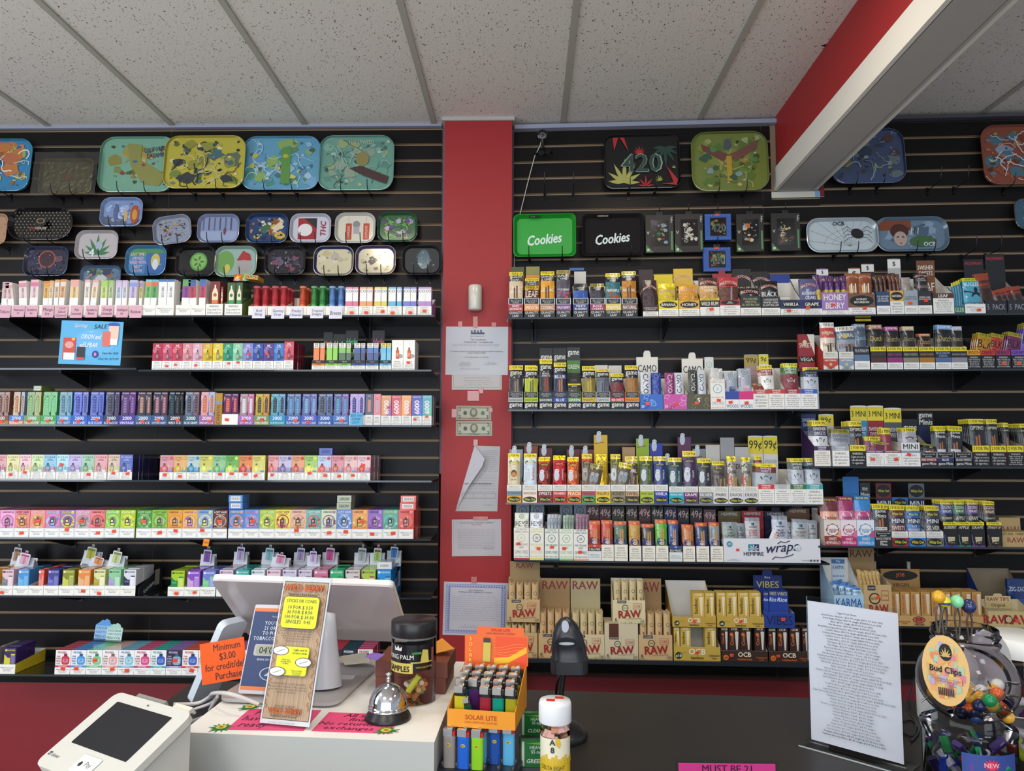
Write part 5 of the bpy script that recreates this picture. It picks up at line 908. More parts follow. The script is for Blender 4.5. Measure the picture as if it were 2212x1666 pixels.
def wo_row(lst,X,Y,l,off=0):
    for i,(a,b,t,c1,c2_,p0,p1,pt,tp,body,ink,hd) in enumerate(lst):
        sp = '34;#e4e0d6;W3;#222|28;%s;%s;%s|38;%s;White Owl;#dcd840;e' % (c1,t,'#f4ece4' if t in ('SWEETS','STRAWBERRY','PEACH','VANILLA','TROPICAL TWIST','GRAPE','SILVER') else '#2c2420',c2_)
        c = carton('RC',X(a),X(b),Y(l),sp,c1,Y(l-150),d=.14,say=t,header=(Y(hd[0]),X(hd[1]),X(hd[2]),'100;%s;' % hd[3] if t not in ('SWIRL','PAIRS','DUOS') else '100;%s;%s;%s' % (hd[3],t,'#222' if t != 'SWIRL' else '#ece0cc'),hd[3],'owl' if t not in ('SWIRL','PAIRS','DUOS') else None) if hd else None)
        def art(m,F,t=t,ink=ink,i=i,body=body):
            m.ell(F,F.w*.5,F.h*.72,F.w*.4,F.h*.075,'#1a1a12'); m.txt(F,'WHITE OWL',F.w*.5,F.h*.72,F.h*.045,'#c8cc40',F.w*.6,.02)
            if t == 'COCONUT RUM': m.ell(F,F.w*.5,F.h*.36,F.w*.24,F.h*.12,'#3c4048'); m.ell(F,F.w*.5,F.h*.33,F.w*.2,F.h*.08,'#c87c38'); m.txt(F,'RUM',F.w*.5,F.h*.17,F.h*.05,'#222')
            elif t in ('SWIRL','PAIRS','DUOS'): m.txt(F,t,F.w*.5,F.h*.5,F.h*.12,'#2c2420' if t != 'SWIRL' else ink,F.w*.8,.03); m.poly(F,[(0,0),(F.w*.5,0),(F.w*.4,F.h*.34),(0,F.h*.4)],'#c84c28' if t == 'DUOS' else '#4c342c'); m.poly(F,[(F.w*.55,0),(F.w,0),(F.w,F.h*.34),(F.w*.6,F.h*.3)],'#c8a828' if t == 'DUOS' else '#a89060')
            else: owl(m,F,F.w*.28,F.h*.32,F.h*.44,'#c4ccd2' if t != 'MANGO' else '#98988c'); m.txt(F,t,F.w*.76,F.h*.36,F.w*.14,ink,F.h*.4,.02,rot=PI/2)
        foil(c,X(p0),X(p1),Y(pt),'15;%s;2 FOR 99¢;#222|10;%s;|75;%s;' % ('#e4cc20',tp,body),mt='foil' if t in ('PINEAPPLE','DUOS','SWEETS','STRAWBERRY','PEACH') else 'pouch',art=art,behind=1)
        if t == 'MANGO': foil(c,X(1090),X(1270),Y(500),'20;#8c8828;2 FOR 99¢;#222|80;#5c4428;',dn=.006,roll=.22,behind=0,art=lambda m,F: [owl(m,F,F.w*k,F.h*.35,F.h*.5,'#8c949c') for k in (.3,.62)])
        if t == 'HONEY': foil(c,X(1480),X(1650),Y(485),'22;#d8c828;2 FOR 99¢;#222|78;#5c5434;',dn=.006,roll=.2,behind=0,art=lambda m,F: [owl(m,F,F.w*k,F.h*.35,F.h*.5,'#8c949c') for k in (.3,.64)])
wo_row(wo,X,Y,783)
X,Y = crop(1420,920,5.978)
wo2 = [(137,324,'TROPICAL TWIST','#20a8b8','#20a8b8',133,322,412,'#203840','#1c3c44','#c8d8d8',(358,78,200,'#48807c')),(327,508,'GRAPE','#6c2c70','#6c2c70',318,500,330,'#442454','#3c2048','#d8c8e0',(97,220,405,'#5c2858')),(517,701,'SILVER','#84888c','#84888c',508,706,425,'#282a30','#24262c','#c8ccd4',(250,462,628,'#84888c')),
       (703,896,'PAIRS','#d8d4d0','#d8d4d0',706,870,460,'#5c5448','#544a40','#e0d8c8',(248,622,815,'#c8c4bc')),(901,1091,'DUOS','#d8d4d4','#d8d4d4',842,1018,400,'#a8a4a8','#a89c94','#e0d8c8',(153,435,612,'#9c9c9c')),(1093,1282,'DUOS','#d4d0d0','#d4d0d0',1028,1200,410,'#a8a8b0','#9c988c','#e0d8c8',(275,820,1018,'#bcb8b4'))]
wo_row(wo2,X,Y,785)
s3 = [(1284,1484,'#d82c30','SWEETS',1255,1518,495,YL,'#702428','#9ca4a8',.04,None),(1488,1693,'#c8c8c8','SWEETS',1360,1510,455,YL,'#c8bcb0','#d8ccbc',0,(128,1102,1290,'#1ca090')),(1695,1898,'#307038','SWEETS',1728,1925,425,YL,'#18241c','#b0b4bc',0,(128,1292,1475,'#b8bcc0')),(1900,2110,'#28a0a8','SWEETS',1925,2100,420,YL,'#183c44','#b4b8c0',0,(243,1730,1928,'#2c4840'))]
for i,(a,b,c1,t,p0,p1,pt,yl,top,bot,rl,hd) in enumerate(s3):
    c = carton('RC',X(a),X(b),Y(758),'24;%s;SWISHER/SWEETS;%s|76;#ece8e0;%s;#333' % (c1,'#f0ece4' if i != 1 else '#8c8c8c','W5' if i == 3 else 'W4'),'#e0d8c4',Y(560),d=.15,say=t,header=(Y(hd[0]),X(hd[1]),X(hd[2]),'38;%s;99¢;#222|42;#d8d8d4;SWISHER/SWEETS;%s|20;#d8d8d4;' % (YL if hd[0] < 200 else '#8c8828',hd[3] if i != 2 else '#8c9094'),'#d8d4cc','round') if hd else None)
    if i == 1: continue
    foil(c,X(p0),X(p1),Y(pt),'14;%s;2 FOR 99¢;#222|28;%s;SWISHER/SWEETS;#dcdcdc|58;%s;' % (yl,top,bot),art=lambda m,F: shield(m,F,.3),roll=rl,behind=4)
    if i == 0: foil(c,X(1215),X(1350),Y(388),'15;%s;2 FOR 99¢;#222|30;#8c2440;SWISHER/SWEETS;#e0dcdc|55;#702438;' % YL,dn=.05)
# ---- far right third shelf
X,Y = crop(1720,850,4.496)
def shp(c1,y,x0,x1,t='3 MINI',yc=YL,b='#e4e2dc'): return (Y(y),X(x0),X(x1),'32;%s;%s;#222|50;%s;SWISHER/SWEETS;%s|18;%s;' % (yc,t,c1 if c1 != '#e' else b,'#e8e4e0',b),b,'round')
c = carton('RC2',X(155),X(310),Y(512),'22;#3c2050;SWISHER/SWEETS;#e8e0e8|78;#ece6d8;W4;#333','#3c2050',Y(330),d=.15,say='SWEETS',header=(Y(150),X(38),X(180),'60;#1c3468;SWISHER/SWEETS;#c8d4e4|40;#8c98b0;','#1c3468'))
foil(c,X(148),X(300),Y(262),'22;%s;2 FOR 99¢;#222|38;#1e1638;SWISHER/SWEETS;#e0dce8|40;#d0d0d0;' % YL,art=lambda m,F: shield(m,F,.2),behind=4)
c = carton('RC2',X(330),X(492),Y(510),'24;#9ca0a4;SWISHER/SWEETS;#e8e8e8|76;#ece8e0;W5;#333','#dcd8d0',Y(380),d=.15,say='SWEETS',header=(Y(88),X(190),X(335),'34;%s;99¢;#222|46;#c0c4c8;SWISHER/SWEETS;#8c9094|20;#e0dcd4;' % YL,'#e0dcd4','round'))
foil(c,X(325),X(510),Y(345),'26;#8c8430;2 FOR 99¢;#222|50;#8c9098;SWISHER/SWEETS;#585c64|24;#9ca0a8;',roll=.05,behind=2)
c = carton('RC2',X(498),X(651),Y(502),'28;%s;2 FOR 99¢;#222|72;#16161a;W5;#e8e4dc' % '#e8d420','#16161a',Y(420),d=.15,say='2 FOR 99¢',inner='#50504c')
foil(c,X(515),X(668),Y(268),'22;%s;2 FOR 99¢;#222|26;#14161a;OPTIMO;#e0d8c8|18;#14161a;SILVER;#a8a8b0|34;#14161a;' % YL,art=lambda m,F: cigars(m,F,.52,'#a8643c',.24),behind=6)
mn = [(656,826,555,'#6c2858',665,850,420,'#7c3050',shp('#3888b8',118,505,672)),(828,996,555,'#6c2430',780,920,335,'#8c2c34',shp('#902430',118,665,820)),(998,1175,478,'#8c98a8',1030,1182,335,'#a8a4a8',shp('#50545c',140,832,1028))]
for i,(a,b,l,c1,p0,p1,pt,body,hd) in enumerate(mn):
    c = carton('RC2',X(a),X(b),Y(l),('16;%s;SWISHER SWEETS;#e8dce4|84;#ece8e2;W4;#333' % c1) if i < 2 else '34;#dcdcdc;MINI;#222|10;#8c98a8;|56;#ece8e2;W5;#333','#dcd4c8',Y(450),d=.15,say='MINI' if i == 2 else 'SWEETS',st=True,header=hd)
    foil(c,X(p0),X(p1),Y(pt),'28;#d8c828;3 MINI;#222|72;%s;' % body,art=lambda m,F: shield(m,F,.3,'#502434'),behind=3)
    if i == 0: foil(c,X(690),X(830),Y(462),'30;#a89c28;3 MINI;#222|70;#702848;',dn=.006,roll=.15,behind=0)
gmn = [(1178,1336,'RED SWEETS','#8c2428',1215,1365,495,1),(1338,1498,'BLUE','#1c2c6c',1325,1455,318,0),(1510,1677,'BLACK SWEETS','#2c2c30',1455,1595,318,0)]
for i,(a,b,t,c1,p0,p1,pt,lo) in enumerate(gmn):
    c = carton('RC2',X(a),X(b),Y(570),'42;#8c8c88;Cigars are not a safe/alternative;#e4e4e0;b|22;%s;%s;#e8e4e0|36;#1a1b1e;game Minis;#e4e0d8' % (c1,t),'#1a1b1e',Y(400),d=.15,inner='#cfc6b4',say=t,header=((Y(250),X(1020),X(1190),'100;#1a1c20;game/Minis;#e0dcd4','#1a1c20') if i == 0 else (Y(185),X(1175),X(1345),'40;#1a1c20;game/Minis;#e0dcd4|60;#1c2850;','#1a1c20') if i == 1 else None))
    foil(c,X(p0),X(p1),Y(pt),'18;%s;3 FOR $1.29;#222|30;#16181c;game/Minis;#dcd8d0|52;#1c1e28;' % (YL if not lo else '#8c8828'),art=lambda m,F: (cigars(m,F,.5,'#a8643c',.34),m.rect(F,F.w*.15,F.h*.02,F.w*.85,F.h*.12,'#c8ccd0')),roll=.1 if lo else (.06 if i == 2 else 0),behind=2)
for i,(a,b,p0,p1,pt,rd) in enumerate(((1683,1850,1655,1812,248,0),(1857,2011,1812,1942,250,0),(2018,2176,1950,2052,285,1),(2180,2340,2055,2212,292,0))):
    c = carton('RC2',X(a),X(b),Y(508),'30;#e8d420;2 FOR 99¢;#222|70;#1a1a1c;%s;#e4e0d8' % ('W4' if rd else 'W5'),'#a02c24' if rd else '#1a1a1c',Y(400),d=.15,inner='#b8ac98',say='2 FOR 99¢')
    foil(c,X(p0)+4,X(p1)+4,Y(pt),'18;%s;2 FOR 99¢;#222|30;#16181a;OPTIMO;#dcd4c0|52;#1c1e20;' % YL,art=lambda m,F: cigars(m,F,.5,'#a8643c',.36),behind=6)
# ---- fourth right shelf
X,Y = crop(1100,1080,6.32)
hp = [(65,269,385,'#a08c84','#c8c088',60,265,190,'#d4d4c0','VERY CHERRY','#b03038',(28,95,275)),(277,471,385,'#dcd068','#1c2c3c',275,455,190,'#dcdce0','GRAPEAPE','#e0d468',(28,292,482)),(482,671,395,'#28706c','#286c68',500,680,195,'#a8b0b8','HEMP','#28706c',None),(680,871,397,'#90c078','#68b068',715,860,205,'#90a890','MIMOSA','#88c070',(46,690,862)),(877,1066,405,'#24345c','#1c2850',885,1058,195,'#986c80','SUGAR','#dca888',(48,882,1050))]
for i,(a,b,l,ink,ring,p0,p1,pt,pc,t,bot,hd) in enumerate(hp):
    sp = '16;#e8e6dc;2 FILTER TIPS/HERBAL WRAPS;%s|30;#e8e6dc;III;%s;r|20;#e8e6dc;100%% ORGANIC/HEMP;%s|18;#e8e6dc;GMO FREE;%s|10;#e8e6dc;100%% TOBACCO FREE;%s|6;%s;' % (ink,ring,ink,ink,ink,bot)
    c = carton('RD',X(a),X(b),Y(l),sp,'#e4e0d4',Y(300),d=.13,say='GMO FREE',st=True,header=(Y(hd[0]),X(hd[1]),X(hd[2]),'45;#7c8894;III;#20262e;r|55;#78848f;%s;#20262e' % t,'#7c8894') if hd else None)
    if i in (0,1): foil(c,X(p0),X(p1),Y(pt),'40;%s;III;#3c4048;r|60;%s;HEMP;#34343c' % (pc,pc),behind=3)
    else:
        for k in range(4): foil(c,X(p0+(p1-p0)*k/4-6),X(p0+(p1-p0)*(k+1)/4+8),Y(pt+RNG.uniform(0,14)),'100;%s;%s;#343840;v' % (shade(pc,1-.07*k),'HEMP' if i == 2 else 'WRAPS'),roll=.05,puff=.008,what='narrow foil pouch',behind=1)
def king(m,F,y=.16):
    w,h = F.w,F.h; m.ell(F,w*.5,h*y,w*.4,h*.16,'#20307c'); m.txt(F,'ROYAL',w*.5,h*(y+.05),h*.05,'#d0c8d8',w*.6,.02); m.ell(F,w*.5,h*(y-.06),w*.2,h*.06,'#d8c8b8'); m.rect(F,w*.42,h*(y-.07),w*.48,h*(y-.04),'#20307c'); m.rect(F,w*.55,h*(y-.07),w*.61,h*(y-.04),'#20307c')
def rb(XX,YY,a,b,l,c1,t,p0,p1,pt,ink,hd,first=False,warn='W1',hcol='#4c2024'):
    c = carton('RD',XX(a),XX(b),YY(l),'18;%s;49¢;#f0ece0|22;%s;%s;#f0ece8|60;#dce0dc;W3;#222' % (c1,'#16161c',t) if first else '100;#ece6d6;W1;#222','#20307c' if not first else '#24141c',YY(l-260),d=.13,say=t if first else None,inner='#4c4440',header=(YY(hd[0]),XX(hd[1]),XX(hd[2]),'45;%s;49¢;#d8b8b0|30;%s;%s;#e0dcd0|25;%s;EZ ROLL TUBE;#c8a868' % (hcol,shade(hcol,.8),hd[3] if len(hd) > 3 else '',hcol),hcol))
    foil(c,XX(p0),XX(p1),YY(pt),'14;#c85020;49¢;#f0d840|86;%s;' % c1,art=lambda m,F: (m.txt(F,t,F.w*.2,F.h*.6,F.w*.16,ink,F.h*.5,.02,rot=PI/2),cigars(m,F,.6,'#c89048',.62),king(m,F)),behind=2,what='cigar pouch',say=t)
rb(X,Y,1070,1247,612,'#c83c20','CALI-FIRE',1070,1245,295,'#f0e8e0',(60,1062,1240,'CALI-FIRE'),True)
rb(X,Y,1252,1416,612,'#b83420','WATERMELON',1255,1430,290,'#f0b8a8',(88,1240,1415))
rb(X,Y,1425,1606,612,'#50684c','OG K',1435,1608,300,'#c8d8b8',(88,1418,1588,'OG K'),hcol='#2c3828')
rb(X,Y,1627,1790,628,'#b89038','MANGO',1612,1785,300,'#e8c060',(86,1592,1762),hcol='#3c3024')
rb(X,Y,1805,1978,628,'#38241c','SWEETS',1792,1978,340,'#f0ece4',(84,1770,1935,'SWEETS'))
rb(X,Y,1987,2156,628,'#58a828','SOUR APPLE',1958,2152,280,'#e0f0c8',(86,1945,2118),hcol='#24382c')
X,Y = crop(1430,1080,6.144)
rb(X,Y,81,252,612,'#2c4c88','BLU MAGIC',72,215,280,'#c8dcf0',(92,38,208,'BLU MAGIC'),True,hcol='#1c2850')
rb(X,Y,263,421,615,'#b86c38','BANANA',250,418,340,'#e8d8b8',(108,210,385),hcol='#1c1c24')
rb(X,Y,438,606,615,'#1c2c50','BLUEBERRY',448,620,312,'#d0d8f0',(108,388,548),hcol='#2c1c24')
rb(X,Y,623,790,615,'#8c9498','DIAMOND',620,760,312,'#40484c',(128,560,725),hcol='#6c4448')
c = carton('RD',X(797),X(2068),Y(515),'100;#dcdbe0;','#d8d6da',Y(330),d=.16,say='HEMPIRE WRAPS',what='wide display carton')
F = Face((0,0,0),(1,0,0),(0,0,1),c['b']-c['a'],c['hl']); w,h = F.w,F.h; m = M()
m.rect(F,w*.255,h*.48,w*.31,h*.76,'#208c98'); m.rect(F,w*.31,h*.48,w*.368,h*.76,'#1c2c5c')
for k in range(7): a_ = -.6+PI*k/6*1.38; m.poly(F,[(w*.312,h*.55),(w*.312+h*.16*math.cos(a_-.16),h*.55+h*.16*math.sin(a_-.16)*.9),(w*.312+h*.22*math.cos(a_),h*.55+h*.22*math.sin(a_)*.9),(w*.312+h*.16*math.cos(a_+.16),h*.55+h*.16*math.sin(a_+.16)*.9)],'#dcdbe0')
m.txt(F,'HEMPIRE',w*.31,h*.36,h*.15,'#1c1c24',w*.22,.03,res=3); m.txt(F,'wraps',w*.6,h*.52,h*.4,'#1c2448',w*.34,.015,rot=.1,shear=.35,res=4)
m.line(F,[(w*.56,h*.78),(w*.59,h*.88),(w*.64,h*.84),(w*.69,h*.92)],h*.035,'#1c2448'); m.line(F,[(w*.5,h*.12),(w*.53,h*.24),(w*.6,h*.2),(w*.69,h*.3),(w*.72,h*.36)],h*.035,'#1c2448')
m.ell(F,w*.06,h*.76,h*.12,h*.12,'#3c8ca0'); m.txt(F,'100%\nHEMP',w*.06,h*.76,h*.1,'#e8f0f0'); m.txt(F,'4 HEMP WRAPS\nHUMIDITY PROTECTED POUCH',w*.1,h*.1,h*.06,'#444',w*.16); m.ell(F,w*.765,h*.62,h*.12,h*.12,'#8cb8b8'); m.ell(F,w*.765,h*.62,h*.105,h*.105,'#dcdbe0'); m.txt(F,'*',w*.765,h*.6,h*.1,'#208c98')
for k in range(3): m.ell(F,w*(.9+.033*k),h*.1,h*.045,h*.045,'#50505c')
m.txt(F,'15 POUCHES',w*.85,h*.1,h*.05,'#555')
m.build('carton_print',c['o'],(-w/2,-.0004,0)); sticker(c['o'],-w/2+w*.145,-.002,h*.52,.013,RNG,0)
he = [(790,1000,300,'CALI\nCREAM','#8c948c','#3c4c3c',0),(985,1105,320,'CALI','#84888c','#3c3c40',0),(1108,1300,240,'STRAW\nBLURRY\nCLOUDS','#b8b0b0','#b03c34',0),(1290,1480,245,'STRAW\nBLURRY\nCLOUDS','#c8c4c4','#b83c34',.42),(1472,1668,218,'BLUE\nBLURRY\nBLAZE','#b4b8c4','#2c2c50',0),(1660,1722,300,'Y','#a8acb4','#2c2c50',0),(1722,1935,265,'HONEY\nFU-FU','#a4a8ac','#8c6c34',.03),(1925,2050,275,'HONEY','#989ca0','#7c6034',.03)]
for i,(p0,p1,pt,t,body,ink,rl) in enumerate(he):
    foil(c,X(p0),X(p1),Y(pt),'16;#8c9098;|84;%s;' % body,art=lambda m,F,t=t,ink=ink: (m.rect(F,F.w*.4,F.h*.62,F.w*.5,F.h*.76,'#208c98'),m.rect(F,F.w*.5,F.h*.62,F.w*.6,F.h*.76,'#24304c'),m.txt(F,'HEMPIRE',F.w*.5,F.h*.54,F.h*.07,'#22282c',F.w*.56,.02),m.txt(F,t,F.w*.5,F.h*.26,F.h*.3,ink,F.w*.66,.03)),roll=rl,dn=.016 if i in (0,3,4,6) else .03,behind=1 if not rl > .1 else 0,say=t.split('\n')[0] if len(t) > 1 else None)
for i,(a,b,y,col) in enumerate(((740,1045,150,'#746238'),(1050,1348,145,'#b83034'),(1352,1662,150,'#1c2448'),(1645,1958,110,'#74502c'))):
    n = .085; pa,zt = pix(R_,X(a),Y(y),n); pb,_ = pix(R_,X(b),Y(y),n); W = pb-pa; zb = SH['RD'][1]+.012; H = zt-zb; m = M(); m.box(-W/2+.001,W/2-.001,0,.0012,0,H,col); m.box(-W*.18,W*.18,.0002,.0012,H,H+.016,shade(col,.5)); F = Face((-W/2,0,0),(1,0,0),(0,0,1),W,H); m.txt(F,'HEMPIRE',W*.5,H-.012,.012,'#d8d4cc',W*.72,.03)
    m.line(F,[(W*.1,H*.5),(W*.4,H*.62),(W*.7,H*.5),(W*.95,H*.66)],.002,shade(col,1.3)); m.build('header_card',loc=wp(R_,(pa+pb)/2,n+.0005*i,zb),rz=R_.a,label='%s header card lettered HEMPIRE behind the wide white wrap tray' % cname(col),cat='card')
# ---- far right fourth shelf
X,Y = crop(1760,1020,4.894)
tw = [(75,251,'#8c3028','#e0d4cc',62,250,278,'#70282c','#e8a080',(85,30,135,'#9c3c28')),(253,416,'#b8246c','#e8dce0',232,412,265,'#a02c60','#d87098',(68,135,303,'#c83078')),(420,601,'#3890cc','#e0e4ec',410,590,258,'#3084c4','#c04878',(48,305,473,'#2c78c0'))]
for i,(a,b,c1,cw,p0,p1,pt,body,cc,hd) in enumerate(tw):
    c = carton('RD2',X(a),X(b),Y(508),'62;%s;|38;%s;SWEET/HEMPARILLO;#f0e0dc' % (cw,c1),shade(cw,.97),Y(380),d=.14,say='HEMPARILLO',header=(Y(hd[0]),X(hd[1]),X(hd[2]),'50;%s;|26;%s;TROPICAL BREEZE;#f0e0e8|24;%s;4 FOR 99¢;#e8d838' % (hd[3],hd[3],hd[3]),hd[3],'round'))
    mm = M(); F = Face((0,0,0),(1,0,0),(0,0,1),c['b']-c['a'],c['hl']); w,h = F.w,F.h; mm.poly(F,[(w*.55,h*.42),(w,h*.3),(w,h*.62)],cc); mm.poly(F,[(w*.5+w*.38*math.cos(t_)*(1+.06*math.cos(8*t_)),h*.62+w*.36*math.sin(t_)*(1+.06*math.cos(8*t_))) for t_ in [2*PI*k/32 for k in range(32)]],shade(c1,.9)); mm.ell(F,w*.5,h*.62,w*.34,w*.32,'#ece4e0'); mm.txt(F,'Twisted',w*.5,h*.64,h*.12,c1,w*.76,.02,shear=.25); mm.txt(F,'HEMP',w*.5,h*.54,h*.07,c1,w*.4,.03); mm.build('twisted_shield',c['o'],(-w/2,-.0005,0))
    foil(c,X(p0),X(p1),Y(pt),'16;%s;4 FOR 99¢;#e8dc38|44;%s;|40;%s;' % (shade(body,.8),body,cc),art=lambda m,F,body=body: (m.ell(F,F.w*.5,F.h*.1,F.w*.42,F.h*.28,'#e4dce0'),m.txt(F,'Twisted',F.w*.5,F.h*.12,F.h*.15,shade(body,.6),F.w*.8,.02,shear=.25)),behind=2)
c = carton('RD2',X(605),X(781),Y(625),'42;#8c8c88;Cigars are not a safe/alternative;#e4e4e0;b|18;#18191c;BLACK SWEETS;#e4e0dc|40;#18191c;game/Minis;#e4e0d8','#18191c',Y(450),d=.14,say='BLACK SWEETS',header=(Y(112),X(470),X(577),'45;#2c3034;me/Minis;#d8d8d4|55;#2c3034;','#2c3034'))
foil(c,X(590),X(782),Y(345),'18;%s;3 FOR $1.29;#222|34;#16181a;game/Minis;#e0dcd4|48;#1a1a1c;' % YL,art=lambda m,F: (cigars(m,F,.5,'#b06840',.44),m.rect(F,F.w*.1,F.h*.04,F.w*.86,F.h*.16,'#e0e0dc'),m.txt(F,'BLACK SWEETS',F.w*.48,F.h*.1,F.h*.06,'#222',F.w*.66,.02)),behind=4)
for i,(a,b,c1,p0,p1,pt,body,t,hd) in enumerate(((785,956,'#982430',785,963,355,'#5c2824','SWEETS',(118,585,768,'#6c2428')),(962,1136,'#2078c8',965,1110,362,'#2464a8','BLUE/RASPBERRY',(268,835,1015,'#246cb8')),(1145,1322,'#6c7074',1165,1340,362,'#3c3834','SILVER',(120,935,1118,'#5c646c')))):
    c = carton('RD2',X(a),X(b),Y(628),'42;#e4e0da;W3;#222|58;%s;White Owl;#dcd840;e' % c1,c1,Y(450),d=.14,say=None,header=(Y(hd[0]),X(hd[1]),X(hd[2]),'36;%s;White Owl;#c8c848;e|28;#1c2440;MINI;#dcdce0|36;%s;%s;#d8d0cc' % (hd[3],hd[3],t),hd[3]))
    foil(c,X(p0),X(p1),Y(pt),'18;%s;3 FOR $1.29;#222|28;%s;White Owl;#d4d040;e|26;#1a2038;MINI;#e0e0e0|28;%s;%s;#dcd4d0' % (YL,body,body,t),behind=3,say='MINI')
for i,(a,b,c1,t,p0,p1,pt) in enumerate(((1325,1471,'#2840a8','BLUEBERRY',1335,1458,303),(1474,1608,'#1c7c5c','APPLE',1460,1588,303),(1612,1756,'#6c3c98','GRAPE',1592,1730,303),(1780,1938,'#5c341c','STRAIGHT UP',1745,1910,313))):
    def head(m,F,c1=c1,t=t):
        w,h = F.w,F.h; m.rect(F,w*.5,0,w,h*.62,'#a89c6c'); m.ell(F,w*.56,h*.46,w*.3,h*.22,'#c8bc94'); m.poly(F,[(w*.28,h*.5),(w*.8,h*.5),(w*.74,h*.16),(w*.52,h*.06),(w*.34,h*.2)],'#c8bc94'); m.poly(F,[(w*.36,h*.26),(w*.76,h*.3),(w*.7,h*.08),(w*.52,h*.0),(w*.38,h*.12)],'#1c1a18'); m.ell(F,w*.56,h*.2,w*.1,h*.02,'#c8a890'); m.line(F,[(w*.38,h*.4),(w*.5,h*.38)],h*.02,'#1c1a18'); m.line(F,[(w*.6,h*.38),(w*.72,h*.4)],h*.02,'#1c1a18'); m.line(F,[(w*.06,h*.62),(w*.1,h*.3),(w*.2,h*.08)],w*.05,shade(c1,1.2))
    c = carton('RD2',X(a),X(b),Y(530),'13;%s;2 FOR 99¢;#222|17;#16161c;%s;#d8ccb0;i|64;#16161c;|6;%s;' % (YL,t,c1),'#17171c',Y(400),d=.14,say=t)
    mm = M(); F = Face((0,0,0),(1,0,0),(0,0,1),c['b']-c['a'],c['hl']*.8); head(mm,F); mm.build('bearded_head_print',c['o'],(-(c['b']-c['a'])/2,-.0006,0))
    foil(c,X(p0),X(p1),Y(pt),'18;%s;2 FOR 99¢;#222|44;%s;ZIGZAG/WRAPS;#e0d4c0|38;#16161c;%s;#d8ccb0;i' % (YL,shade(c1,.8),t),behind=5)
def kraftbox(row,x0,x1,y0,col,spec,label,n=.2,d=.12,z=None,name='kraft_box',rz=0):
    sd,zs,_ = SH[row]; a = pix(sd,x0,y0,n)[0]; b = pix(sd,x1,y0,n)[0]; z = zs if z is None else z; h = hpx(row,(x0+x1)/2,y0,n,z); w = b-a
    m = M(); m.box(-w/2,w/2,.0003,d,0,h,col); F = Face((-w/2,0,0),(1,0,0),(0,0,1),w,h); bands(m,F,spec); o = m.build(name,loc=wp(sd,(a+b)/2,n,z),rz=sd.a+rz,label=label,cat='box'); return o
kraftbox('RD2',X(1942),X(2300),Y(632),'#b89c68','28;#b89c68;NATURAL  UNREFINED;#4c3820|54;#b89c68;RAW;#8c2c28|18;#b89c68;','long kraft box lettered RAW at the end of the far right fourth shelf',n=.235,d=.1)
kraftbox('RD2',X(1945),X(2168),Y(482),'#b89c68','100;#b89c68;RAW;#8c5038','kraft box standing behind the long kraft box, far right fourth shelf',n=.12,d=.1)
# ---------------------------------------------------------------- lowest right shelf: kraft cone cartons, on two levels
X,Y = crop(1080,1200,6.144); KR,KO = '#c8a878','#d8c8a0'
def raw_front(m,F,c1,label,n,organic=False):
    w,h = F.w,F.h; m.line(F,[(w*.5,0),(w*.5,h)],.0005,shade(c1,.8)); m.rect(F,w*.14,h*.86,w*.42,h*.98,'#38281c' if organic else '#1c2030'); m.txt(F,label,w*.28,h*.92,h*.07,'#d8d4c8',w*.24)
    m.ell(F,w*.38,h*.66,h*.14,h*.14,'#23221c'); m.ell(F,w*.38,h*.66,h*.11,h*.11,c1); m.txt(F,'RAW',w*.38,h*.66,h*.06,'#23221c',h*.16,.02)
    m.rect(F,w*.62,h*.62,w*.88,h*.86,'#a83028'); m.rect(F,w*.63,h*.635,w*.87,h*.845,c1); m.txt(F,'CONE',w*.75,h*.74,h*.13,'#a83028',w*.2,.02)
    m.txt(F,'RAW',w*.52,h*.4,h*.32,'#a02420',w*.68,.06,rot=.06); m.txt(F,'SLOW BURNING HEMP PAPERS',w*.64,h*.2,h*.04,'#40342a',w*.5,rot=.05); m.txt(F,n,w*.09,h*.17,h*.14,'#3a3024',None,.02); m.txt(F,'CONES',w*.09,h*.06,h*.045,'#3a3024'); m.rect(F,w*.84,h*.05,w*.96,h*.17,shade(c1,.85)); m.txt(F,'1 1/4',w*.9,h*.11,h*.06,'#3a3024')
    if organic:
        for i in range(26): x = w*RNG.random(); m.poly(F,[(x,0),(x+w*.012,0),(x+w*RNG.uniform(-.03,.04),h*RNG.uniform(.06,.16))],RNG.choice(('#7a8a4c','#8c9c58','#6c7c40')))
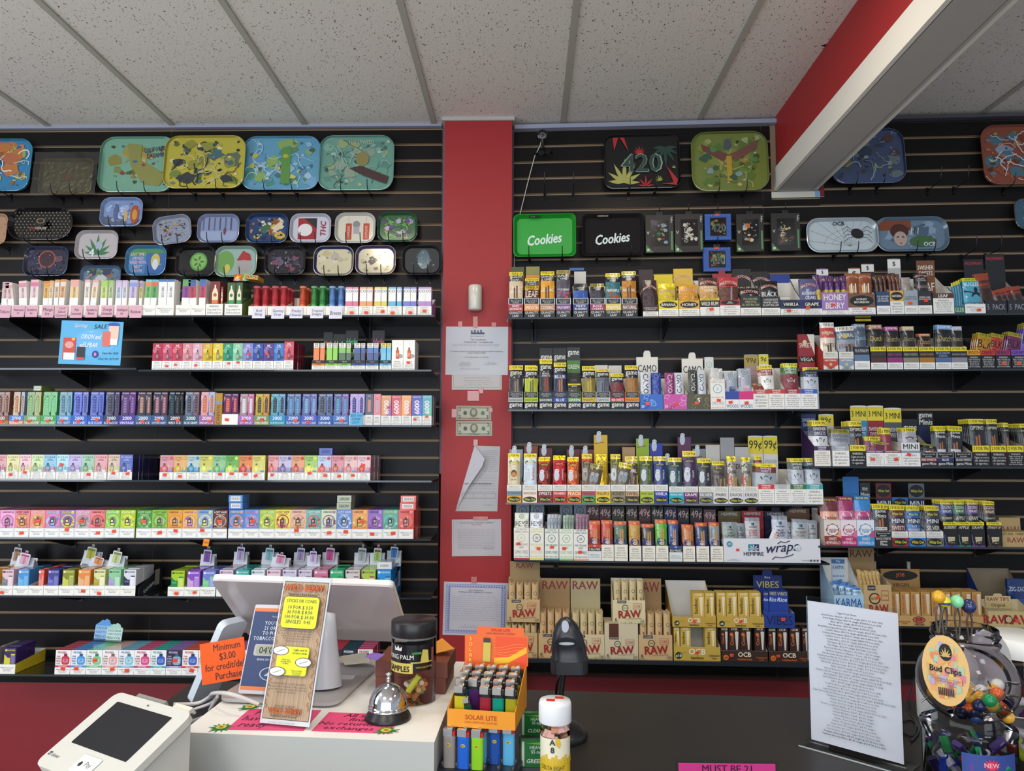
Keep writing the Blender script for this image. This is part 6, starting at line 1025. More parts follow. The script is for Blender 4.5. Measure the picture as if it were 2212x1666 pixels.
def cones(c,n,x0,x1,yt,col='#c09c68',rows=3,name='cone_pack',rolls=None):
    sd = SH[c['row']][0]; W = (c['b']-c['a']-.006)/n; proto = None
    for i in range(n):
        for r in range(rows):
            u = c['a']+.003+W*(i+.5); nn_ = c['n']-.012-r*.021; 
            if proto is None:
                H = pix(sd,x0,yt,nn_)[1]-c['z']-.002; m = M(); rr = W*.44; ry = .0085
                seg = 14; prof = [(.8,0),(1,H*.3),(1,H*.93)]; vs = []
                for k,(s_,z_) in enumerate(prof):
                    for q in range(seg): a_ = 2*PI*q/seg; vs.append((rr*s_*math.cos(a_),ry*s_*math.sin(a_),z_ + (.012*abs(math.cos(a_)) if k == 2 else 0)))
                m.add(vs,[(k*seg+q,k*seg+(q+1) % seg,(k+1)*seg+(q+1) % seg,(k+1)*seg+q) for k in range(2) for q in range(seg)],col,'card',True); m.add([(v[0]*.9,v[1]*.9,v[2]-.004) for v in vs[2*seg:]],[tuple(range(seg))],shade(col,.6))
                F = Face((-rr,-ry*1.04,0),(1,0,0),(0,0,1),rr*2,H); m.ell(F,rr*1.1,H*.72,rr*.5,rr*.5,'#4c402c',seg=14); m.ell(F,rr*1.1,H*.72,rr*.38,rr*.38,col,seg=14); m.txt(F,'RAW',rr*1.1,H*.5,rr*.62,'#a02420',H*.3,.04,rot=PI/2)
                proto = m.build(name,loc=wp(sd,u,nn_,c['z']+.002),rz=sd.a,cat='cone pack',group='cone packs in carton %s of the %s' % (ORD[c['i']-1],SHN[c['row']]),label='%s cone packs standing in the %s carton, %s' % (cname(col),ORD[c['i']-1],SHN[c['row']]))
            else: copy_tree(proto,wp(sd,u+RNG.uniform(-.001,.001),nn_,c['z']+.002+RNG.uniform(0,.003)))
def raw(x0,x1,lip,base_z,c1,label,n,org,back,lid=None,nc=5,yt=None,say=None,row='RE',d=.11,n0=None,key='f',inner='#d8d4c8',rows=3,closed=False,XX=X,YY=Y):
    n_ = (n0 or SH[row][2]-.012)
    c = carton(row,XX(x0),XX(x1),YY(lip),'100;%s;' % c1,c1,YY(back),d=d,inner=inner,z=base_z,say=say or 'RAW',n=n_,key=key,header=lid)
    m = M(); F = Face((0,0,0),(1,0,0),(0,0,1),c['b']-c['a'],c['hl']); raw_front(m,F,c1,label,n,org); m.build('printed_front',c['o'],(-(c['b']-c['a'])/2,-.0005,0))
    if nc: cones(c,nc,XX(x0),XX(x1),YY(yt),c1 if not org else '#d0bc8c',rows)
    return c
zE_ = SH['RE'][1]
def lidspec(c1,n,lab_): return '28;%s;RAW;#8c2c28|42;%s;|18;%s;%s;#2c2418|12;%s;%s;#2c2418' % (c1,c1,c1,n,c1,lab_)
raw(60,498,1028,zE_,KR,'CLASSIC','3',False,900,None,5,905,rows=2)
raw(511,940,1040,zE_,'#cca878','CLASSIC','6',False,720,(Y(300),X(540),X(930),lidspec('#ac8a5c','6','CLASSIC'),'#ac8a5c'),4,722,rows=4)
raw(948,1388,1050,zE_,KO,'ORGANIC','3',True,720,(Y(305),X(935),X(1325),lidspec('#b4a880','3','ORGANIC'),'#b4a880'),4,730,rows=3)
cb = carton('RE',X(1393),X(1836),Y(903),'100;%s;' % '#d4c8a8','#d4c8a8',Y(905),d=.11,z=zE_,n=SH['RE'][2]-.012,say='RAW',what='closed kraft carton')
m = M(); F = Face((0,0,0),(1,0,0),(0,0,1),cb['b']-cb['a'],cb['hl']*.64); raw_front(m,F,'#d4c8a8','ORGANIC','6',True); F2 = Face((0,0,0),(1,0,0),(0,0,1),F.w,cb['hl']); m.rect(F2,F.w*.13,cb['hl']*.6,F.w*.42,cb['hl']*.99,'#5c3020'); m.build('printed_front',cb['o'],(-F.w/2,-.0005,0))
m = M(); m.box(-F.w/2,F.w/2,.001,.11,cb['hl']-.001,cb['hl'],'#d4c8a8'); m.build('carton_lid',cb['o'])
raw(1845,2290,1058,zE_,'#d0b080','CLASSIC','6',False,1000,(Y(305),X(1750),X(2090),lidspec('#a88658','6',''),'#a88658'),4,745,rows=4)
PREV.pop(('RE','g'),None)
u1_ = pix(R_,X(93),Y(885),.268); raw(93,531,585,max(u1_[1],zE_+.075),KR,'CLASSIC','3',False,285,(Y(75),X(135),X(530),lidspec('#a08458','3','CLASSIC'),'#a08458'),4,360,key='g',rows=3)
zt_ = cb['z']+cb['hl']+.0005
cu = raw(1505,1937,595,zt_,'#dccfa4','ORGANIC','6',True,300,None,4,320,key='g',rows=2,d=.1)
F = None
X,Y = crop(1400,1200,5.53)
def ocb_pack(c,x0,x1,yt,bg,wd,ink,dn=.012,cw='#e8dcb8',roll=0,behind=2):
    def art(m,F):
        w,h = F.w,F.h; m.txt(F,'OCB',w*.5,h*.93,h*.09,'#f0e8d8',w*.8,.05); m.txt(F,wd,w*.27,h*.45,w*.3,ink,h*.62,.03,rot=PI/2); m.poly(F,[(w*.56,h*.8),(w*.9,h*.8),(w*.8,h*.04),(w*.66,h*.04)],cw); m.ell(F,w*.73,h*.8,w*.17,h*.03,shade(cw,1.3))
        if bg[1] == '3': m.ell(F,w*.25,h*.7,w*.16,w*.16,'#d8702c')
    return pouch(c,x0,x1,yt,'100;%s;' % bg,'card',.008,dn,roll=roll,lean=0,behind=behind,what='cone box',flat=True,art=art,copies_step=.019,say=wd.upper())
def ocb(x0,x1,lip,base_z,c1,t2,badge,bcol,key,items,yt,back,wd,ink,bg,cw,d=.13,say=''):
    c = carton('RE',X(x0),X(x1),Y(lip),'100;%s;' % c1,c1,Y(back),d=d,z=base_z,n=SH['RE'][2]-.012,key=key,say=say)
    m = M(); F = Face((0,0,0),(1,0,0),(0,0,1),c['b']-c['a'],c['hl']); w,h = F.w,F.h
    m.ell(F,w*.1,h*.36,h*.26,h*.26,bcol); m.txt(F,badge,w*.1,h*.36,h*.2,'#f0ece0' if bcol[1] != 'd' else '#4c2010',None,.03); m.txt(F,'OCB',w*.5,h*.66,h*.42,'#f0e6cc',w*.36,.06); m.txt(F,t2,w*.5,h*.22,h*.2,ink if c1[1] != '3' else '#d8702c',w*.4,.03)
    m.txt(F,'Unbleached\nCone',w*.86,h*.3,h*.34,'#3a3018' if c1[1] != '3' else '#d8702c',w*.22,.02)
    for k in range(7): x = w*(.14+.02*k); m.line(F,[(x,h*(.5+.04*(k % 3))),(x+w*.02,h*(.6+.05*(k % 2)))],.0008,'#8c7c30' if c1[1] != '3' else '#5c3828')
    m.build('printed_front',c['o'],(-w/2,-.0005,0)); sticker(c['o'],-w/2+w*.5 if c1[1] != '3' else -w/2+w*.22,-.0036,h*.6,.014,RNG)
    for p,q in items: ocb_pack(c,X(p),X(q),Y(yt),bg,wd,ink,cw=cw)
    return c
GD = '#c8a848'
zlow = zE_
c = ocb(310,866,1095,zlow,GD,'bamboo','x10','#243c1c','f',((270,375),(385,505),(680,808)),862,850,'bamboo','#3a3010','#d0b050','#ecdcb4',say='BAMBOO')
c = ocb(876,1431,1142,zlow,'#3c2820','Unbleached','x6','#d87028','f',((835,955),(962,1090),(1098,1230),(1270,1395)),862,870,'Cone','#d87838','#382420','#dcd4cc',say='UNBLEACHED')
c = ocb(1447,1930,1152,zlow,'#3c2820','Unbleached','x3','#d87028','f',((1400,1525),(1540,1665),(1690,1812),(1840,1930)),870,870,'Cone','#d87838','#382420','#dcd4cc',say='UNBLEACHED')
zup = zlow+hpx('RE',X(560),Y(856),.268)
c = ocb(300,821,735,zup,'#c4a040','bamboo','x8','#243c1c','g',((530,670),(675,800)),450,300,'bamboo','#3a3010','#d0ac48','#ecdcb4',d=.2,say='BAMBOO')
c = ocb(836,1398,735,zup,'#c8a444','bamboo','x6','#243c1c','g',((805,925),(932,1062),(1072,1200),(1206,1342)),445,430,'bamboo','#3a3010','#d0ac48','#ecdcb4',d=.17,say='BAMBOO')
c = carton('RE',X(1402),X(1766),Y(688),'100;#1c3c94;VIBES;#12204c','#1c3c94',Y(520),d=.16,z=zup+.001,n=SH['RE'][2]-.012,key='g',say='VIBES',st=True,inner='#d0d4d8',header=(Y(165),X(1215),X(1605),'12;#1a2c6c;Rice;#c8d0e0|34;#1a2c78;VIBES;#c8bc60|20;#1a2c78;|34;#1c348c;30 | 3;#e0e0e8'.replace(' | ',' - '),'#1a2c78','tab'))
for p,q,t in ((1345,1412,430),(1420,1512,425),(1510,1645,430)): pouch(c,X(p)+4,X(q)+4,Y(t),'24;#1c388c;VIBES;#c0b470|30;#1c3c98;Rice;#e4e8f4;i|46;#1c3c98;','card',.009,.012,lean=0,behind=2,what='cone box',flat=True,copies_step=.02)
m = M(); m.lathe([(.0035,0),(.009,.15),(.0,.152)],'#b8b4b0','card',16); m.build('paper_cone',loc=wp(R_,pix(R_,1717,1330,.1)[0],.08,zE_+.0),rot=(0,-.1,0),label='large grey paper cone prop standing right of the blue rice cone carton',cat='prop')
# ---- far right lowest shelf
X,Y = crop(1760,1180,4.894)
c = carton('RE2',X(178),X(492),Y(520),'50;#a8c8e0;KARMA;#2858a0|50;#b8d0e4;','#a8c8e0',Y(120),d=.15,say='KARMA',header=(Y(125),X(172),X(308),'20;#4c7cb8;99¢;#e8f0f8|32;#d0e0ec;KARMA;#2050a0|48;#d0e0ec;BLAZIN BLUE;#2050a0','#d0e0ec','round'))
for k in range(4): pouch(c,X(270+40*k),X(400+30*k),Y(355+30*k),'30;#3878c0;|70;#b0d0e8;KARMA;#20508c',roll=-.25+.1*k,behind=0,dn=.02+.025*(3-k))
c = carton('RE2',X(494),X(785),Y(408),'100;#c4a470;','#c4a470',Y(220),d=.15,say='RAW CONE',inner='#ccc0a4',header=(Y(15),X(345),X(615),'30;#9c8050;RAW;#5c2820|70;#9c8050;','#9c8050'))
m = M(); F = Face((0,0,0),(1,0,0),(0,0,1),c['b']-c['a'],c['hl']); raw_front(m,F,'#c4a470','CLASSIC','',False); m.build('printed_front',c['o'],(-F.w/2,-.0005,0)); sticker(c['o'],0,-.004,F.h*.7,.014,RNG)
for k in range(6): pouch(c,X(505+38*k),X(541+38*k),Y(265+RNG.uniform(-20,20)),'100;#c0a060;RAW;#8c2c24;v','card',.008,.02,roll=-.07,what='cone tube',behind=1)
c = carton('RE2',X(788),X(1762),Y(740),'100;#c49c60;','#c49c60',Y(470),d=.16,say='JOB VIRGIN',what='wide kraft carton',inner='#e0dcd0',header=(Y(240),X(690),X(1100),'40;#a8814c;JOB;#d06038;e|18;#a8814c;VIRGIN;#3c2418|42;#a8814c;UNBLEACHED;#9c4024','#a8814c'))
m = M(); F = Face((0,0,0),(1,0,0),(0,0,1),c['b']-c['a'],c['hl']); w,h = F.w,F.h
for x in (.28,): m.ell(F,w*x,h*.62,h*.6,h*.32,'#23211c'); m.ell(F,w*x,h*.62,h*.54,h*.27,'#c85838'); m.txt(F,'JOB',w*x,h*.62,h*.34,'#23211c',None,.05); m.txt(F,'VIRGIN',w*x,h*.18,h*.2,'#33261a',None,.03)
for x in (.12,.46,.8): m.txt(F,'UNBLEACHED\nCONE',w*x,h*.35,h*.3,'#a84c28',w*.14,.03)
m.build('printed_front',c['o'],(-w/2,-.0005,0))
def job(m,F): w,h = F.w,F.h; m.txt(F,'UNBLEACHED',w*.28,h*.48,w*.26,'#b04020',h*.8,.02,rot=PI/2); m.poly(F,[(w*.52,h*.88),(w*.92,h*.88),(w*.82,h*.06),(w*.64,h*.06)],'#dcc4a8'); m.ell(F,w*.72,h*.88,w*.2,h*.03,'#e8d8c4')
for k in range(9): p = 795+108*k; pouch(c,X(p),X(p+98),Y(485),'100;#b88c4c;','card',.009,.012,lean=0,behind=3,what='cone box',flat=True,art=job,copies_step=.021,say='UNBLEACHED')
for x_,y_ in ((665,190),(1030,195)):
    u_,z_ = pix(R_,X(x_),Y(y_),.1); m = M(); m.lathe([(.003,0),(.0075,.10),(0,.101)],'#b8aca4','card',14); m.build('paper_cone',loc=wp(R_,u_,.068,SH['RE2'][1]+hpx('RE2',2000,Y(240),.09)-.075),label='grey cone shape rising %s the kraft header of the wide carton, far right' % ('left of' if x_ < 800 else 'right of'),cat='prop')
c = carton('RE2',X(1800),X(2260),Y(690),'40;#c8c030;99¢;#1c1c14|60;#1c3878;ZIG-ZAG;#d0d8e8','#1c3878',Y(235),d=.15,say='ZIG-ZAG',n=.15,inner='#8c7c64')
pouch(c,X(2030),X(2220),Y(350),'60;#1c3468;ZIG-ZAG;#c8d0e0|40;#284c94;',lean=0,what='foil pouch',behind=1)
c = carton('RE2',X(1785),X(2245),Y(690),'100;#c8b078;','#c8b078',Y(560),d=.085,say='RAW TIPS',key='h',st=True,inner='#c8b890',header=(Y(500),X(1790),X(2060),'50;#d0bc88;RAW TIPS;#a02c24|50;#c8b078;Original;#3c3020','#d0bc88','tab'))
m = M(); F = Face((0,0,0),(1,0,0),(0,0,1),c['b']-c['a'],c['hl']); m.txt(F,'RAW',F.w*.2,F.h*.5,F.h*.5,'#a02420',None,.06); m.txt(F,'RAW',F.w*.7,F.h*.5,F.h*.55,'#a02420',None,.06); m.ell(F,F.w*.46,F.h*.5,F.h*.24,F.h*.24,'#23221c'); m.ell(F,F.w*.46,F.h*.5,F.h*.19,F.h*.19,'#c8b078'); m.build('printed_front',c['o'],(-F.w/2,-.0005,0))
flush_headers()
# ================================================================ rolling trays on wire hooks
def leaf(m,F,cx,cy,R,col,rot=0,n=7,sp=.46):
    for i in range(n):
        a = rot+PI/2+(i-(n-1)/2)*sp; L = R*(1-.13*abs(i-(n-1)/2)); w = R*.08
        ca,sa = math.cos(a),math.sin(a)
        m.poly(F,[(min(F.w,max(0,cx+d*ca-e*sa)),min(F.h,max(0,cy+d*sa+e*ca))) for d,e in ((0,0),(L*.35,-w),(L*.6,-w*.85),(L,0),(L*.6,w*.85),(L*.35,w))],col,'tin')
def blobs(m,F,cols,n,seed,r0=.05,r1=.16,squig=0,sq='#e8e8e0'):
    r = random.Random(seed)
    for _ in range(n):
        cx,cy,R = r.uniform(.1,.9)*F.w,r.uniform(.12,.88)*F.h,r.uniform(r0,r1)*F.w; k = r.randint(7,11); ph = r.uniform(0,6)
        pts = [(min(F.w*.985,max(F.w*.015,cx+R*r.uniform(.6,1.25)*math.cos(2*PI*i/k+ph))),min(F.h*.98,max(F.h*.02,cy+R*r.uniform(.45,1.0)*math.sin(2*PI*i/k+ph)))) for i in range(k)]
        m.poly(F,pts,r.choice(cols),'tin')
    for _ in range(n*2):
        cx,cy,R = r.uniform(.07,.93)*F.w,r.uniform(.08,.92)*F.h,r.uniform(r0*.3,r1*.36)*F.w; k = r.randint(5,9); ph = r.uniform(0,6); F.k = min(F.k,16)
        m.poly(F,[(min(F.w*.985,max(F.w*.015,cx+R*r.uniform(.5,1.3)*math.cos(2*PI*i/k+ph))),min(F.h*.98,max(F.h*.02,cy+R*r.uniform(.4,1.1)*math.sin(2*PI*i/k+ph)))) for i in range(k)],shade(r.choice(cols),r.choice((.6,.8,1.15,1.3))),'tin')
    for _ in range(squig*2):
        x,y = r.uniform(.15,.85)*F.w,r.uniform(.2,.85)*F.h; pts = []; a = r.uniform(0,6)
        for i in range(9): pts.append((min(F.w*.97,max(F.w*.03,x)),min(F.h*.97,max(F.h*.03,y)))); a += r.uniform(-.9,.9); x += F.w*.035*math.cos(a); y += F.w*.035*math.sin(a)
        m.line(F,pts,F.w*r.uniform(.006,.018),sq if isinstance(sq,str) else r.choice(sq),'tin')
def hook(sd,u,z,n1=.1,lab_=None,up=.045):
    m = M(); m.box(-.006,.006,-.004,-.001,-.024,.012,'#2a2a2c','steel'); o = m.build('wire_hook',loc=wp(sd,u,0,z),rz=sd.a,label=lab_ or 'black wire hook in the slat wall holding up a tray',cat='hook',group='wire hooks under the trays')
    w = M(); w.tube([(0,-.003,-.014),(0,-.008,-.003),(0,-.02,0),(0,-n1*.8,.002),(0,-n1*.9,.006),(0,-n1,.016),(0,-n1*1.08,up)],.0021,'#121214','plastic',8); w.build('hook_wire',o); return o
def tray(sd,x0,x1,y0,y1,label,rim,base,art,r=.3,depth=.014,inset=.012,n=.045,lean=-.08,roll=0,hooks=(.33,.68),name='rolling_tray',wall=None,mt='tin',skewx=0):
    a,zt = pix(sd,x0,y0,n); b,zb = pix(sd,x1,y1,n); W,H = b-a,zt-zb; R = min(W,H)*r; m = M()
    if roll: k = abs(math.sin(roll)); W,H = (W-H*k)/(1+0*k),(H-W*k*.55)
    rings = [(W,H,R,-depth),(W-.005,H-.005,R*.96,-depth-.001),(W-2*inset,H-2*inset,R*.82,-.003),(W,H,R,-depth+.001),(W-2*inset+.002,H-2*inset+.002,R*.82,0)]
    P = [[(p,y,q+H/2) for p,q in rrect(w_,h_,r_,6)] for w_,h_,r_,y in rings]; k = len(P[0])
    m.add(P[0]+P[1],[(i,k+i,k+(i+1) % k,(i+1) % k) for i in range(k)],rim,mt,True); m.add(P[1]+P[2],[(i,k+i,k+(i+1) % k,(i+1) % k) for i in range(k)],wall or shade(base,.85),mt,True)
    m.add(P[2],[tuple(range(k-1,-1,-1))],base,mt); m.add(P[3]+P[4],[((i+1) % k,k+(i+1) % k,k+i,i) for i in range(k)],rim,mt,True); m.add(P[4],[tuple(range(k))],rim,mt); m.add(P[0]+P[3],[((i+1) % k,k+(i+1) % k,k+i,i) for i in range(k)],rim,mt)
    F = Face((-W/2+inset,-.0032,inset),(1,0,0),(0,0,1),W-2*inset,H-2*inset)
    if art: art(m,F)
    o = m.build(name,loc=wp(sd,(a+b)/2,n,zb+(abs(math.sin(roll))*W*.2 if roll else 0)),rot=(lean,roll,sd.a),label=label,cat='tray')
    for f in hooks: hook(sd,a+(b-a)*f,zb-.0075,.088+depth*.3)
    return o
T = tray
def art1(m,F): blobs(m,F,['#28689c','#4898b0','#c07840','#b86c48','#387c98','#5a6a9c','#a8a850'],26,1,squig=5)
T(L_,-95,64,299,415,'large blue and orange patterned tray at the left end of the top tray row','#3c8ca8','#3484b0',art1,r=.24,inset=.006)
def art2(m,F):
    blobs(m,F,['#8a8440','#a09448','#6c7038','#b0a058','#7c8850'],9,5,.06,.12); m.poly(F,[(F.w*.34,F.h*.9),(F.w*.54,F.h*.88),(F.w*.54,F.h*.6),(F.w*.9,F.h*.3),(F.w*.82,F.h*.1),(F.w*.6,F.h*.14),(F.w*.4,F.h*.5)],'#8c8c4c','tin'); blobs(m,F,['#8c4038','#3c6c84','#c0b070'],7,8,.02,.045); m.txt(F,'CALIFORNIA\nDREAMIN',F.w*.74,F.h*.74,F.h*.2,'#4c3c50',F.w*.34,.03,rot=.14)
T(L_,217,375,294,417,'large sea-green tray lettered California with a map picture, top tray row','#7cae98','#78a890',art2,r=.24,inset=.006)
def art3(m,F): blobs(m,F,['#b0a438','#8c8c40','#c0b85c','#5a6c5c','#383c40','#48686c','#70843c'],30,11,.03,.12,8,['#2c2c28','#c8c080'])
T(L_,357,527,292,409,'large yellow tray with swirling bee-like dark patterns, overlapping the sea-green tray','#c0b44c','#b8ac40',art3,r=.24,inset=.006,n=.064)
def art4(m,F):
    blobs(m,F,['#5c94b8','#78a8c8','#88a860','#4c8c80','#8cb4c8'],22,21,.05,.14,7,'#a8c8d8'); m.rect(F,F.w*.5,F.h*.1,F.w*.62,F.h*.8,'#5c9048','tin'); blobs(m,F,['#b8b040','#a84c48','#c8c068'],5,9,.02,.05)
T(L_,525,690,293,412,'large sky-blue and green tray with pale swirls, top tray row','#6ca0c4','#609cb8',art4,r=.24,inset=.006)
def art5(m,F): blobs(m,F,['#6c9c88','#7cac98','#8ca08c','#5c8c80','#98a878'],24,31,.04,.12,9,['#4c6c60','#a0c0b0']); m.poly(F,[(F.w*.4,F.h*.4),(F.w*.56,F.h*.45),(F.w*.95,F.h*.24),(F.w*.92,F.h*.1),(F.w*.6,F.h*.26)],'#4c3838','tin'); m.ell(F,F.w*.58,F.h*.58,F.w*.09,F.h*.14,'#8c8450','tin'); m.txt(F,'HOLLYWEED',F.w*.56,F.h*.9,F.h*.07,'#a8b898',F.w*.34,.03)
T(L_,690,850,291,413,'large grey-green tray lettered HOLLYWEED, nearest the red column','#7ca898','#6c9c8c',art5,r=.24,inset=.006)
def artg(m,F): m.txt(F,'SLIM',F.w*.5,F.h*.5,F.h*.22,'#8c7c50',F.w*.4,.03); m.ell(F,F.w*.52,F.h*.5,F.w*.05,F.w*.04,'#e0502c')
o = T(L_,89,199,343,420,'gold tray sealed in clear wrap, between the two large blue trays','#c8b058','#b0a070',artg,r=.16,inset=.012,mt='foil',n=.05)
a,zt = pix(L_,72,338,.074); b,zb = pix(L_,206,432,.074); m = M(); N = 8; vs = [(-(b-a)/2+(b-a)*i/N,-.003*math.sin(i*2.3+j*1.7)-.004,(zt-zb)*j/N) for j in range(N+1) for i in range(N+1)]; m.add(vs,[(j*(N+1)+i,j*(N+1)+i+1,(j+1)*(N+1)+i+1,(j+1)*(N+1)+i) for j in range(N) for i in range(N)],'#fff','bag',True)
m.build('clear_wrap',o,(0,-.018,-.008),rot=(0,0,0))
def artd(m,F):
    for j in range(9):
        for i in range(15): m.ell(F,F.w*(.05+.9*i/14+(.03 if j % 2 else 0)*.9),F.h*(.08+.84*j/8),F.w*.011,F.w*.011,'#8c7c58',seg=6)
    m.ell(F,F.w*.5,F.h*.55,F.w*.1,F.h*.17,'#14130f'); m.ell(F,F.w*.5,F.h*.6,F.w*.07,F.h*.1,'#a08858'); m.ell(F,F.w*.5,F.h*.6,F.w*.055,F.h*.08,'#16150f'); m.txt(F,'HOUSE',F.w*.52,F.h*.32,F.h*.09,'#c8b8a8',F.w*.25,.04); m.txt(F,'RAW',F.w*.38,F.h*.32,F.h*.08,'#a82c24',F.w*.12,.04)
T(L_,24,160,450,522,'oval black tray with a fine dotted pattern and small gold emblem','#141416','#17171a',artd,r=.48,inset=.016,depth=.025)
def A(base,cols,n,seed,**k): return lambda m,F: blobs(m,F,cols,n,seed,**k)
T(L_,-30,15,462,530,'orange-rimmed small tray cut off at the left edge','#c88860','#b89070',A(0,['#8c6048','#c8a080'],6,41),hooks=(.8,))
def artl(m,F): m.poly(F,[(0,0),(F.w,0),(F.w,F.h*.2),(0,F.h*.34)],'#5c6478','tin'); blobs(m,F,['#7c98c8','#98acd4','#b4c0dc'],9,43,.08,.18); m.ell(F,F.w*.84,F.h*.42,F.w*.12,F.h*.38,'#b05030','tin'); m.ell(F,F.w*.84,F.h*.4,F.w*.07,F.h*.22,'#c89848','tin'); m.ell(F,F.w*.6,F.h*.36,F.w*.06,F.h*.24,'#c8a878','tin'); m.ell(F,F.w*.33,F.h*.5,F.w*.06,F.h*.4,'#5c6890','tin')
T(L_,220,308,427,491,'small pale blue tray with rust and tan shapes, under the sea-green tray','#88a0c8','#7c94c0',artl)
T(L_,333,423,461,531,'small grey tray tilted anticlockwise, scattered with tiny coloured dots','#9c9ca4','#8c94a8',A(0,['#c8a848','#2c2c30','#7c4438','#b0a068','#404c50','#a87878'],42,45,r0=.02,r1=.05),roll=-.14)
def artf(m,F):
    for i in range(6): m.rect(F,F.w*(.05+.15*i),F.h*.45,F.w*(.09+.15*i),F.h*.98,'#4c5470' if i % 2 else '#5c6884','tin')
    m.rect(F,0,0,F.w,F.h*.4,'#98a4c4','tin'); m.ell(F,F.w*.66,F.h*.4,F.w*.04,F.h*.16,'#6c4050','tin')
T(L_,429,517,463,526,'small misty grey-blue tray with dark vertical trunks','#7c88a0','#8490b4',artf)
T(L_,533,623,462,527,'small dark blue tray with orange, brown and white shapes','#2c4060','#24406c',A(0,['#2c4c80','#b87838','#8c5028','#d8c8a8','#38684c','#c8a848','#1c3058'],18,47,r0=.06,r1=.15))
def artthc(m,F): m.rect(F,F.w*.14,F.h*.06,F.w*.66,F.h*.94,'#a02c34','tin'); m.poly(F,[(F.w*.3,F.h*.94),(F.w*.66,F.h*.94),(F.w*.66,F.h*.5)],'#2c2c30','tin'); m.ell(F,F.w*.34,F.h*.45,F.w*.2,F.h*.26,'#e0dcdc','tin'); m.txt(F,'THC',F.w*.84,F.h*.5,F.w*.15,'#8c1c28',F.h*.74,.06,rot=PI/2,shear=.2)
T(L_,628,715,462,526,'small white tray lettered THC in dark red','#c0c0cc','#c4c4d0',artthc)
def artcan(m,F):
    for x in (.22,.72): m.rect(F,F.w*x,F.h*.06,F.w*(x+.17),F.h*.7,'#b84830','tin'); m.line(F,[(F.w*(x+.08),F.h*.7),(F.w*(x+.08),F.h*.98)],.0006,'#444'); m.txt(F,'SUPREME',F.w*(x+.085),F.h*.36,F.w*.07,'#d8b0a0',F.h*.5,.02,rot=PI/2)
    m.ell(F,F.w*.52,F.h*.66,F.w*.1,F.h*.14,'#8c8890','tin'); m.rect(F,F.w*.44,F.h*.3,F.w*.6,F.h*.56,'#a8a4ac','tin')
T(L_,725,811,460,527,'small silvery tray with two red upright cylinders printed on it','#b8bcc4','#d4d0c0',artcan)
T(L_,816,902,459,524,'small tray crowded with green and violet foliage, beside the red column','#2c4434','#2c5c3c',A(0,['#3c7840','#50984c','#5c3c7c','#a8a0b8','#284c34','#888c40','#3c2c58'],34,49,r0=.04,r1=.1,squig=4,sq='#78b060'))
def artleaf(m,F): leaf(m,F,F.w*.5,F.h*.12,F.h*.86,'#3c7c50'); m.ell(F,F.w*.54,F.h*.48,F.w*.09,F.h*.2,'#a8b4c0','tin'); m.txt(F,'4',F.w*.36,F.h*.2,F.h*.3,'#d8dce4',None,.05)
T(L_,166,255,498,562,'small off-white tray with a large green leaf and a figure four','#b4a8ac','#bcb4b4',artleaf)
def artgal(m,F): blobs(m,F,['#2c2c48','#3c3458','#5c4450','#28304c'],14,51,.08,.2); m.ell(F,F.w*.5,F.h*.6,F.w*.22,F.h*.36,'#a8503c','tin'); m.ell(F,F.w*.5,F.h*.6,F.w*.19,F.h*.31,'#3c2430','tin'); blobs(m,F,['#c0a0a0','#d0c8d8'],14,52,.006,.016)
T(L_,55,147,533,598,'small dark galaxy-patterned tray with a glowing red ring','#3c4c74','#24243c',artgal)
def artsm(m,F): m.rect(F,0,F.h*.7,F.w,F.h,'#4c8c50','tin'); m.rect(F,F.w*.46,0,F.w,F.h*.82,'#3868a8','tin'); m.txt(F,'LAST TIME I\nSMOKED\nWEED WITH\nSAILOR\nMOON',F.w*.25,F.h*.45,F.h*.78,'#e0b8c8',F.w*.46,.03); blobs(m,F,['#3868a8','#78a0c8'],3,53,.03,.05); m.ell(F,F.w*.75,F.h*.5,F.w*.13,F.h*.3,'#c8b860','tin'); m.ell(F,F.w*.75,F.h*.36,F.w*.08,F.h*.22,'#d8d8e4','tin')
T(L_,274,359,531,597,'small tray with bold pink lettering on green and blue','#5494b8','#4884b4',artsm)
def artpor(m,F): m.ell(F,F.w*.56,F.h*.52,F.w*.25,F.h*.38,'#5c9c50','tin',24); m.ell(F,F.w*.56,F.h*.52,F.w*.2,F.h*.3,'#88b860','tin',24); [m.ell(F,F.w*(.56+.1*math.cos(k)),F.h*(.52+.16*math.sin(k)),F.w*.06,F.h*.04,'#447c44','tin',rot=k) for k in (0,1.3,2.6,3.9,5.2)]
T(L_,382,466,534,599,'small black tray with a round green swirl','#1c1c20','#141416',artpor)
def artsan(m,F): m.ell(F,F.w*.2,F.h*.5,F.w*.24,F.h*.44,'#6c9c50','tin'); m.poly(F,[(F.w*.5,F.h*.56),(F.w*.9,F.h*.56),(F.w*.86,F.h*.8),(F.w*.66,F.h*.94)],'#a83434','tin'); m.ell(F,F.w*.7,F.h*.34,F.w*.22,F.h*.24,'#a8a09c','tin'); m.ell(F,F.w*.26,F.h*.24,F.w*.08,F.h*.18,'#c8c060','tin')
T(L_,466,555,532,600,'small pale green tray with a red cone shape','#8ca878','#94b0a8',artsan)
T(L_,574,660,533,596,'small nearly black tray with scattered violet and silver shapes','#1c1c24','#24242c',A(0,['#3c3c50','#5c5c70','#7c4858','#484c68','#14141c'],20,57,r0=.04,r1=.13))
T(L_,679,764,532,597,'small tray with painted cream reflection and navy rim, farther from the red column','#b8b09c','#cfc6a4',A(0,['#c0b690','#d8d0b4','#b8b0a0'],7,59,r0=.06,r1=.14),wall='#28305c')  # cream centre is reflected light put into the base colour
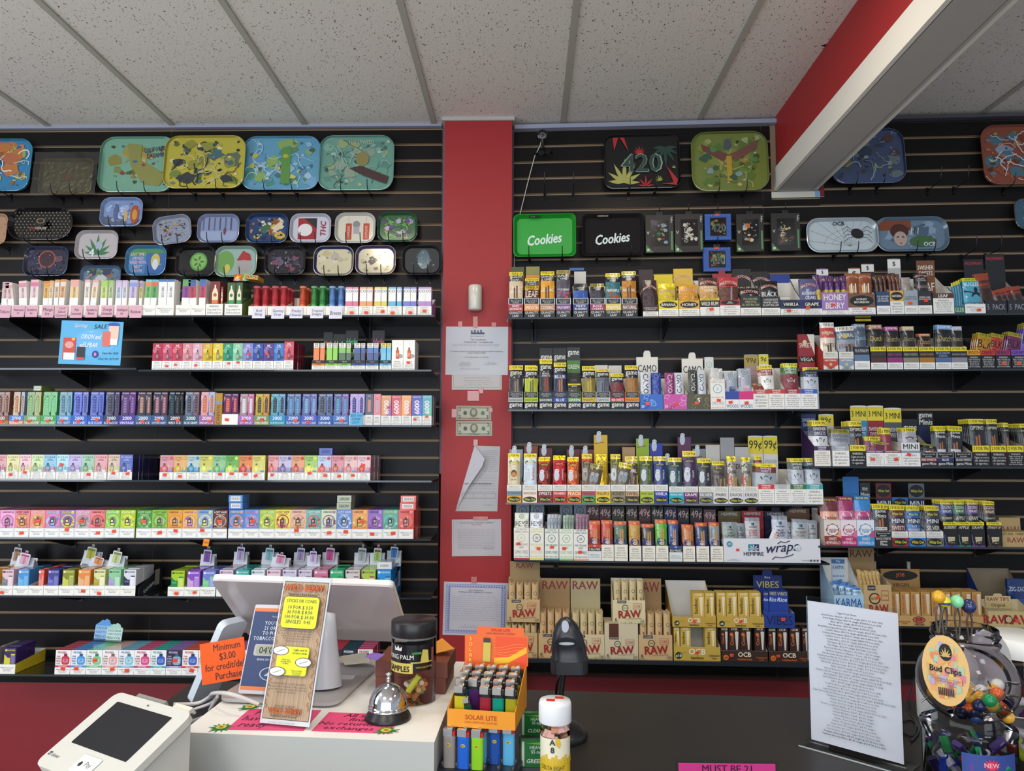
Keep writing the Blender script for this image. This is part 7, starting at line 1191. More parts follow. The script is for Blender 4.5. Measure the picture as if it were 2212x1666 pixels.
T(L_,769,855,531,595,'small tray with painted cream reflection and purple rim, next to the black tray','#b0a08c','#cac2a4',A(0,['#b4aa8c','#7c7068','#4c4858'],9,61,r0=.05,r1=.12),wall='#443868')  # another cream reflection painted as the tray's colour
def artbk(m,F): m.ell(F,F.w*.55,F.h*.55,F.w*.18,F.h*.4,'#284c5c','tin'); blobs(m,F,['#b8ccc0','#5c8890','#22343c'],5,63,.03,.06)
T(L_,870,954,532,595,'small black tray with a teal and white centre, beside the red column','#16181c','#131518',artbk,lean=.03,mt='card')
T(L_,176,262,574,625,'small tray half hidden behind the slim boxes, white and green shapes','#3c4060','#5c7c98',A(0,['#c8c8cc','#7c9850','#344058','#a85040'],10,65,r0=.08,r1=.18),r=.3,n=.03,hooks=())
# right wall
def art420(m,F):
    leaf(m,F,F.w*.25,F.h*.1,F.w*.36,'#b0b060',-.05,7,.5); leaf(m,F,F.w*.47,F.h*.66,F.w*.13,'#b43438',0,7); leaf(m,F,F.w*.83,F.h*.78,F.w*.3,'#2c4840',PI,7,.5); leaf(m,F,F.w*.74,F.h*.12,F.w*.09,'#a0a850',.2); leaf(m,F,F.w*.55,F.h*.02,F.w*.16,'#b43438',0,5,.7); leaf(m,F,F.w*.94,F.h*.36,F.w*.05,'#98a850')
    m.poly(F,[(F.w*.84,F.h*.4),(F.w*.99,F.h*.14),(F.w*.97,F.h*.03),(F.w*.76,F.h*.06),(F.w*.93,F.h*.08)],'#b43438','tin'); m.poly(F,[(F.w*.1,F.h*.98),(F.w*.18,F.h*.98),(F.w*.12,F.h*.72)],'#b43438','tin'); m.poly(F,[(F.w*.2,F.h*.98),(F.w*.26,F.h*.98),(F.w*.32,F.h*.7)],'#b43438','tin')
    m.txt(F,'420',F.w*.5,F.h*.47,F.h*.35,'#8c9c90',F.w*.62,.055,res=3); m.txt(F,'420',F.w*.5,F.h*.47,F.h*.33,'#2c443c',F.w*.6,.03,res=3)
T(R_,1304,1470,290,408,'large black tray lettered 420 among red and green leaves','#161618','#18181a',art420,r=.16,inset=.008,n=.05)
def art7(m,F): blobs(m,F,['#7c8c40','#6c8438','#8c9448','#5c7838','#988840'],20,71,.06,.15,5,'#a8a460'); m.poly(F,[(F.w*.5,F.h*.62),(F.w*.12,F.h*.82),(F.w*.14,F.h*.7),(F.w*.42,F.h*.5)],'#704840','tin'); m.poly(F,[(F.w*.5,F.h*.62),(F.w*.9,F.h*.88),(F.w*.86,F.h*.72),(F.w*.58,F.h*.5)],'#785048','tin'); m.rect(F,F.w*.46,F.h*.16,F.w*.53,F.h*.6,'#b89838','tin'); m.ell(F,F.w*.48,F.h*.8,F.w*.05,F.h*.1,'#50586c','tin'); blobs(m,F,['#4c8850','#3c5c4c','#809c9c'],8,72,.03,.07)
T(R_,1492,1662,284,413,'large olive green tray with a winged brown pattern, left of the beam','#7c8844','#748240',art7,r=.24,inset=.006)
T(R_,1790,1958,278,397,'large slate blue tray with yellow flecks, partly hidden by the beam','#5c6c88','#48587c',A(0,['#3c4c70','#4c5c68','#7c7440','#5c4440','#6c7c80','#34485c'],26,75,r0=.03,r1=.12,squig=5,sq='#98a8b0'),r=.26,inset=.006,hooks=(.3,.66))
T(R_,2117,2290,269,399,'large rust-coloured tray with white smoke curls, cut off at the right edge','#8c4c34','#8c4c38',A(0,['#9c4c34','#7c8c38','#a87858','#4c7484','#703c2c','#8ca0b8'],24,77,r0=.04,r1=.13,squig=9,sq='#d8d4d8'),r=.24,inset=.006)
T(R_,2187,2300,430,497,'small tray cut off at the right edge, rust and blue','#5c3c34','#3c6478',A(0,['#8c4c34','#4c7c94','#8c8440'],9,79),n=.04)
def glow(col,tcol):
    def f(m,F): m.txt(F,'Cookies',F.w*.5,F.h*.42,F.h*.27,tcol,F.w*.62,.05,rot=.1,shear=.22,res=4)
    return f
for x0,x1,y0,y1,c,lb in ((1110,1244,467,556,'#189c28','bright green plastic tray with white cursive lettering, beside the red column'),(1256,1391,466,554,'#1c1818','glossy black plastic tray with white cursive lettering')):
    o = T(R_,x0,x1,y0,y1,lb,c,c,glow(c,'#d8e4e0'),r=.12,inset=.016,depth=.022,mt='plastic' if x0 < 1200 else 'matte',hooks=(.25,.78),lean=.03)
    W = pix(R_,x1,y0,.045)[0]-pix(R_,x0,y0,.045)[0]; H = abs(pix(R_,x0,y0,.045)[1]-pix(R_,x0,y1,.045)[1]); m = M()
    m.ext([(p-W*.16,q+H*.955) for p,q in rrect(.05,.009,.004,3)],0,.0015,'#101010','gloss',T=lambda p,q,k: (p,-.0245-k,q))
    for k in (-.012,-.002): m.ext([(p-W*.16+k,q+H*.955) for p,q in rrect(.003,.003,.0014,2)],0,.002,'#c8d0c8',T=lambda p,q,k_: (p,-.0245-k_,q))
    m.build('control_strip',o)
def artsp(m,F):
    cx,cy = F.w*.62,F.h*.12
    for i in range(11): a_ = PI*.1+PI*.85*i/10; m.line(F,[(cx,cy),(min(F.w,max(0,cx+F.w*.9*math.cos(a_))),min(F.h,cy+F.w*.9*math.sin(a_)) if math.sin(a_)*F.w*.9+cy < F.h else F.h)],.0006,'#4c5458') if 0 else m.line(F,[(cx,cy),(cx+min((F.w-cx)/max(math.cos(a_),1e-3) if math.cos(a_) > 0 else cx/max(-math.cos(a_),1e-3),(F.h-cy)/max(math.sin(a_),1e-3))*math.cos(a_),cy+min((F.w-cx)/max(math.cos(a_),1e-3) if math.cos(a_) > 0 else cx/max(-math.cos(a_),1e-3),(F.h-cy)/max(math.sin(a_),1e-3))*math.sin(a_))],.0007,'#4c5458')
    for r_ in (.16,.28,.4): m.line(F,[(cx+F.w*r_*math.cos(PI*.5+PI*.46*k/8)*1,cy+F.w*r_*.7*math.sin(PI*.5+PI*.46*k/8)) for k in range(9)],.0006,'#4c5458')
    bx,by = F.w*.74,F.h*.56; m.ell(F,bx,by,F.w*.1,F.h*.17,'#23242a','tin',rot=-.4)
    for s in (-1,1):
        for k in range(4): m.line(F,[(bx+s*F.w*.06,by+F.h*(.1-.07*k)),(bx+s*F.w*.15,by+F.h*(.26-.14*k)),(bx+s*F.w*.22,by+F.h*(.16-.16*k))],.0016,'#23242a')
    m.txt(F,'OCB',F.w*.46,F.h*.92,F.h*.13,'#34383c',None,.07)
T(R_,1740,1898,472,546,'long white tray printed with a black spider on a web','#b8c4cc','#c0ccd0',artsp,r=.34,inset=.014,hooks=(.42,.66))
def artco(m,F): blobs(m,F,['#6c88a0','#8ca4b8','#50687c'],10,81,.08,.16); m.rect(F,F.w*.02,F.h*.66,F.w*.5,F.h,'#884830','tin'); m.ell(F,F.w*.32,F.h*.62,F.w*.14,F.h*.26,'#4c2c28','tin'); m.ell(F,F.w*.33,F.h*.36,F.w*.1,F.h*.26,'#c0a498','tin'); m.ell(F,F.w*.29,F.h*.42,F.w*.02,F.h*.025,'#2c3038'); m.ell(F,F.w*.37,F.h*.42,F.w*.02,F.h*.025,'#2c3038'); m.ell(F,F.w*.33,F.h*.2,F.w*.02,F.h*.02,'#7c3038'); m.ell(F,F.w*.66,F.h*.26,F.w*.2,F.h*.2,'#486c44','tin'); [m.line(F,[(F.w*(.44+.05*k),F.h*.5),(F.w*(.46+.05*k),F.h*.74)],.0035,'#d8d4d0' if k % 2 else '#2c2424') for k in range(4)]; m.txt(F,'OCB',F.w*.76,F.h*.16,F.h*.13,'#d0dce0',None,.07)
T(R_,1889,2050,470,544,'long tray with a red-haired face and green hill, right of the spider tray','#7c8c98','#6c8498',artco,r=.34,inset=.014,hooks=(.5,.74))
# hanging boxed trays
def hbox(x0,x1,y0,y1,col,win,lb,label,kind=0,n=.06,hook_=True):
    a,zt = pix(R_,x0,y0,n); b,zb = pix(R_,x1,y1,n); W,H = b-a,zt-zb; m = M(); m.box(-W/2,W/2,0,.022,0,H,col,'card'); F = Face((-W/2,-.0001,0),(1,0,0),(0,0,1),W,H)
    m.rect(F,W*.2,H*.16,W*.82,H*.86,'#18181a','gloss'); G = Face((-W/2+W*.22,-.0002,H*.18),(1,0,0),(0,0,1),W*.58,H*.66); G.k = 2; blobs(m,G,win,10,int(x0),.08,.2)
    if kind == 0: m.poly(F,[(0,0),(W*.28,0),(0,H*.22)],'#50744c'); m.ell(F,W*.09,H*.07,W*.05,W*.05,'#c0ccb8'); m.rect(F,W*.9,H*.06,W*.96,H*.56,'#5c8c5c'); m.txt(F,'V',W*.09,H*.52,H*.08,'#c0c4c4',None,.03); m.txt(F,'Puffco',W*.93,H*.86,W*.07,'#d0d0d0',H*.16,.02,rot=-PI/2)
    else:
        for k in range(9): m.line(F,[(W*(.02+.11*k),H*.93),(W*(.07+.11*k),H*.98)],.001,'#8ca8d8'); m.line(F,[(W*(.02+.11*k),H*.03),(W*(.07+.11*k),H*.1)],.001,'#8ca8d8')
        m.txt(G,'420',G.w*.52,G.h*.42,G.h*.4,'#8c9c90',G.w*.9,.06); m.txt(G,'420',G.w*.52,G.h*.42,G.h*.37,'#2c5044',G.w*.85,.03); m.rect(F,W*.4,H*.92,W*.56,H*1.,'#e0502c')
    if lb: m.txt(G,lb,G.w*.3,G.h*.5,G.w*.24,'#c8c4b8',G.h*.8,.02,rot=PI/2)
    o = m.build('boxed_tray',loc=wp(R_,(a+b)/2,n,zb),rz=R_.a,label=label,cat='box')
    t = M(); t.ext([(-.014,0),(.014,0),(.014,.014),(-.014,.014)],0,.001,'#1c1c1c',T=lambda p,q,k: (p,k+.002,H+q)); t.rect(Face((-.009,.0015,H+.006),(1,0,0),(0,0,1),.018,.003),0,0,.018,.003,'#0a0a0a'); t.build('hang_tab',o)
    if hook_: hook(R_,(a+b)/2,zt+.012,.07,'black wire hook carrying a boxed tray',.03)
hbox(1394,1456,465,545,'#26241f',['#3c6c3c','#403c6c','#8ca0b0','#c89050'],None,'black boxed tray with a violet and green window, first of the boxed ones')
hbox(1457,1520,463,544,'#26241f',['#c8c4b0','#2c2c2c','#d8d4c0'],'CALI COOL','black boxed tray with a cream and black window')
hbox(1522,1580,463,518,'#2c58a8',['#6c2c28','#2c4c3c','#8c8c40'],None,'upper blue boxed tray lettered 420',1)
hbox(1519,1579,535,586,'#2c58a8',['#6c2c28','#2c4c3c','#8c8c40'],None,'lower blue boxed tray lettered 420, partly behind cigar cartons',1,n=.05)
hbox(1590,1651,463,543,'#26241f',['#8cacc0','#c87840','#d8c898','#3c3c3c'],None,'black boxed tray with an orange and pale blue window')
hbox(1665,1730,461,541,'#26241f',['#8c7440','#5c3c2c','#c8b070'],'THC','black boxed tray with a brown window lettered THC')
for x,y in ((1177,422),(1238,422),(2003,412),(2060,410),(2076,556),(2128,554)): hook(R_,*pix(R_,x,y,0),.12,'empty black wire hook in the right slat wall',.06)
# ---------------------------------------------------------------- webcam on a suction arm, with its white lead
P = wp(R_,pix(R_,1172,300,.06)[0],.06,pix(R_,1172,292,.06)[1]); a = R_.a
m = M(); m.lathe([(.012,-.006),(.022,-.006),(.026,0),(.022,.006),(.012,.006)],'#141416','gloss',24); o = m.build('suction_camera',loc=P,rot=(PI/2+.2,0,a),label='black camera on a suction arm near the ceiling, with clear wrap below',cat='camera')
m = M(); m.lathe([(0,-.004),(.011,-.003),(.012,.003),(0,.005)],'#26262a','gloss',16); m.build('lens',o,(0,0,.002))
m = M(); m.tube([(0,-.02,0),(0,-.042,0),(.004,-.06,.004)],.007,'#1a1a1c','gloss',10); m.build('arm',o)
m = M(); N = 8; vs = [((i/N-.5)*.09,-.075-.02*math.sin(PI*i/N)*(j/3)+.012*math.sin(i*2.1+j),.012*math.sin(i*1.7+j*2.3)+.01*j) for j in range(4) for i in range(N+1)]; m.add(vs,[(j*(N+1)+i,j*(N+1)+i+1,(j+1)*(N+1)+i+1,(j+1)*(N+1)+i) for j in range(3) for i in range(N)],'#1c1c20','gloss',True); m.build('mount_plate',o)
m = M(); q = [(1166,298),(1170,308),(1166,322),(1155,338),(1140,395),(1122,468),(1113,520),(1111,580)]; m.tube([wp(R_,pix(R_,x,y,.02)[0],.02 if i > 2 else .045,pix(R_,x,y,.02)[1]) for i,(x,y) in enumerate(q)],.0022,'#c4beb4'); m.build('camera_cable',label='thin white cable running down from the suction camera behind the green tray',cat='cable')
m = M(); m.box(-.032,.032,-.004,.004,0,.012,'#3c6cb0'); q = pix(R_,1246,585,.05); m.build('blue_strip',loc=wp(R_,q[0],.05,q[1]+.0),rz=R_.a,label='blue plastic strip lying behind the grey empty carton of the top right shelf',cat='strip')
# ================================================================ papers and things taped to the red column
CN = .0752
def paper(px,col,label,art=None,name='certificate',n=CN+.0012,cat='paper',rot=0):
    x0,x1,y0,y1 = px; a,zt = pix(L_,x0,y0,n); b,zb = pix(L_,x1,y1,n); W,H = b-a,zt-zb; m = M(); m.box(-W/2,W/2,0,.0006,0,H,col,'matte'); F = Face((-W/2,-.0001,0),(1,0,0),(0,0,1),W,H)
    if art: art(m,F)
    return m.build(name,loc=wp(L_,(a+b)/2,n,zb),rot=(0,rot,0),label=label,cat=cat)
def lines(m,F,y0,y1,n,x0=.08,x1=.92,col='#6c6c70',seed=1,th=.0007):
    r = random.Random(seed)
    for i in range(n):
        y = F.h*(y0+(y1-y0)*i/max(n-1,1)); x = x0
        while x < x1-.05: L = r.uniform(.04,.13); m.rect(F,F.w*x,y,F.w*min(x+L,x1),y+th,col); x += L+.015
def sign(m,F,x,y,L): m.line(F,[(x+L*i/14,y+L*(.1*math.sin(i*1.9)+.05*math.cos(i*3.3))) for i in range(15)],.0006,'#3c3c44')
def a1(m,F):
    w,h = F.w,F.h; m.rect(F,w*.4,h*.84,w*.62,h*.88,'#3c4458'); [m.rect(F,w*(.4+.05*k),h*.87,w*(.43+.05*k),h*(.92+.015*(k % 2)),'#5c6480') for k in range(4)]; m.txt(F,'City of Kennesaw, GA',w*.5,h*.8,h*.03,'#555'); m.txt(F,'Tax Certificate\nProfessional - Occupational',w*.52,h*.7,h*.1,'#444',w*.5)
    lines(m,F,.6,.63,2,.1,.9,seed=2); m.txt(F,'In consideration of payment, City of Kennesaw, Georgia, has granted a certificate for carrying on the\nbusiness of: TOBACCO STORES',w*.5,h*.47,h*.06,'#444',w*.84); m.txt(F,'This Certificate Expires On: 12/31/2023',w*.5,h*.36,h*.028,'#444'); sign(m,F,w*.22,h*.24,w*.18); sign(m,F,w*.64,h*.24,w*.18); m.line(F,[(w*.2,h*.21),(w*.42,h*.21)],.0005,'#555'); m.line(F,[(w*.6,h*.21),(w*.85,h*.21)],.0005,'#555'); m.txt(F,'Revenue License Manager',w*.31,h*.18,h*.018,'#555'); m.txt(F,'This License must be conspicuously displayed',w*.4,h*.12,h*.02,'#555')
def a2(m,F): m.line(F,[(F.w*.03,F.h*.04),(F.w*.97,F.h*.04),(F.w*.97,F.h*.98)],.0008,'#444'); m.line(F,[(F.w*.03,F.h*.98),(F.w*.03,F.h*.04)],.0008,'#444'); lines(m,F,.08,.2,4,.25,.8,seed=3)
paper((977,1084,716,842),'#c0bcba','framed-border sheet mostly hidden under the tax certificate',a2)
paper((963,1097,706,810),'#c4c6cc','white tax certificate taped to the red column below the white sensor',a1,n=CN+.0022,rot=.005)
def bill(m,F):
    w,h = F.w,F.h; m.rect(F,w*.04,h*.1,w*.96,h*.9,'#8a8c78'); m.rect(F,w*.07,h*.18,w*.93,h*.82,'#b4b4a0'); m.ell(F,w*.5,h*.52,w*.11,h*.32,'#6c6e5c'); m.ell(F,w*.5,h*.56,w*.06,h*.2,'#a8a890')
    for x,y in ((.11,.76),(.89,.76),(.11,.24),(.89,.24)): m.txt(F,'2',w*x,h*y,h*.22,'#3c4034',None,.03)
    m.ell(F,w*.76,h*.5,w*.05,h*.14,'#4c7458'); m.ell(F,w*.26,h*.5,w*.05,h*.14,'#4c4c44'); m.txt(F,'TWO DOLLARS',w*.5,h*.13,h*.07,'#3c4034',w*.4,.02)
paper((985,1061,877,908),'#a8a894','upper two dollar bill with a torn right corner, taped to the red column',bill,'bank_note',cat='bank note',rot=.01)
paper((985,1063,910,942),'#acac98','lower two dollar bill, taped to the red column',bill,'bank_note',cat='bank note')
# sheet with its corner folded over
n = CN+.001; a,zt = pix(L_,985,963,n); b,zb = pix(L_,1080,1105,n); W,H = b-a,zt-zb
m = M(); F = Face((0,0,0),(1,0,0),(0,0,1),W,H); pts = [(.0,.0),(W*.94,0),(W,H*.99),(W*.42,H)]; m.ext(pts,0,.0006,'#b8b6b8','matte',T=lambda p,q,k: (p,k,q)); F.k = 2
lines(m,F,.6,.92,12,.62,.95,seed=5); lines(m,F,.3,.55,7,.3,.93,seed=6); m.line(F,[(W*.14,H*.28),(W*.9,H*.28),(W*.9,H*.2),(W*.16,H*.2),(W*.14,H*.28)],.0008,'#333'); m.line(F,[(W*.4,H*.28),(W*.42,H*.2)],.0007,'#333'); m.line(F,[(W*.66,H*.28),(W*.67,H*.2)],.0007,'#333'); m.txt(F,'CERTIFICATE OF REGISTRATION',W*.5,H*.42,H*.022,'#222',W*.6,.02); sign(m,F,W*.6,H*.1,W*.24)
o = m.build('form_sheet',loc=wp(L_,a,n,zb),label='official form with its left edge folded over, taped to the red column',cat='paper')
m = M(); vs = [(0,-.002,0),(W*.42,-.004,H),(W*.3,-.022,H*.8),(W*.66,-.018,H*.74),(W*.2,-.012,H*.4)]; m.add([(0,-.002,0),(W*.42,-.003,H),(W*.66,-.02,H*.8),(W*.6,-.022,H*.68),(W*.3,-.014,H*.38)],[(0,4,1),(4,3,1),(3,2,1)],'#bcbac0','matte',True); m.build('folded_flap',o)
def a4(m,F): w,h = F.w,F.h; m.txt(F,'STATE OF GEORGIA - DEPARTMENT OF REVENUE\nTobacco License',w*.5,h*.88,h*.08,'#444',w*.7); lines(m,F,.2,.74,13,.12,.9,seed=7,th=.0006); sign(m,F,w*.62,h*.22,w*.24); m.line(F,[(w*.04,h*.05),(w*.96,h*.04),(w*.96,h*.95),(w*.04,h*.95),(w*.04,h*.05)],.0004,'#888')
paper((977,1083,1122,1202),'#c0bcc0','small license sheet with faint print, taped to the red column',a4,rot=-.012)
def a5(m,F):
    w,h = F.w,F.h; m.rect(F,w*.04,h*.04,w*.96,h*.96,'#8c94c0'); m.rect(F,w*.1,h*.1,w*.9,h*.9,'#c4c2cc')
    for i in range(22): m.poly(F,[(w*(.05+.041*i),h*.05),(w*(.07+.041*i),h*.095),(w*(.09+.041*i),h*.05)],'#b8bcd8'); m.poly(F,[(w*(.05+.041*i),h*.95),(w*(.07+.041*i),h*.905),(w*(.09+.041*i),h*.95)],'#b8bcd8')
    for i in range(18): m.poly(F,[(w*.05,h*(.1+.045*i)),(w*.095,h*(.12+.045*i)),(w*.05,h*(.14+.045*i))],'#b8bcd8'); m.poly(F,[(w*.95,h*(.1+.045*i)),(w*.905,h*(.12+.045*i)),(w*.95,h*(.14+.045*i))],'#b8bcd8')
    m.txt(F,'City of Kennesaw\nBuilding and Fire Certificate of Occupancy',w*.5,h*.84,h*.07,'#333',w*.62,.01); lines(m,F,.3,.76,12,.14,.88,seed=9,th=.0006); sign(m,F,w*.28,h*.2,w*.26); m.line(F,[(w*.25,h*.17),(w*.6,h*.17)],.0005,'#444')
paper((957,1095,1258,1374),'#c2c2cc','certificate of occupancy with a blue patterned border, lowest on the red column',a5,rot=.02)
m = M()
for i,(x0,x1,y0,y1) in enumerate(((990,999,695,707),(1022,1032,684,709),(1062,1072,697,707),(1034,1044,838,850),(976,986,884,902),(1057,1064,882,890),(1023,1032,950,963),(1022,1054,1116,1124),(1018,1030,1246,1260),(1010,1035,845,866))):
    a,zt = pix(L_,x0,y0,CN); b,zb = pix(L_,x1,y1,CN); t = M(); t.box(0,b-a,-.0004,0,0,zt-zb,'#c07c78','gloss'); t.build('tape_strip',loc=wp(L_,a,CN+.0028,zb),label='strip of clear tape holding papers to the red column',cat='tape',group='clear tape strips on the red column')
# white sensor
n = CN+.022; a,zt = pix(L_,1012,616,n); b,zb = pix(L_,1041,671,n); m = M(); r = (b-a)/2; m.lathe([(r*.5,0),(r*.92,.002),(r,.006),(r,zt-zb-.008),(r*.9,zt-zb-.002),(r*.4,zt-zb),(0,zt-zb)],'#d4d0c4','gloss',28); m.box(-r*.5,r*.5,0,.0215,.01,zt-zb-.01,'#d4d0c4','plastic'); m.build('motion_sensor',loc=wp(L_,(a+b)/2,n,zb),label='white rounded motion sensor high on the red column',cat='sensor')
# ================================================================ counter and everything standing on it
CT,WT = .90,.99
def V3(p): return Vector((p[0],p[1],p[2] if len(p) > 2 else 0))
a_,b_ = onz(424,1470,CT),onz(1740,1508,CT); c_ = onz(361,1521,CT)
d_ = (b_-a_)/(b_.x-a_.x); A0 = a_; B0 = a_+d_*3.3; m = M(); lx = a_.x
m.ext([(lx,.75),(2.4,.75),(B0.x,B0.y),(A0.x,A0.y)],CT-.035,CT,'#2b2826','counter'); ctop = m.build('counter_top',label='long dark counter top across the foreground, below the shelves',cat='counter')
m = M(); m.ext([(lx+.05,.9),(2.35,.9),(2.35,B0.y-.1),(lx+.05,A0.y-.12)],0,CT-.035,'#1c1a1a','counter'); m.build('counter_body',ctop)
def stand_quad(bl,br,tl,z,zoff=0):
    """upright panel from three corners in the photo whose foot rests at height z"""
    BL,BR = onz(bl[0],bl[1],z),onz(br[0],br[1],z); U = BR-BL; d = ray(*tl); t = (BL-CP).dot(U)/d.dot(U); TL = CP+d*t; return BL,U,TL-BL
def frame(BL,U,V):
    u = U.normalized(); v = (V-u*V.dot(u)).normalized(); n = v.cross(-u); n = u.cross(v); return Matrix(((u.x,-n.x,v.x,BL.x),(u.y,-n.y,v.y,BL.y),(u.z,-n.z,v.z,BL.z),(0,0,0,1)))
def put(o,Mx): o.matrix_world = Mx; return o
# white stand
P1,P2,P3 = onz(392,1582,WT),onz(938,1604,WT),onz(1004,1430,WT); P4 = P1+(P3-P2)
m = M(); m.ext([(p.x,p.y) for p in (P1,P2,P3,P4)],CT+.0005,WT,'#b9bab4','card',top='#efece3'); m.build('white_stand',label='glossy white box stand carrying the sales screen, bell and jar',cat='stand')  # sides coloured greyer for shade, top kept bright
ew = (P2-P1).normalized(); rzw = math.atan2(ew.y,ew.x)
# pink notices taped flat on the stand
def flat(pbl,pbr,ptl,z,col,name,label,cat,art,th=.0006):
    BL,BR,TL = onz(*pbl,z),onz(*pbr,z),onz(*ptl,z); U = BR-BL; W = U.length; u = U.normalized(); v = Vector((-u.y,u.x,0)); H = (TL-BL).dot(v); m = M(); m.box(0,W,0,H,0,th,col,'matte'); F = Face((0,0,th),(1,0,0),(0,1,0),W,H); art(m,F); return m.build(name,loc=BL,rz=math.atan2(u.y,u.x),label=label,cat=cat)
flat((488,1577),(655,1580),(522,1532),WT+.0002,'#e0507c','pink_notice','pink handwritten notice on the white stand, left of and behind the incense sign','notice',lambda m,F: m.txt(F,'Please\nhave ID\nready',F.w*.32,F.h*.5,F.h*.86,'#50142c',F.w*.5,.02,shear=.15))
flat((672,1580),(842,1586),(692,1539),WT+.0002,'#e8527f','pink_notice','pink handwritten notice on the white stand, between the incense sign and the bell','notice',lambda m,F: m.txt(F,'All sales\nfinal\nNo returns or\nexchanges',F.w*.48,F.h*.5,F.h*.88,'#50142c',F.w*.94,.02,shear=.15))
for k,(x,y,s) in enumerate(((478,1573,'at the front left corner of the white stand'),(540,1529,'beside the back edge of the left pink notice'),(834,1580,'in front of the bell'))):
    p = onz(x,y,WT); m = M(); r = random.Random(k); pts = []
    for i in range(26): rr = .024*(1 if i % 2 else .5)*r.uniform(.7,1.1); pts.append((rr*math.cos(2*PI*i/26),rr*math.sin(2*PI*i/26)))
    m.ext(pts,0,.0005,'#2c7c3c','matte'); F = Face((0,0,.0011),(1,0,0),(0,1,0),1,1); m.ell(F,0,0,.01,.01,'#c8c838'); m.ell(F,0,0,.004,.004,'#c04838'); m.build('splat_decal',loc=(p.x,p.y,WT+.0008),label='green splat sticker '+s,cat='sticker')
# sales screen seen from behind
cb = onz(700,1475,WT); bl,br,tr = onz(481,1517,WT+.004),onz(742,1529,WT+.004),onz(803,1441,WT+.004); tl = bl+(tr-br)
S0 = empty('sales_screen',((bl.x+br.x+tr.x+tl.x)/4,(bl.y+br.y+tr.y+tl.y)/4,WT),label='white tilted sales screen seen from behind, on a metal base plate',cat='screen'); o_ = S0.location
W = (br-bl).length; D = (tr-br).length; u = (br-bl).normalized(); rzb = math.atan2(u.y,u.x); m = M(); m.ext([(p,q) for p,q in rrect(W,D*.98,.03,6)],.004,.011,'#b5b0ad','plastic',top='#a29c99'); base = m.build('base_plate',S0,rz=rzb)
m = M(); m.box(-.03,.03,-.014,.014,0,.0004,'#d0cfcc','matte'); F = Face((-.03,-.014,.0004),(1,0,0),(0,1,0),.06,.028); lines(m,F,.15,.85,6,.1,.9,seed=3,th=.0006); m.build('rating_label',base,(W*.3,D*.1,.0112),rz=.1)
q = onz(704,1497,WT+.011)-o_; m = M(); m.lathe([(.036,0),(.035,.004),(.026,.09),(.022,.15),(.0,.155)],'#cfd1d6','plastic',32); foot = m.build('screen_foot',S0,(q.x-.012,q.y+.04,.011),rot=(-.12,-.06,0))
y1,y2 = 1.67,1.91; TLp,TRp = aty(461,1252,y1),aty(852,1266,y1-.01); BLp,BRp = aty(541,1372,y2),aty(872,1395,y2-.02)
U = (TRp-TLp); u = U.normalized(); Vv = (TLp-BLp); v = (Vv-u*Vv.dot(u)).normalized(); W = U.length; Hh = Vv.dot(v); n = u.cross(v); Cc = (TLp+TRp+BLp+BRp)/4
Mx = Matrix(((u.x,-n.x,v.x,Cc.x),(u.y,-n.y,v.y,Cc.y),(u.z,-n.z,v.z,Cc.z),(0,0,0,1))); m = M()
m.ext([(p,q) for p,q in rrect(W,Hh,.012,6)],0,.012,'#c9bfbf','gloss',T=lambda p,q,k: (p,k,q)); m.ext([(p,q) for p,q in rrect(W*1.004,Hh*1.004,.012,6)],.004,.016,'#e6e3dc','gloss',T=lambda p,q,k: (p,k,q))
pan = m.build('screen_back',S0); bpy.context.view_layer.update(); pan.matrix_world = Mx
m = M(); m.ext([(p,q) for p,q in rrect(.06,.05,.01,3)],-.006,0,'#c4babb','gloss',T=lambda p,q,k: (p,k,q)); h_ = m.build('hinge_cover',pan,(.0,0,-Hh*.12))
# white slab with the orange note
BL,U,V = stand_quad((411,1526),(466,1508),(484,1352),CT+.004); Mx = frame(BL,U,V); W,H = U.length,(V-U.normalized()*V.dot(U.normalized())).length; m = M(); m.ext([(W/2+p,H/2+q) for p,q in rrect(W,H,.015,4)],0,.02,'#ccd2da','plastic',T=lambda p,q,k: (p,k,q)); put(m.build('leaning_tablet_case',label='pale leaning flat case behind the orange note, left of the white sales screen',cat='case'),Mx)
BLn,Un,Vn = stand_quad((437,1481),(560,1462),(455,1392),WT); y0 = 1.7; P = aty(437,1481,y0); Q = aty(534,1464,y0); R = aty(455,1392,y0+.012); U = Q-P; V = R-P; Mx = frame(P,U,V); W,H = U.length,V.length; m = M(); m.box(0,W,0,.0006,0,H,'#f4622a','matte'); F = Face((0,-.0001,0),(1,0,0),(0,0,1),W,H); m.txt(F,'Minimum\n$3.00\nfor credit/debit\nPurchase',W*.6,H*.5,H*.86,'#3c1410',W*1.02,.015,res=2)
put(m.build('orange_note',label='orange handwritten note stating a minimum of three dollars for cards',cat='note'),Mx)
# blue age notice with small digital display
BL,U,V = stand_quad((514,1498),(622,1503),(552,1306),WT+.017); Mx = frame(BL,U,V); W = U.length; H = V.dot((V-U.normalized()*V.dot(U.normalized())).normalized()); m = M(); m.ext([(W/2+p,H/2+q) for p,q in rrect(W,H,.004,2)],0,.008,'#c9c4cc','plastic',T=lambda p,q,k: (p,k,q)); F = Face((0,-.0001,0),(1,0,0),(0,0,1),W,H)
m.rect(F,W*.02,H*.04,W*.98,H*.96,'#2c3c64'); m.rect(F,W*.02,H*.92,W*.98,H*.96,'#d8783c'); m.rect(F,W*.02,H*.04,W*.98,H*.08,'#d8783c'); m.txt(F,'Thank you for not smoking',W*.62,H*.86,H*.022,'#c8d0dc',W*.8); m.txt(F,'YOU MUST BE\n21 OR OLDER\nTO PURCHASE\nTOBACCO PRODUCTS',W*.56,H*.7,H*.22,'#d4dae4',W*.92,.02)
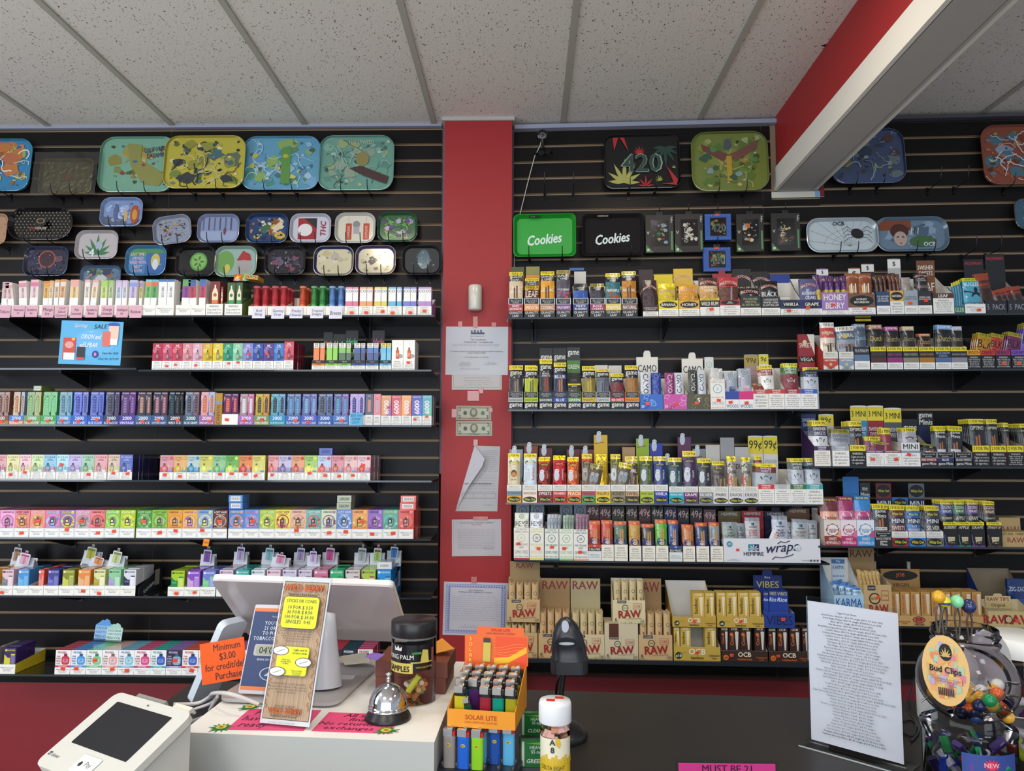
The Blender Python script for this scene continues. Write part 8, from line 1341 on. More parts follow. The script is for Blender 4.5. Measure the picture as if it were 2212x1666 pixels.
m.poly(F,[(W*.55+p,H*.48+q) for p,q in rrect(W*.78,H*.13,.004,2)],'#b8a8a8'); m.poly(F,[(W*.55+p,H*.48+q) for p,q in rrect(W*.7,H*.1,.003,2)],'#98a088'); m.txt(F,"04'04'02",W*.55,H*.48,H*.075,'#1c2018',W*.64,.01); m.txt(F,'BORN ON OR BEFORE',W*.52,H*.375,H*.022,'#d4dae4',W*.8,.01); m.ell(F,W*.58,H*.22,W*.22,H*.075,'#b8c4d4'); m.ell(F,W*.58,H*.22,W*.2,H*.067,'#2c3c64'); m.poly(F,[(W*.46,H*.2),(W*.6,H*.27),(W*.72,H*.26),(W*.58,H*.22),(W*.68,H*.18)],'#b8c4d4')
put(m.build('age_notice',label='dark blue age notice stating 21 or older, with a digital date display',cat='sign'),Mx)
# incense price sign in an acrylic holder
BL,U,V = stand_quad((557,1566),(671,1577),(613,1240),WT+.001); Mx = frame(BL,U,V); W = U.length; H = (V-U.normalized()*V.dot(U.normalized())).length
g = M(); g.box(0,W,.0004,.0018,0,H,'#fff','clear'); g.box(0,W,-.0022,-.0012,0,H,'#fff','clear'); o = put(g.build('acrylic_sign',label='tall narrow incense price sign in a clear holder, on the white stand',cat='sign'),Mx)
m = M(); m.box(W*.03,W*.97,-.0006,.0002,.004,H*.975,'#e6e4e6','matte'); F = Face((W*.03,-.0007,.004),(1,0,0),(0,0,1),W*.94,H*.97); w,h = F.w,F.h; m.rect(F,w*.03,h*.03,w*.97,h*.965,'#3c2c24'); m.rect(F,w*.04,h*.034,w*.96,h*.961,'#c8a888'); r = random.Random(3)
for i in range(16): x = r.uniform(.05,.95); m.rect(F,w*x,h*.034,w*(x+.006),h*.961,r.choice(('#b89878','#d4b89c')))
for s in (.07,.93):
    for i in range(12): y = .1+.07*i; m.line(F,[(w*(s+.025*math.sin(k*1.1+i)),h*(y+.009*k)) for k in range(7)],.0014,'#a05828')
for cy,sc in ((.92,1),(.088,.8)):
    m.txt(F,'WILD BERRY',w*.5,h*cy,h*.044*sc,'#7c2c14',w*.84*sc,.05,res=2); m.txt(F,'WILD BERRY',w*.5,h*(cy-.001),h*.04*sc,'#e09828',w*.8*sc,.02,res=2); m.txt(F,'WILD BERRY',w*.5,h*(cy+.0),h*.038*sc,'#cc5020',w*.79*sc,.0,res=2)
m.txt(F,'"America\'s Best Incense"',w*.5,h*.872,h*.018,'#2c201c',w*.74,.03); m.txt(F,'"America\'s Best Incense"',w*.5,h*.056,h*.015,'#2c201c',w*.6,.03); m.txt(F,'MANUFACTURED BY',w*.5,h*.118,h*.012,'#3c2c28',w*.5)
m.poly(F,[(w*.5+p,h*.745+q) for p,q in rrect(w*.76,h*.225,.008,4)],'#1c2430'); m.poly(F,[(w*.5+p,h*.745+q) for p,q in rrect(w*.74,h*.218,.007,4)],'#dcdc20')
m.txt(F,'STICKS OR CONES',w*.5,h*.825,h*.022,'#303c30',w*.62,.01); m.txt(F,'10 FOR $ 3.50\n30 FOR $ 8.50\n100 FOR $ 30.00\nSINGLES  0.45',w*.5,h*.73,h*.125,'#3c4848',w*.6,.008)
m.txt(F,'Our incense has been lovingly hand-dipped\nsince 1971. It is made from proprietary\nformulas of only the finest ingredients.\nWe guarantee it to be fresh and\nrewarding to the senses.',w*.5,h*.58,h*.085,'#4c3c38',w*.7)
m.poly(F,[(w*.5+p,h*.415+q) for p,q in rrect(w*.64,h*.19,.005,3)],'#dcdc20')
for x,y,t in ((.24,.48,'Light end of\nincense stick.'),(.74,.41,'When tip is\nglowing, blow\nout flame.'),(.24,.34,'Place in holder.\nDo not leave\nunattended.')):
    m.ell(F,w*x,h*y,w*.17,h*.032,'#3c3c38'); m.ell(F,w*x,h*y,w*.155,h*.028,'#dcdad4'); m.line(F,[(w*(x-.08),h*(y-.01)),(w*(x+.08),h*(y+.01))],.0007,'#333'); m.txt(F,t,w*(.64 if x < .5 else .38),h*y,h*.035,'#222c1c',w*.3,.01)
m.txt(F,'PLEASE BURN IN A SAFE MANNER\nBecause of the strength of the oils used,\ncontact may mar the surface of some fine\nfurniture or plastics.',w*.5,h*.235,h*.07,'#4c3c38',w*.8); m.txt(F,'2021 WILD BERRY INCENSE INC',w*.5,h*.014,h*.01,'#777'); m.build('printed_sheet',o)
# service bell
p = onz(838,1553,WT); B = empty('service_bell',(p.x,p.y,WT),label='chrome service bell with a black base, front right of the white stand',cat='bell')
s_ = (onz(888,1553,WT)-onz(788,1553,WT)).length/2
M().lathe([(s_*.98,.0),(s_,.003),(s_*.96,.008),(s_*.84,.016),(s_*.8,.02)],'#141416','plastic',48).build('bell_base',B)
M().lathe([(s_*.86,.020),(s_*.86,.024)]+[(s_*.84*math.cos(t*PI/24),.024+.043*math.sin(t*PI/24)) for t in range(12)]+[(.004,.067)],'#d8dade','chrome',48).build('bell_dome',B)
M().lathe([(.004,.068),(.004,.073),(.0055,.074),(.0035,.077),(.003,.081),(.0062,.083),(.0062,.0855),(0,.087)],'#d8dade','chrome',20).build('bell_button',B)
# clear sample jar
p = onz(893,1512,WT); J = empty('sample_jar',(p.x,p.y,WT),label='clear cylinder jar with a black lid and black and yellow label',cat='jar'); d = (p-CP).length; r = 46/F_PX*(p.y/1.0)*1.02; zt = aty(893,1338,p.y)[2]-WT
g = M(); g.lathe([(r,.001),(r,zt-.004)],'#fff','clear',40,cap=False); g.lathe([(0,.002),(r*.98,.002)],'#fff','clear',40,cap=False); g.build('jar_wall',J)
M().lathe([(r*1.01,zt-.03),(r*1.03,zt-.028),(r*1.03,zt-.002),(r,zt),(0,zt)],'#1c1a1b','plastic',40).build('jar_lid',J)
M().lathe([(r*1.0,zt-.034),(r*1.0,zt-.03)],'#8c8a8c','plastic',40,cap=False).build('silver_band',J)
m = M(); n_ = 24; zA,zB = zt-.098,zt-.042
def cyl(a0,a1,z0,z1,col,rr,k=16): m.add([(rr*math.cos(a0+(a1-a0)*i/k),rr*math.sin(a0+(a1-a0)*i/k),z) for z in (z0,z1) for i in range(k+1)],[(i,i+1,k+2+i,k+1+i) for i in range(k)],col,'gloss')
c0 = -PI/2; cyl(c0-1.35,c0+1.0,zA+.018,zB,'#16161a',r*1.004); cyl(c0-1.35,c0+.1,zA,zA+.02,'#d4c060',r*1.006); cyl(c0+.1,c0+1.0,zA+.004,zA+.02,'#16161a',r*1.008); cyl(c0+.0,c0+1.0,zA+.016,zA+.0225,'#c8b858',r*1.007)
class CF(Face):
    def at(s,x,y,k): a = c0+(x-s.w/2)/r; rr = r*1.01+k*.0001; return Vector((rr*math.cos(a),rr*math.sin(a),s.O.z+y))
F = CF((0,0,zA),(1,0,0),(0,0,1),r*2.6,zB-zA); m.txt(F,'KING PALM',F.w*.3,.032,.009,'#e0dcd4',F.w*.5,.02,res=2); m.txt(F,'SAMPLES',F.w*.27,.009,.011,'#1c1c1c',F.w*.42,.05,res=2); m.poly(F,[(F.w*.2,.044),(F.w*.34,.044),(F.w*.35,.053),(F.w*.3,.048),(F.w*.27,.055),(F.w*.24,.048),(F.w*.19,.053)],'#e0dcd4')
m.poly(F,[(F.w*.66,.02),(F.w*.82,.02),(F.w*.8,.045),(F.w*.7,.047)],'#c8b858'); m.rect(F,F.w*.52,.038,F.w*.68,.042,'#3c7c3c'); m.txt(F,'HAND-ROLLED LEAF TUBES',F.w*.74,.012,.004,'#c8b858',F.w*.3); m.build('jar_label',J)
rr_ = random.Random(4)
for k in range(26):
    a,q,L = rr_.uniform(0,6.28),rr_.uniform(0,r*.55),rr_.uniform(.014,.024); z = .008+.028*rr_.random()*(1-q/r)+(.0 if k < 18 else .012); dx,dy,dz = rr_.uniform(-1,1),rr_.uniform(-1,1),rr_.uniform(-.4,.5); v = Vector((dx,dy,dz)).normalized()*L/2; c = Vector((q*math.cos(a),q*math.sin(a),z))
    m = M(); m.tube([c-v,c+v],.0052,rr_.choice(('#a87848','#b88c5c','#8c6038','#6c8c40','#c8b8a0','#c06838')),'card',10); m.build('leaf_tip',loc=J.location,label='short rolled leaf tips piled at the bottom of the sample jar',cat='filter tip',group='leaf tips in the sample jar')
m = M(); m.tube([Vector((-.008,-r*.42,.022)),Vector((.014,-r*.42,.055))],.0062,'#b8b830','card',14); m.build('leaf_roll',loc=J.location,label='yellow rolled tube leaning above the tips in the sample jar',cat='tube')
# brown boxes, papers behind the jar
q0,q1 = onz(812,1497,WT),onz(963,1501,WT); w = (q1-q0).length; ty = onz(812,1497,WT).y
for k,nm in ((0,'lower'),(1,'upper')):
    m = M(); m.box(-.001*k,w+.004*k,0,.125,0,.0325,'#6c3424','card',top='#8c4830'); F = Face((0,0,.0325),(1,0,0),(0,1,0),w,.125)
    if k: m.txt(F,'HECHO A MANO',w*.5,.02,.008,'#c87838',w*.5,.02); m.ell(F,w*.84,.09,.018,.018,'#c8a030'); m.ell(F,w*.3,.095,.012,.012,'#c8a030')
    m.build('cigar_box',loc=(q0.x-.001,q0.y,WT+.0005+.033*k),rz=rzw*.6,label='%s brown cigar box stacked behind the clear sample jar' % nm,cat='box')
def leaf_sheet(px,z,col,name,label,lift=.01,text=None):
    P = [onz(x,y,z) for x,y in px]; c = sum(P,Vector())/len(P); m = M(); vs = [(p.x-c.x,p.y-c.y,(lift if i in (1,2) else 0)) for i,p in enumerate(P)]; m.add(vs,[tuple(range(len(vs)))],col,'matte'); m.add([(a,b,d-.0006) for a,b,d in vs],[tuple(range(len(vs)-1,-1,-1))],col,'matte'); return m.build(name,loc=(c.x,c.y,z),label=label,cat='paper')
leaf_sheet([(940,1412),(982,1412),(955,1388),(940,1388)],1.062,'#e8983c','orange_envelope','orange-yellow paper corner sticking up behind the brown cigar boxes')
leaf_sheet([(788,1418),(815,1438),(832,1424),(806,1410)],1.07,'#8c6cc0','sticky_note','purple sticky note on the left end of the upper cigar box')
leaf_sheet([(745,1437),(800,1441),(790,1418),(735,1418)],WT+.016,'#d8d2bc','paper_sheet','cream paper sheet lying behind the sales screen base')
# payment terminal
psi,tau = -.522,.514; U = Vector((math.cos(psi),math.sin(psi),0)); Bk = Vector((-math.sin(psi),math.cos(psi),0)); V = Bk*math.cos(tau)+Vector((0,0,math.sin(tau))); N_ = U.cross(V); C0 = Vector((-.674,1.272,1.039))
def onface(px,py,off=0): d = ray(px,py); t = (C0+N_*off-CP).dot(N_)/d.dot(N_); P = CP+d*t-C0; return P.dot(U),P.dot(V)
TM = Matrix(((U.x,V.x,N_.x,C0.x),(U.y,V.y,N_.y,C0.y),(U.z,V.z,N_.z,C0.z),(0,0,0,1)))
cr = [onface(*p) for p in ((88,1637),(262,1499),(409,1545))]; x0,x1 = cr[0][0],cr[2][0]+.004; y1 = (cr[1][1]+cr[2][1])/2+.004; y0_ = cr[0][1]-.012; wT,hT,cx,cy = x1-x0,y1-y0_,(x0+x1)/2,(y1+y0_)/2
m = M(); pts = [(cx+p,cy+q) for p,q in rrect(wT,hT,.016,6)]; m.ext(pts,-.012,0,'#cfccc2','gloss'); T = empty('payment_terminal',C0,label='white payment terminal with a tilted dark screen, left foreground',cat='terminal'); T.matrix_world = TM; m.build('terminal_face',T)
m = M(); m.ext([(p,q) for p,q in rrect(.155,.09,.0015,1)],0,.0006,'#1c1e22','gloss'); sc = m.build('touch_screen',T)
m = M(); F = Face((x0,y0_,.0002),(1,0,0),(0,1,0),wT,hT); bx,by = onface(118,1632); bx -= x0; by -= y0_
for dx,dy in ((-.004,.004),(.0,.004),(-.004,0),(0,0)): m.ell(F,bx-.012+dx,by+dy-.001,.0018,.0018,'#3c4444' if dx or dy else '#8c9490')
m.txt(F,'clover',bx+.004,by,.006,'#3c4444',None,.0,res=2); m.build('maker_logo',T); m = M(); ax,ay = onface(190,1650); ax -= x0; ay -= y0_; m.poly(F,[(ax+p,ay-.004+q) for p,q in rrect(.05,.032,.003,3)],'#c8c6c0'); m.poly(F,[(ax+p,ay-.004+q) for p,q in rrect(.049,.031,.003,3)],'#eae8e2'); m.txt(F,'Pay',ax+.006,ay-.004,.011,'#26282c',None,.0,res=2); m.ell(F,ax-.013,ay-.005,.004,.0045,'#26282c'); m.build('pay_sticker',T); m = M(); lx_,ly_ = onface(320,1526); m.ell(F,lx_-x0,ly_-y0_,.0018,.0018,'#33363a')
m.build('camera_dot',T)
m = M(); w2 = wT/2*.94; b1 = TM.inverted(); dn = (b1.to_3x3() @ Vector((0,0,-1)))
top = [(cx-w2,cy-hT*.46),(cx+w2,cy-hT*.46),(cx+w2,cy+hT*.46),(cx-w2,cy+hT*.46)]; vs = []
for p,q in top: vs.append((p,q,-.012))
for p,q in top: P = Vector((p,q,-.012)); wz = (TM @ P).z; vs.append(tuple(P+dn*(wz-CT-.001)))
m.add(vs,[(0,1,5,4),(1,2,6,5),(2,3,7,6),(3,0,4,7),(7,6,5,4)],'#cbc8be','plastic'); bd = m.build('terminal_body',T)
m = M(); m.ext([(cx-.06,y1+.001),(cx+.02,y1+.001),(cx+.02,y1+.01),(cx-.06,y1+.01)],-.02,-.004,'#8c8a84','plastic'); m.build('paper_slot',T)
m = M(); m.ext([(cx+.03,y1+.001),(cx+.075,y1+.001),(cx+.075,y1+.018),(cx+.03,y1+.018)],-.02,-.014,'#e0dccc','matte'); m.build('receipt_slip',T)
def cable(pts,r,col,label,name='cable'): m = M(); P = [Vector(p) for p in pts]; Q = []
def cable(pts,r,col,label,name='cable'):
    P = [Vector(p) for p in pts]; P = [P[0]]+P+[P[-1]]; Q = []
    for i in range(1,len(P)-2):
        for k in range(7): t = k/7; a,b,c,d = P[i-1],P[i],P[i+1],P[i+2]; Q.append(.5*((2*b)+(c-a)*t+(2*a-5*b+4*c-d)*t*t+(3*b-a-3*c+d)*t**3))
    m = M(); m.tube(Q+[P[-1]],r,col,'plastic',8); return m.build(name,label=label,cat='cable')
def at(px,py,y): p = aty(px,py,y); return (p.x,p.y,max(p.z,CT+.004))
cable([at(375,1522,1.6),at(425,1520,1.62),at(450,1508,1.6),at(462,1498,1.55),at(500,1500,1.5),at(560,1522,1.49)],.004,'#ccc8c6','thicker white cable looping from the payment terminal across the white stand',)
cable([at(420,1540,1.63),at(418,1534,1.66),at(455,1520,1.65),at(470,1505,1.6),at(455,1530,1.6),at(448,1545,1.63),at(405,1562,1.5)],.0035,'#bcb8b6','thinner grey-white cable coiled beside the stand, behind the payment terminal')
# ---- lighters
def lighter_mesh(col,mt='tinted',kind=0):
    b = M(); pts = rrect(.0235,.0125,.0055,3); b.ext(pts,0,.052,col,mt,smooth=False)
    if kind == 0: b.box(-.0006,.0006,-.004,.004,.002,.05,shade(col,.5),'card')
    k = M(); k.ext(rrect(.0238,.0128,.0055,3),.052,.058,'#16161a' if kind == 0 else col,'plastic')
    h = M(); h.box(-.0112,.006,-.0062,.0062,.058,.0715,'#e0d8cc' if kind == 0 else '#e0e0e0','steel'); h.tube([(.003,-.0055,.071),(.003,.0055,.071)],.0042,'#d0ccc4','steel',10)
    f = M(); f.box(.0065,.0115,-.005,.005,.0582,.0665,'#1a1a1c' if kind == 0 else '#c02428','plastic')
    return b,k,h,f
LB = {}
def lighter(loc,col,cname_,label,group,kind=0,rot=(0,0,0),sc=1.0):
    key = (col,kind)
    if key not in LB:
        b,k,h,f = lighter_mesh(col,'tinted' if kind == 0 else 'gloss',kind); o = b.build('lighter',loc=loc,rot=rot,label=label,cat='lighter',group=group); k.build('lighter_collar',o); h.build('metal_hood',o); f.build('thumb_lever',o)
        if kind: p = M(); F = Face((-.0118,-.0063,0),(1,0,0),(0,0,1),.0236,.052); p.ell(F,.0118,.042,.0045,.003,'#d8c040'); p.txt(F,'BIC',.0118,.042,.0032,'#1c1c1c',None,.03); p.build('logo',o)
        LB[key] = o
    else: o = copy_tree(LB[key],loc,label,group); o.rotation_euler = rot
    o.scale = (sc,sc,sc); return o
# Solar carton on top of the lower lighter rack
q = onz(966,1569,1.0); q2 = onz(1113,1579,1.0); U = (q2-q).normalized(); wS = (q2-q).length; rs = math.atan2(U.y,U.x); zS = 1.0; dS = .135; hF = aty(966,1531,q.y)[2]-zS; hB = aty(1070,1352,q.y+dS)[2]-zS; hM = aty(1070,1433,q.y+dS)[2]-zS
m = M(); t = .0014; m.box(0,wS,0,t,0,hF,'#e89420',top='#e8a038'); m.box(0,wS,t,dS,0,t,'#c87820')
for s in (0,1): X0 = s*(wS-t); m.ext([(t,t),(dS,t),(dS,hM),(dS*.86,hM),(t,hF)],0,t,'#e89828',T=lambda p,q_,k,X0=X0: (X0+k,p,q_))
D1 = m.build('lighter_display',loc=(q.x,q.y,zS),rz=rs,label='orange and yellow display carton full of clear coloured lighters',cat='display'); F = Face((0,-.0002,0),(1,0,0),(0,0,1),wS,hF); m = M(); m.txt(F,'SOLAR LITE',wS*.5,hF*.6,hF*.26,'#c04418',wS*.56,.04,res=2); m.txt(F,'CHILD RESISTANT LIGHTERS',wS*.5,hF*.32,hF*.11,'#c05820',wS*.5,.01); m.build('front_lettering',D1)
m = M(); HH = hB; m.ext([(0,t),(wS,t),(wS,hM),(wS*1.02,hM+.001),(wS*1.02,HH*.9),(wS*.96,HH*.9),(wS*.96,HH),(wS*.2,HH),(wS*.2,HH*.9),(0,HH*.88)],0,t,'#e8682c',T=lambda p,q_,k: (p,dS-k,q_)); F = Face((0,dS-t-.0002,0),(1,0,0),(0,0,1),wS,HH)
m.poly(F,[(wS*.5,HH*.6),(wS*1.0,HH*.5),(wS*1.0,HH*.88),(wS*.5,HH*.88)],'#e85024'); m.poly(F,[(wS*.48,HH*.52),(wS*.7,HH*.54),(wS,HH*.68),(wS,HH*.76),(wS*.72,HH*.62),(wS*.48,HH*.6)],'#f0b820'); [m.line(F,[(wS*(.48+.07*k),HH*(.66+.03*j-.02*math.sin(k*.7+j*.3)+.004*k*j*.3)) for k in range(8)],.0008,'#f09838') for j in range(4)]
m.txt(F,'SOLAR LITE',wS*.58,HH*.965,HH*.035,'#c83c18',wS*.6,.04); m.txt(F,'CHILD RESISTANT LIGHTERS',wS*.58,HH*.92,HH*.022,'#a03c18',wS*.6,.01)
for i,ch in enumerate('SOLAR'): m.txt(F,ch,wS*.1,HH*(.84-.07*i),HH*.045,'#f0c830',None,.04)
m.poly(F,[(wS*.3,HH*.55),(wS*.42,HH*.55),(wS*.43,HH*.8),(wS*.31,HH*.8)],'#c8b450'); m.rect(F,wS*.31,HH*.8,wS*.42,HH*.86,'#3c3830'); m.build('header_card',D1)
lc = ['#d8cc30','#109068','#a82c3c','#0c9c84','#b0a820','#582c6c','#c81c24']; lay = [[0,None,2,3,4],[1,5,6,3,4],[1,5,2,3,4],[1,0,6,1,0]]
nm = {0: 'yellow',1: 'green',2: 'dark pink',3: 'teal',4: 'olive yellow',5: 'purple',6: 'red'}; rown = ['front','second','third','back']
for j,rw in enumerate(lay):
    for i,c in enumerate(rw):
        if c is None: continue
        lx_ = wS*(.12+.19*i)+(.004 if j == 0 else 0); P = Vector((q.x,q.y,zS+.0018+.0022*j+(.0 if j else .0)))+Vector((math.cos(rs),math.sin(rs),0))*lx_+Vector((-math.sin(rs),math.cos(rs),0))*(.02+.03*j)
        lighter(P,lc[c],nm[c],'%s see-through lighter, %s row of the orange display, %s from left' % (nm[c],rown[j],ORD[i]),'see-through lighters in the orange display',0,(0,0,rs),.93+.03*j)
P = Vector((q.x,q.y,zS+.003))+Vector((math.cos(rs),math.sin(rs),0))*(wS*.31)+Vector((-math.sin(rs),math.cos(rs),0))*.018
lighter(P,'#145840','dark green','dark green lighter with a white safety label, fallen lower in the front row','see-through lighters in the orange display',0,(0,-.18,rs),.62)
# lower rack with opaque lighters
q = onz(962,1646,.935); wR = .135; m = M(); m.box(-.004,wR+.006,-.02,.15,0,.03,'#22262c','plastic')
rack = m.build('lighter_rack',loc=(q.x-.004,q.y,CT),rz=rs,label='black stepped rack holding solid coloured lighters, under the orange display',cat='rack')
m = M(); F = Face((0,-.0202,0),(1,0,0),(0,0,1),wR,.03); m.poly(F,[(wR*.5+p,.018+r_) for p,r_ in rrect(.06,.014,.006,4)],'#4c6c98'); m.txt(F,'BIC',wR*.5,.018,.009,'#dce0e8',None,.05,res=2); m.build('rack_badge',rack)
for j in range(3):
    for i in range(5):
        m = M(); xx = .014+.0262*i
        for dx in (-.0128,.0128): m.lathe([(.0035,0),(.0045,.008),(.003,.01),(0,.0105)],'#2c3036','plastic',8,c=(xx+dx,-.008+.03*j,.0301))
        if (j,i) in ((0,0),(0,1),(0,2),(1,2),(1,3),(1,4),(0,3),(0,4)): m.build('rack_peg',rack)
bc = [(0,0,'#8c8480','grey','front row'),(0,1,'#1c60c8','royal blue','front row'),(0,2,'#88c820','lime green','front row'),(1,2,'#48a8d8','light blue','middle row, mostly hidden'),(1,3,'#1c4ca0','dark blue','middle row'),(1,4,'#58acd8','sky blue','middle row')]
for j,i,c,n_,w_ in bc: P = rack.matrix_world if 0 else None; X_ = .014+.0262*i; Y_ = -.008+.03*j; P = Vector((q.x-.004,q.y,CT+.0305))+Vector((math.cos(rs),math.sin(rs),0))*X_+Vector((-math.sin(rs),math.cos(rs),0))*Y_; lighter(P,c,n_,'%s solid lighter in the %s of the black rack' % (n_,w_),'solid coloured lighters in the black rack',1,(0,0,rs),.96)
# ---- barcode scanner on a gooseneck
pb = onz(1205,1592,CT); S1 = empty('barcode_scanner',(pb.x,pb.y,CT),label='black barcode scanner head on a bendy stand, in front of the kraft cone cartons',cat='scanner')
M().lathe([(.062,0),(.064,.006),(.06,.014),(.045,.026),(.02,.033),(0,.034)],'#1b1b1d','plastic',40).build('stand_base',S1)
hd = aty(1229,1395,pb.y-.0); r1 = aty(1218,1448,pb.y-.0)
m = M(); P = [(0,0,.03),(.004,.002,.1),(r1.x-pb.x,r1.y-pb.y,r1.z-CT)]; Q = [Vector(P[0]).lerp(Vector(P[2]),k/22)+Vector((0,.0,0)) for k in range(23)]; m.tube([v for v in Q for _ in (0,1)][::1] if 0 else Q,[.0052 if k % 2 else .0062 for k in range(23)],'#161618','plastic',12); m.build('gooseneck',S1)
cable([at(1212,1448,1.66),at(1203,1480,1.66),at(1201,1520,1.7),(pb.x,pb.y+.07,CT+.003)],.0028,'#101012','black lead hanging from the barcode scanner','scanner_cable')
k_ = pb.y/F_PX; m = M(); sec = []
for v,hw,dp in ((1449,30,.016),(1446,37,.024),(1420,38.5,.03),(1418,37,.028),(1395,36,.032),(1370,31,.03),(1350,23,.024),(1338,13,.014),(1333,3,.004)): sec.append((v,hw*k_,dp))
seg = 28; vs = []
for v,a,b in sec:
    c = aty(1229-(1449-v)*.09+4,v,pb.y)
    for i in range(seg): an = 2*PI*i/seg; ca,sa = math.cos(an),math.sin(an); e = .75; vs.append((c.x-pb.x+a*math.copysign(abs(ca)**e,ca),c.y-pb.y+b*math.copysign(abs(sa)**e,sa),c.z-CT))
n_ = len(sec); m.add(vs,[(j*seg+i,j*seg+(i+1) % seg,(j+1)*seg+(i+1) % seg,(j+1)*seg+i) for j in range(n_-1) for i in range(seg)],'#1e2024','plastic',True); m.add(vs,[tuple(range(seg-1,-1,-1)),tuple(range((n_-1)*seg,n_*seg))],'#1e2024','plastic'); head = m.build('scanner_head',S1)
def plate(px,py,rx,ry,dp,col,name,mt='gloss'): c = aty(px,py,pb.y-dp); m = M(); m.ext([(rx*k_*math.cos(a),ry*k_*math.sin(a)) for a in (2*PI*i/24 for i in range(24))],0,.004,col,mt,T=lambda p,q_,k: (c.x-pb.x+p,c.y-pb.y+k,c.z-CT+q_)); return m.build(name,head)
plate(1221,1354,7.5,12,.028,'#b8bcc8','trigger_button','plastic'); plate(1223,1390,23,11,.0335,'#08080a','scan_window'); plate(1224,1391,16,3,.0345,'#c8ccc8','light_bar','steel'); m = M(); c = aty(1229,1433,pb.y); m.ext([(c.x-pb.x+p,q_) for p,q_ in rrect(76*k_,.062,.016,5)],c.z-CT-.016,c.z-CT+.009,'#26272a','plastic',smooth=False); m.build('grip_collar',head)
# ---- gummy jar
pg = aty(1199,1530,1.36); r = 34*1.36/F_PX; zc_ = aty(1199,1512,1.36)[2]; h_ = zc_-CT; G = empty('gummy_jar',(pg.x,pg.y,CT),label='tall clear gummy jar with a white cap and yellow dripping label',cat='jar')
M().lathe([(r*.98,h_-.036),(r,h_-.034),(r,h_-.006),(r*.93,h_),(0,h_+.001)],'#e4e4e6','plastic',40).build('white_cap',G)
for dx,dy in ((-.008,-.006),(.008,.008)): m = M(); m.box(-.0075,.0075,-.005,.005,0,.0005,'#d02c24','matte'); m.build('red_sticker',G,(dx,dy,h_+.0012),rz=-.1)
M().lathe([(r*.86,.002),(r*.9,.01),(r*.9,h_-.05),(r*.86,h_-.038)],'#fff','clear',40,cap=False).build('jar_wall',G)
gr = random.Random(2)
for k in range(16): m = M(); a = gr.uniform(0,6.28); m.box(-.006,.006,-.006,.006,-.006,.006,'#c88c6c' if k % 2 else '#d8a8a0','gloss'); m.build('gummy',loc=Vector(G.location)+Vector((r*.6*math.cos(a),r*.6*math.sin(a),h_-.046-.009*(k//6))),rot=(a,1,a),label='pale orange and pink gummies inside the tall gummy jar',cat='gummy',group='gummies in the tall jar')
c0 = -PI/2; m = M()
def cyl2(a0,a1,z0,z1,col,rr,k=20): m.add([(rr*math.cos(a0+(a1-a0)*i/k),rr*math.sin(a0+(a1-a0)*i/k),z) for z in (z0,z1) for i in range(k+1)],[(i,i+1,k+2+i,k+1+i) for i in range(k)],col,'card',True)
rl = r*.915; cyl2(c0-2,c0+1.35,.006,h_-.058,'#e6e0c4',rl); cyl2(c0-2,c0+1.35,.006,h_*.42,'#d8b428',rl*1.003)
class CG(Face):
    def at(s,x,y,k): a = c0+(x-s.w/2)/rl; rr = rl*1.006+k*.00012; return Vector((rr*math.cos(a),rr*math.sin(a),s.O.z+y))
F = CG((0,0,0),(1,0,0),(0,0,1),rl*2.6,h_); w = F.w
for k in range(11): x = w*(.08+.085*k); m.poly(F,[(x-.003,h_*.40),(x+.003,h_*.40),(x+.002,h_*(.45+.02*(k % 3))),(x-.002,h_*(.45+.02*(k % 3)))],'#d8b428')
m.txt(F,'DELTA EIGHT',w*.42,h_*.36,.007,'#4c4428',w*.62,.0,res=2); m.txt(F,'LEMON HAZE',w*.42,h_*.28,.006,'#f0ecd8',w*.6,.03); m.poly(F,[(w*.5,h_*.6),(w*.58,h_*.56),(w*.62,h_*.6),(w*.58,h_*.66),(w*.5,h_*.67)],'#d8b030'); m.txt(F,'A\n8',w*.42,h_*.58,.022,'#3c3c3c',None,.05,res=2); m.build('drip_label',G)
# ---- green packs in a clear holder
for k,(y0,y1_,nm_,tx) in enumerate(((1600,1658,'front','GREEN'),(1541,1590,'rear','CLEAN'))):
    yy = 1.44 if k == 0 else 1.53; a,b = aty(1125,y1_,yy),aty(1180,y1_,yy); zt = aty(1125,y0,yy)[2]; w,h = (b-a).length,zt-a.z; m = M(); m.box(0,w,0,.012,0,h,'#287838','gloss'); F = Face((0,-.0002,0),(1,0,0),(0,0,1),w,h); m.rect(F,w*.04,h*.04,w*.14,h*.96,'#d8d8c8'); m.txt(F,'HEAVY\n55 mg',w*.62,h*.64,h*.32,'#dce8dc',w*.6,.03); m.txt(F,tx,w*.56,h*.24,h*.15,'#e0ecd8',w*.74,.04,shear=.2); m.poly(F,[(w*.2,h*.9),(w*.9,h*.96),(w*.8,h*.84)],'#78c038')
    o = m.build('green_pack',loc=(a.x,a.y,a.z),label='%s green pack in the clear holder left of the gummy jar' % nm_,cat='pack'); z0_ = CT-a.z+.001; g = M(); g.box(-.004,w+.004,-.004,-.003,min(z0_,-.002),h+.006,'#fff','clear'); g.box(-.004,-.003,-.004,.018,min(z0_,-.002),h+.006,'#fff','clear'); g.build('clear_holder',o); g = M(); g.box(-.003,w+.003,-.002,.016,min(z0_,-.002),-.0005,'#55585a','plastic'); g.build('holder_foot',o)
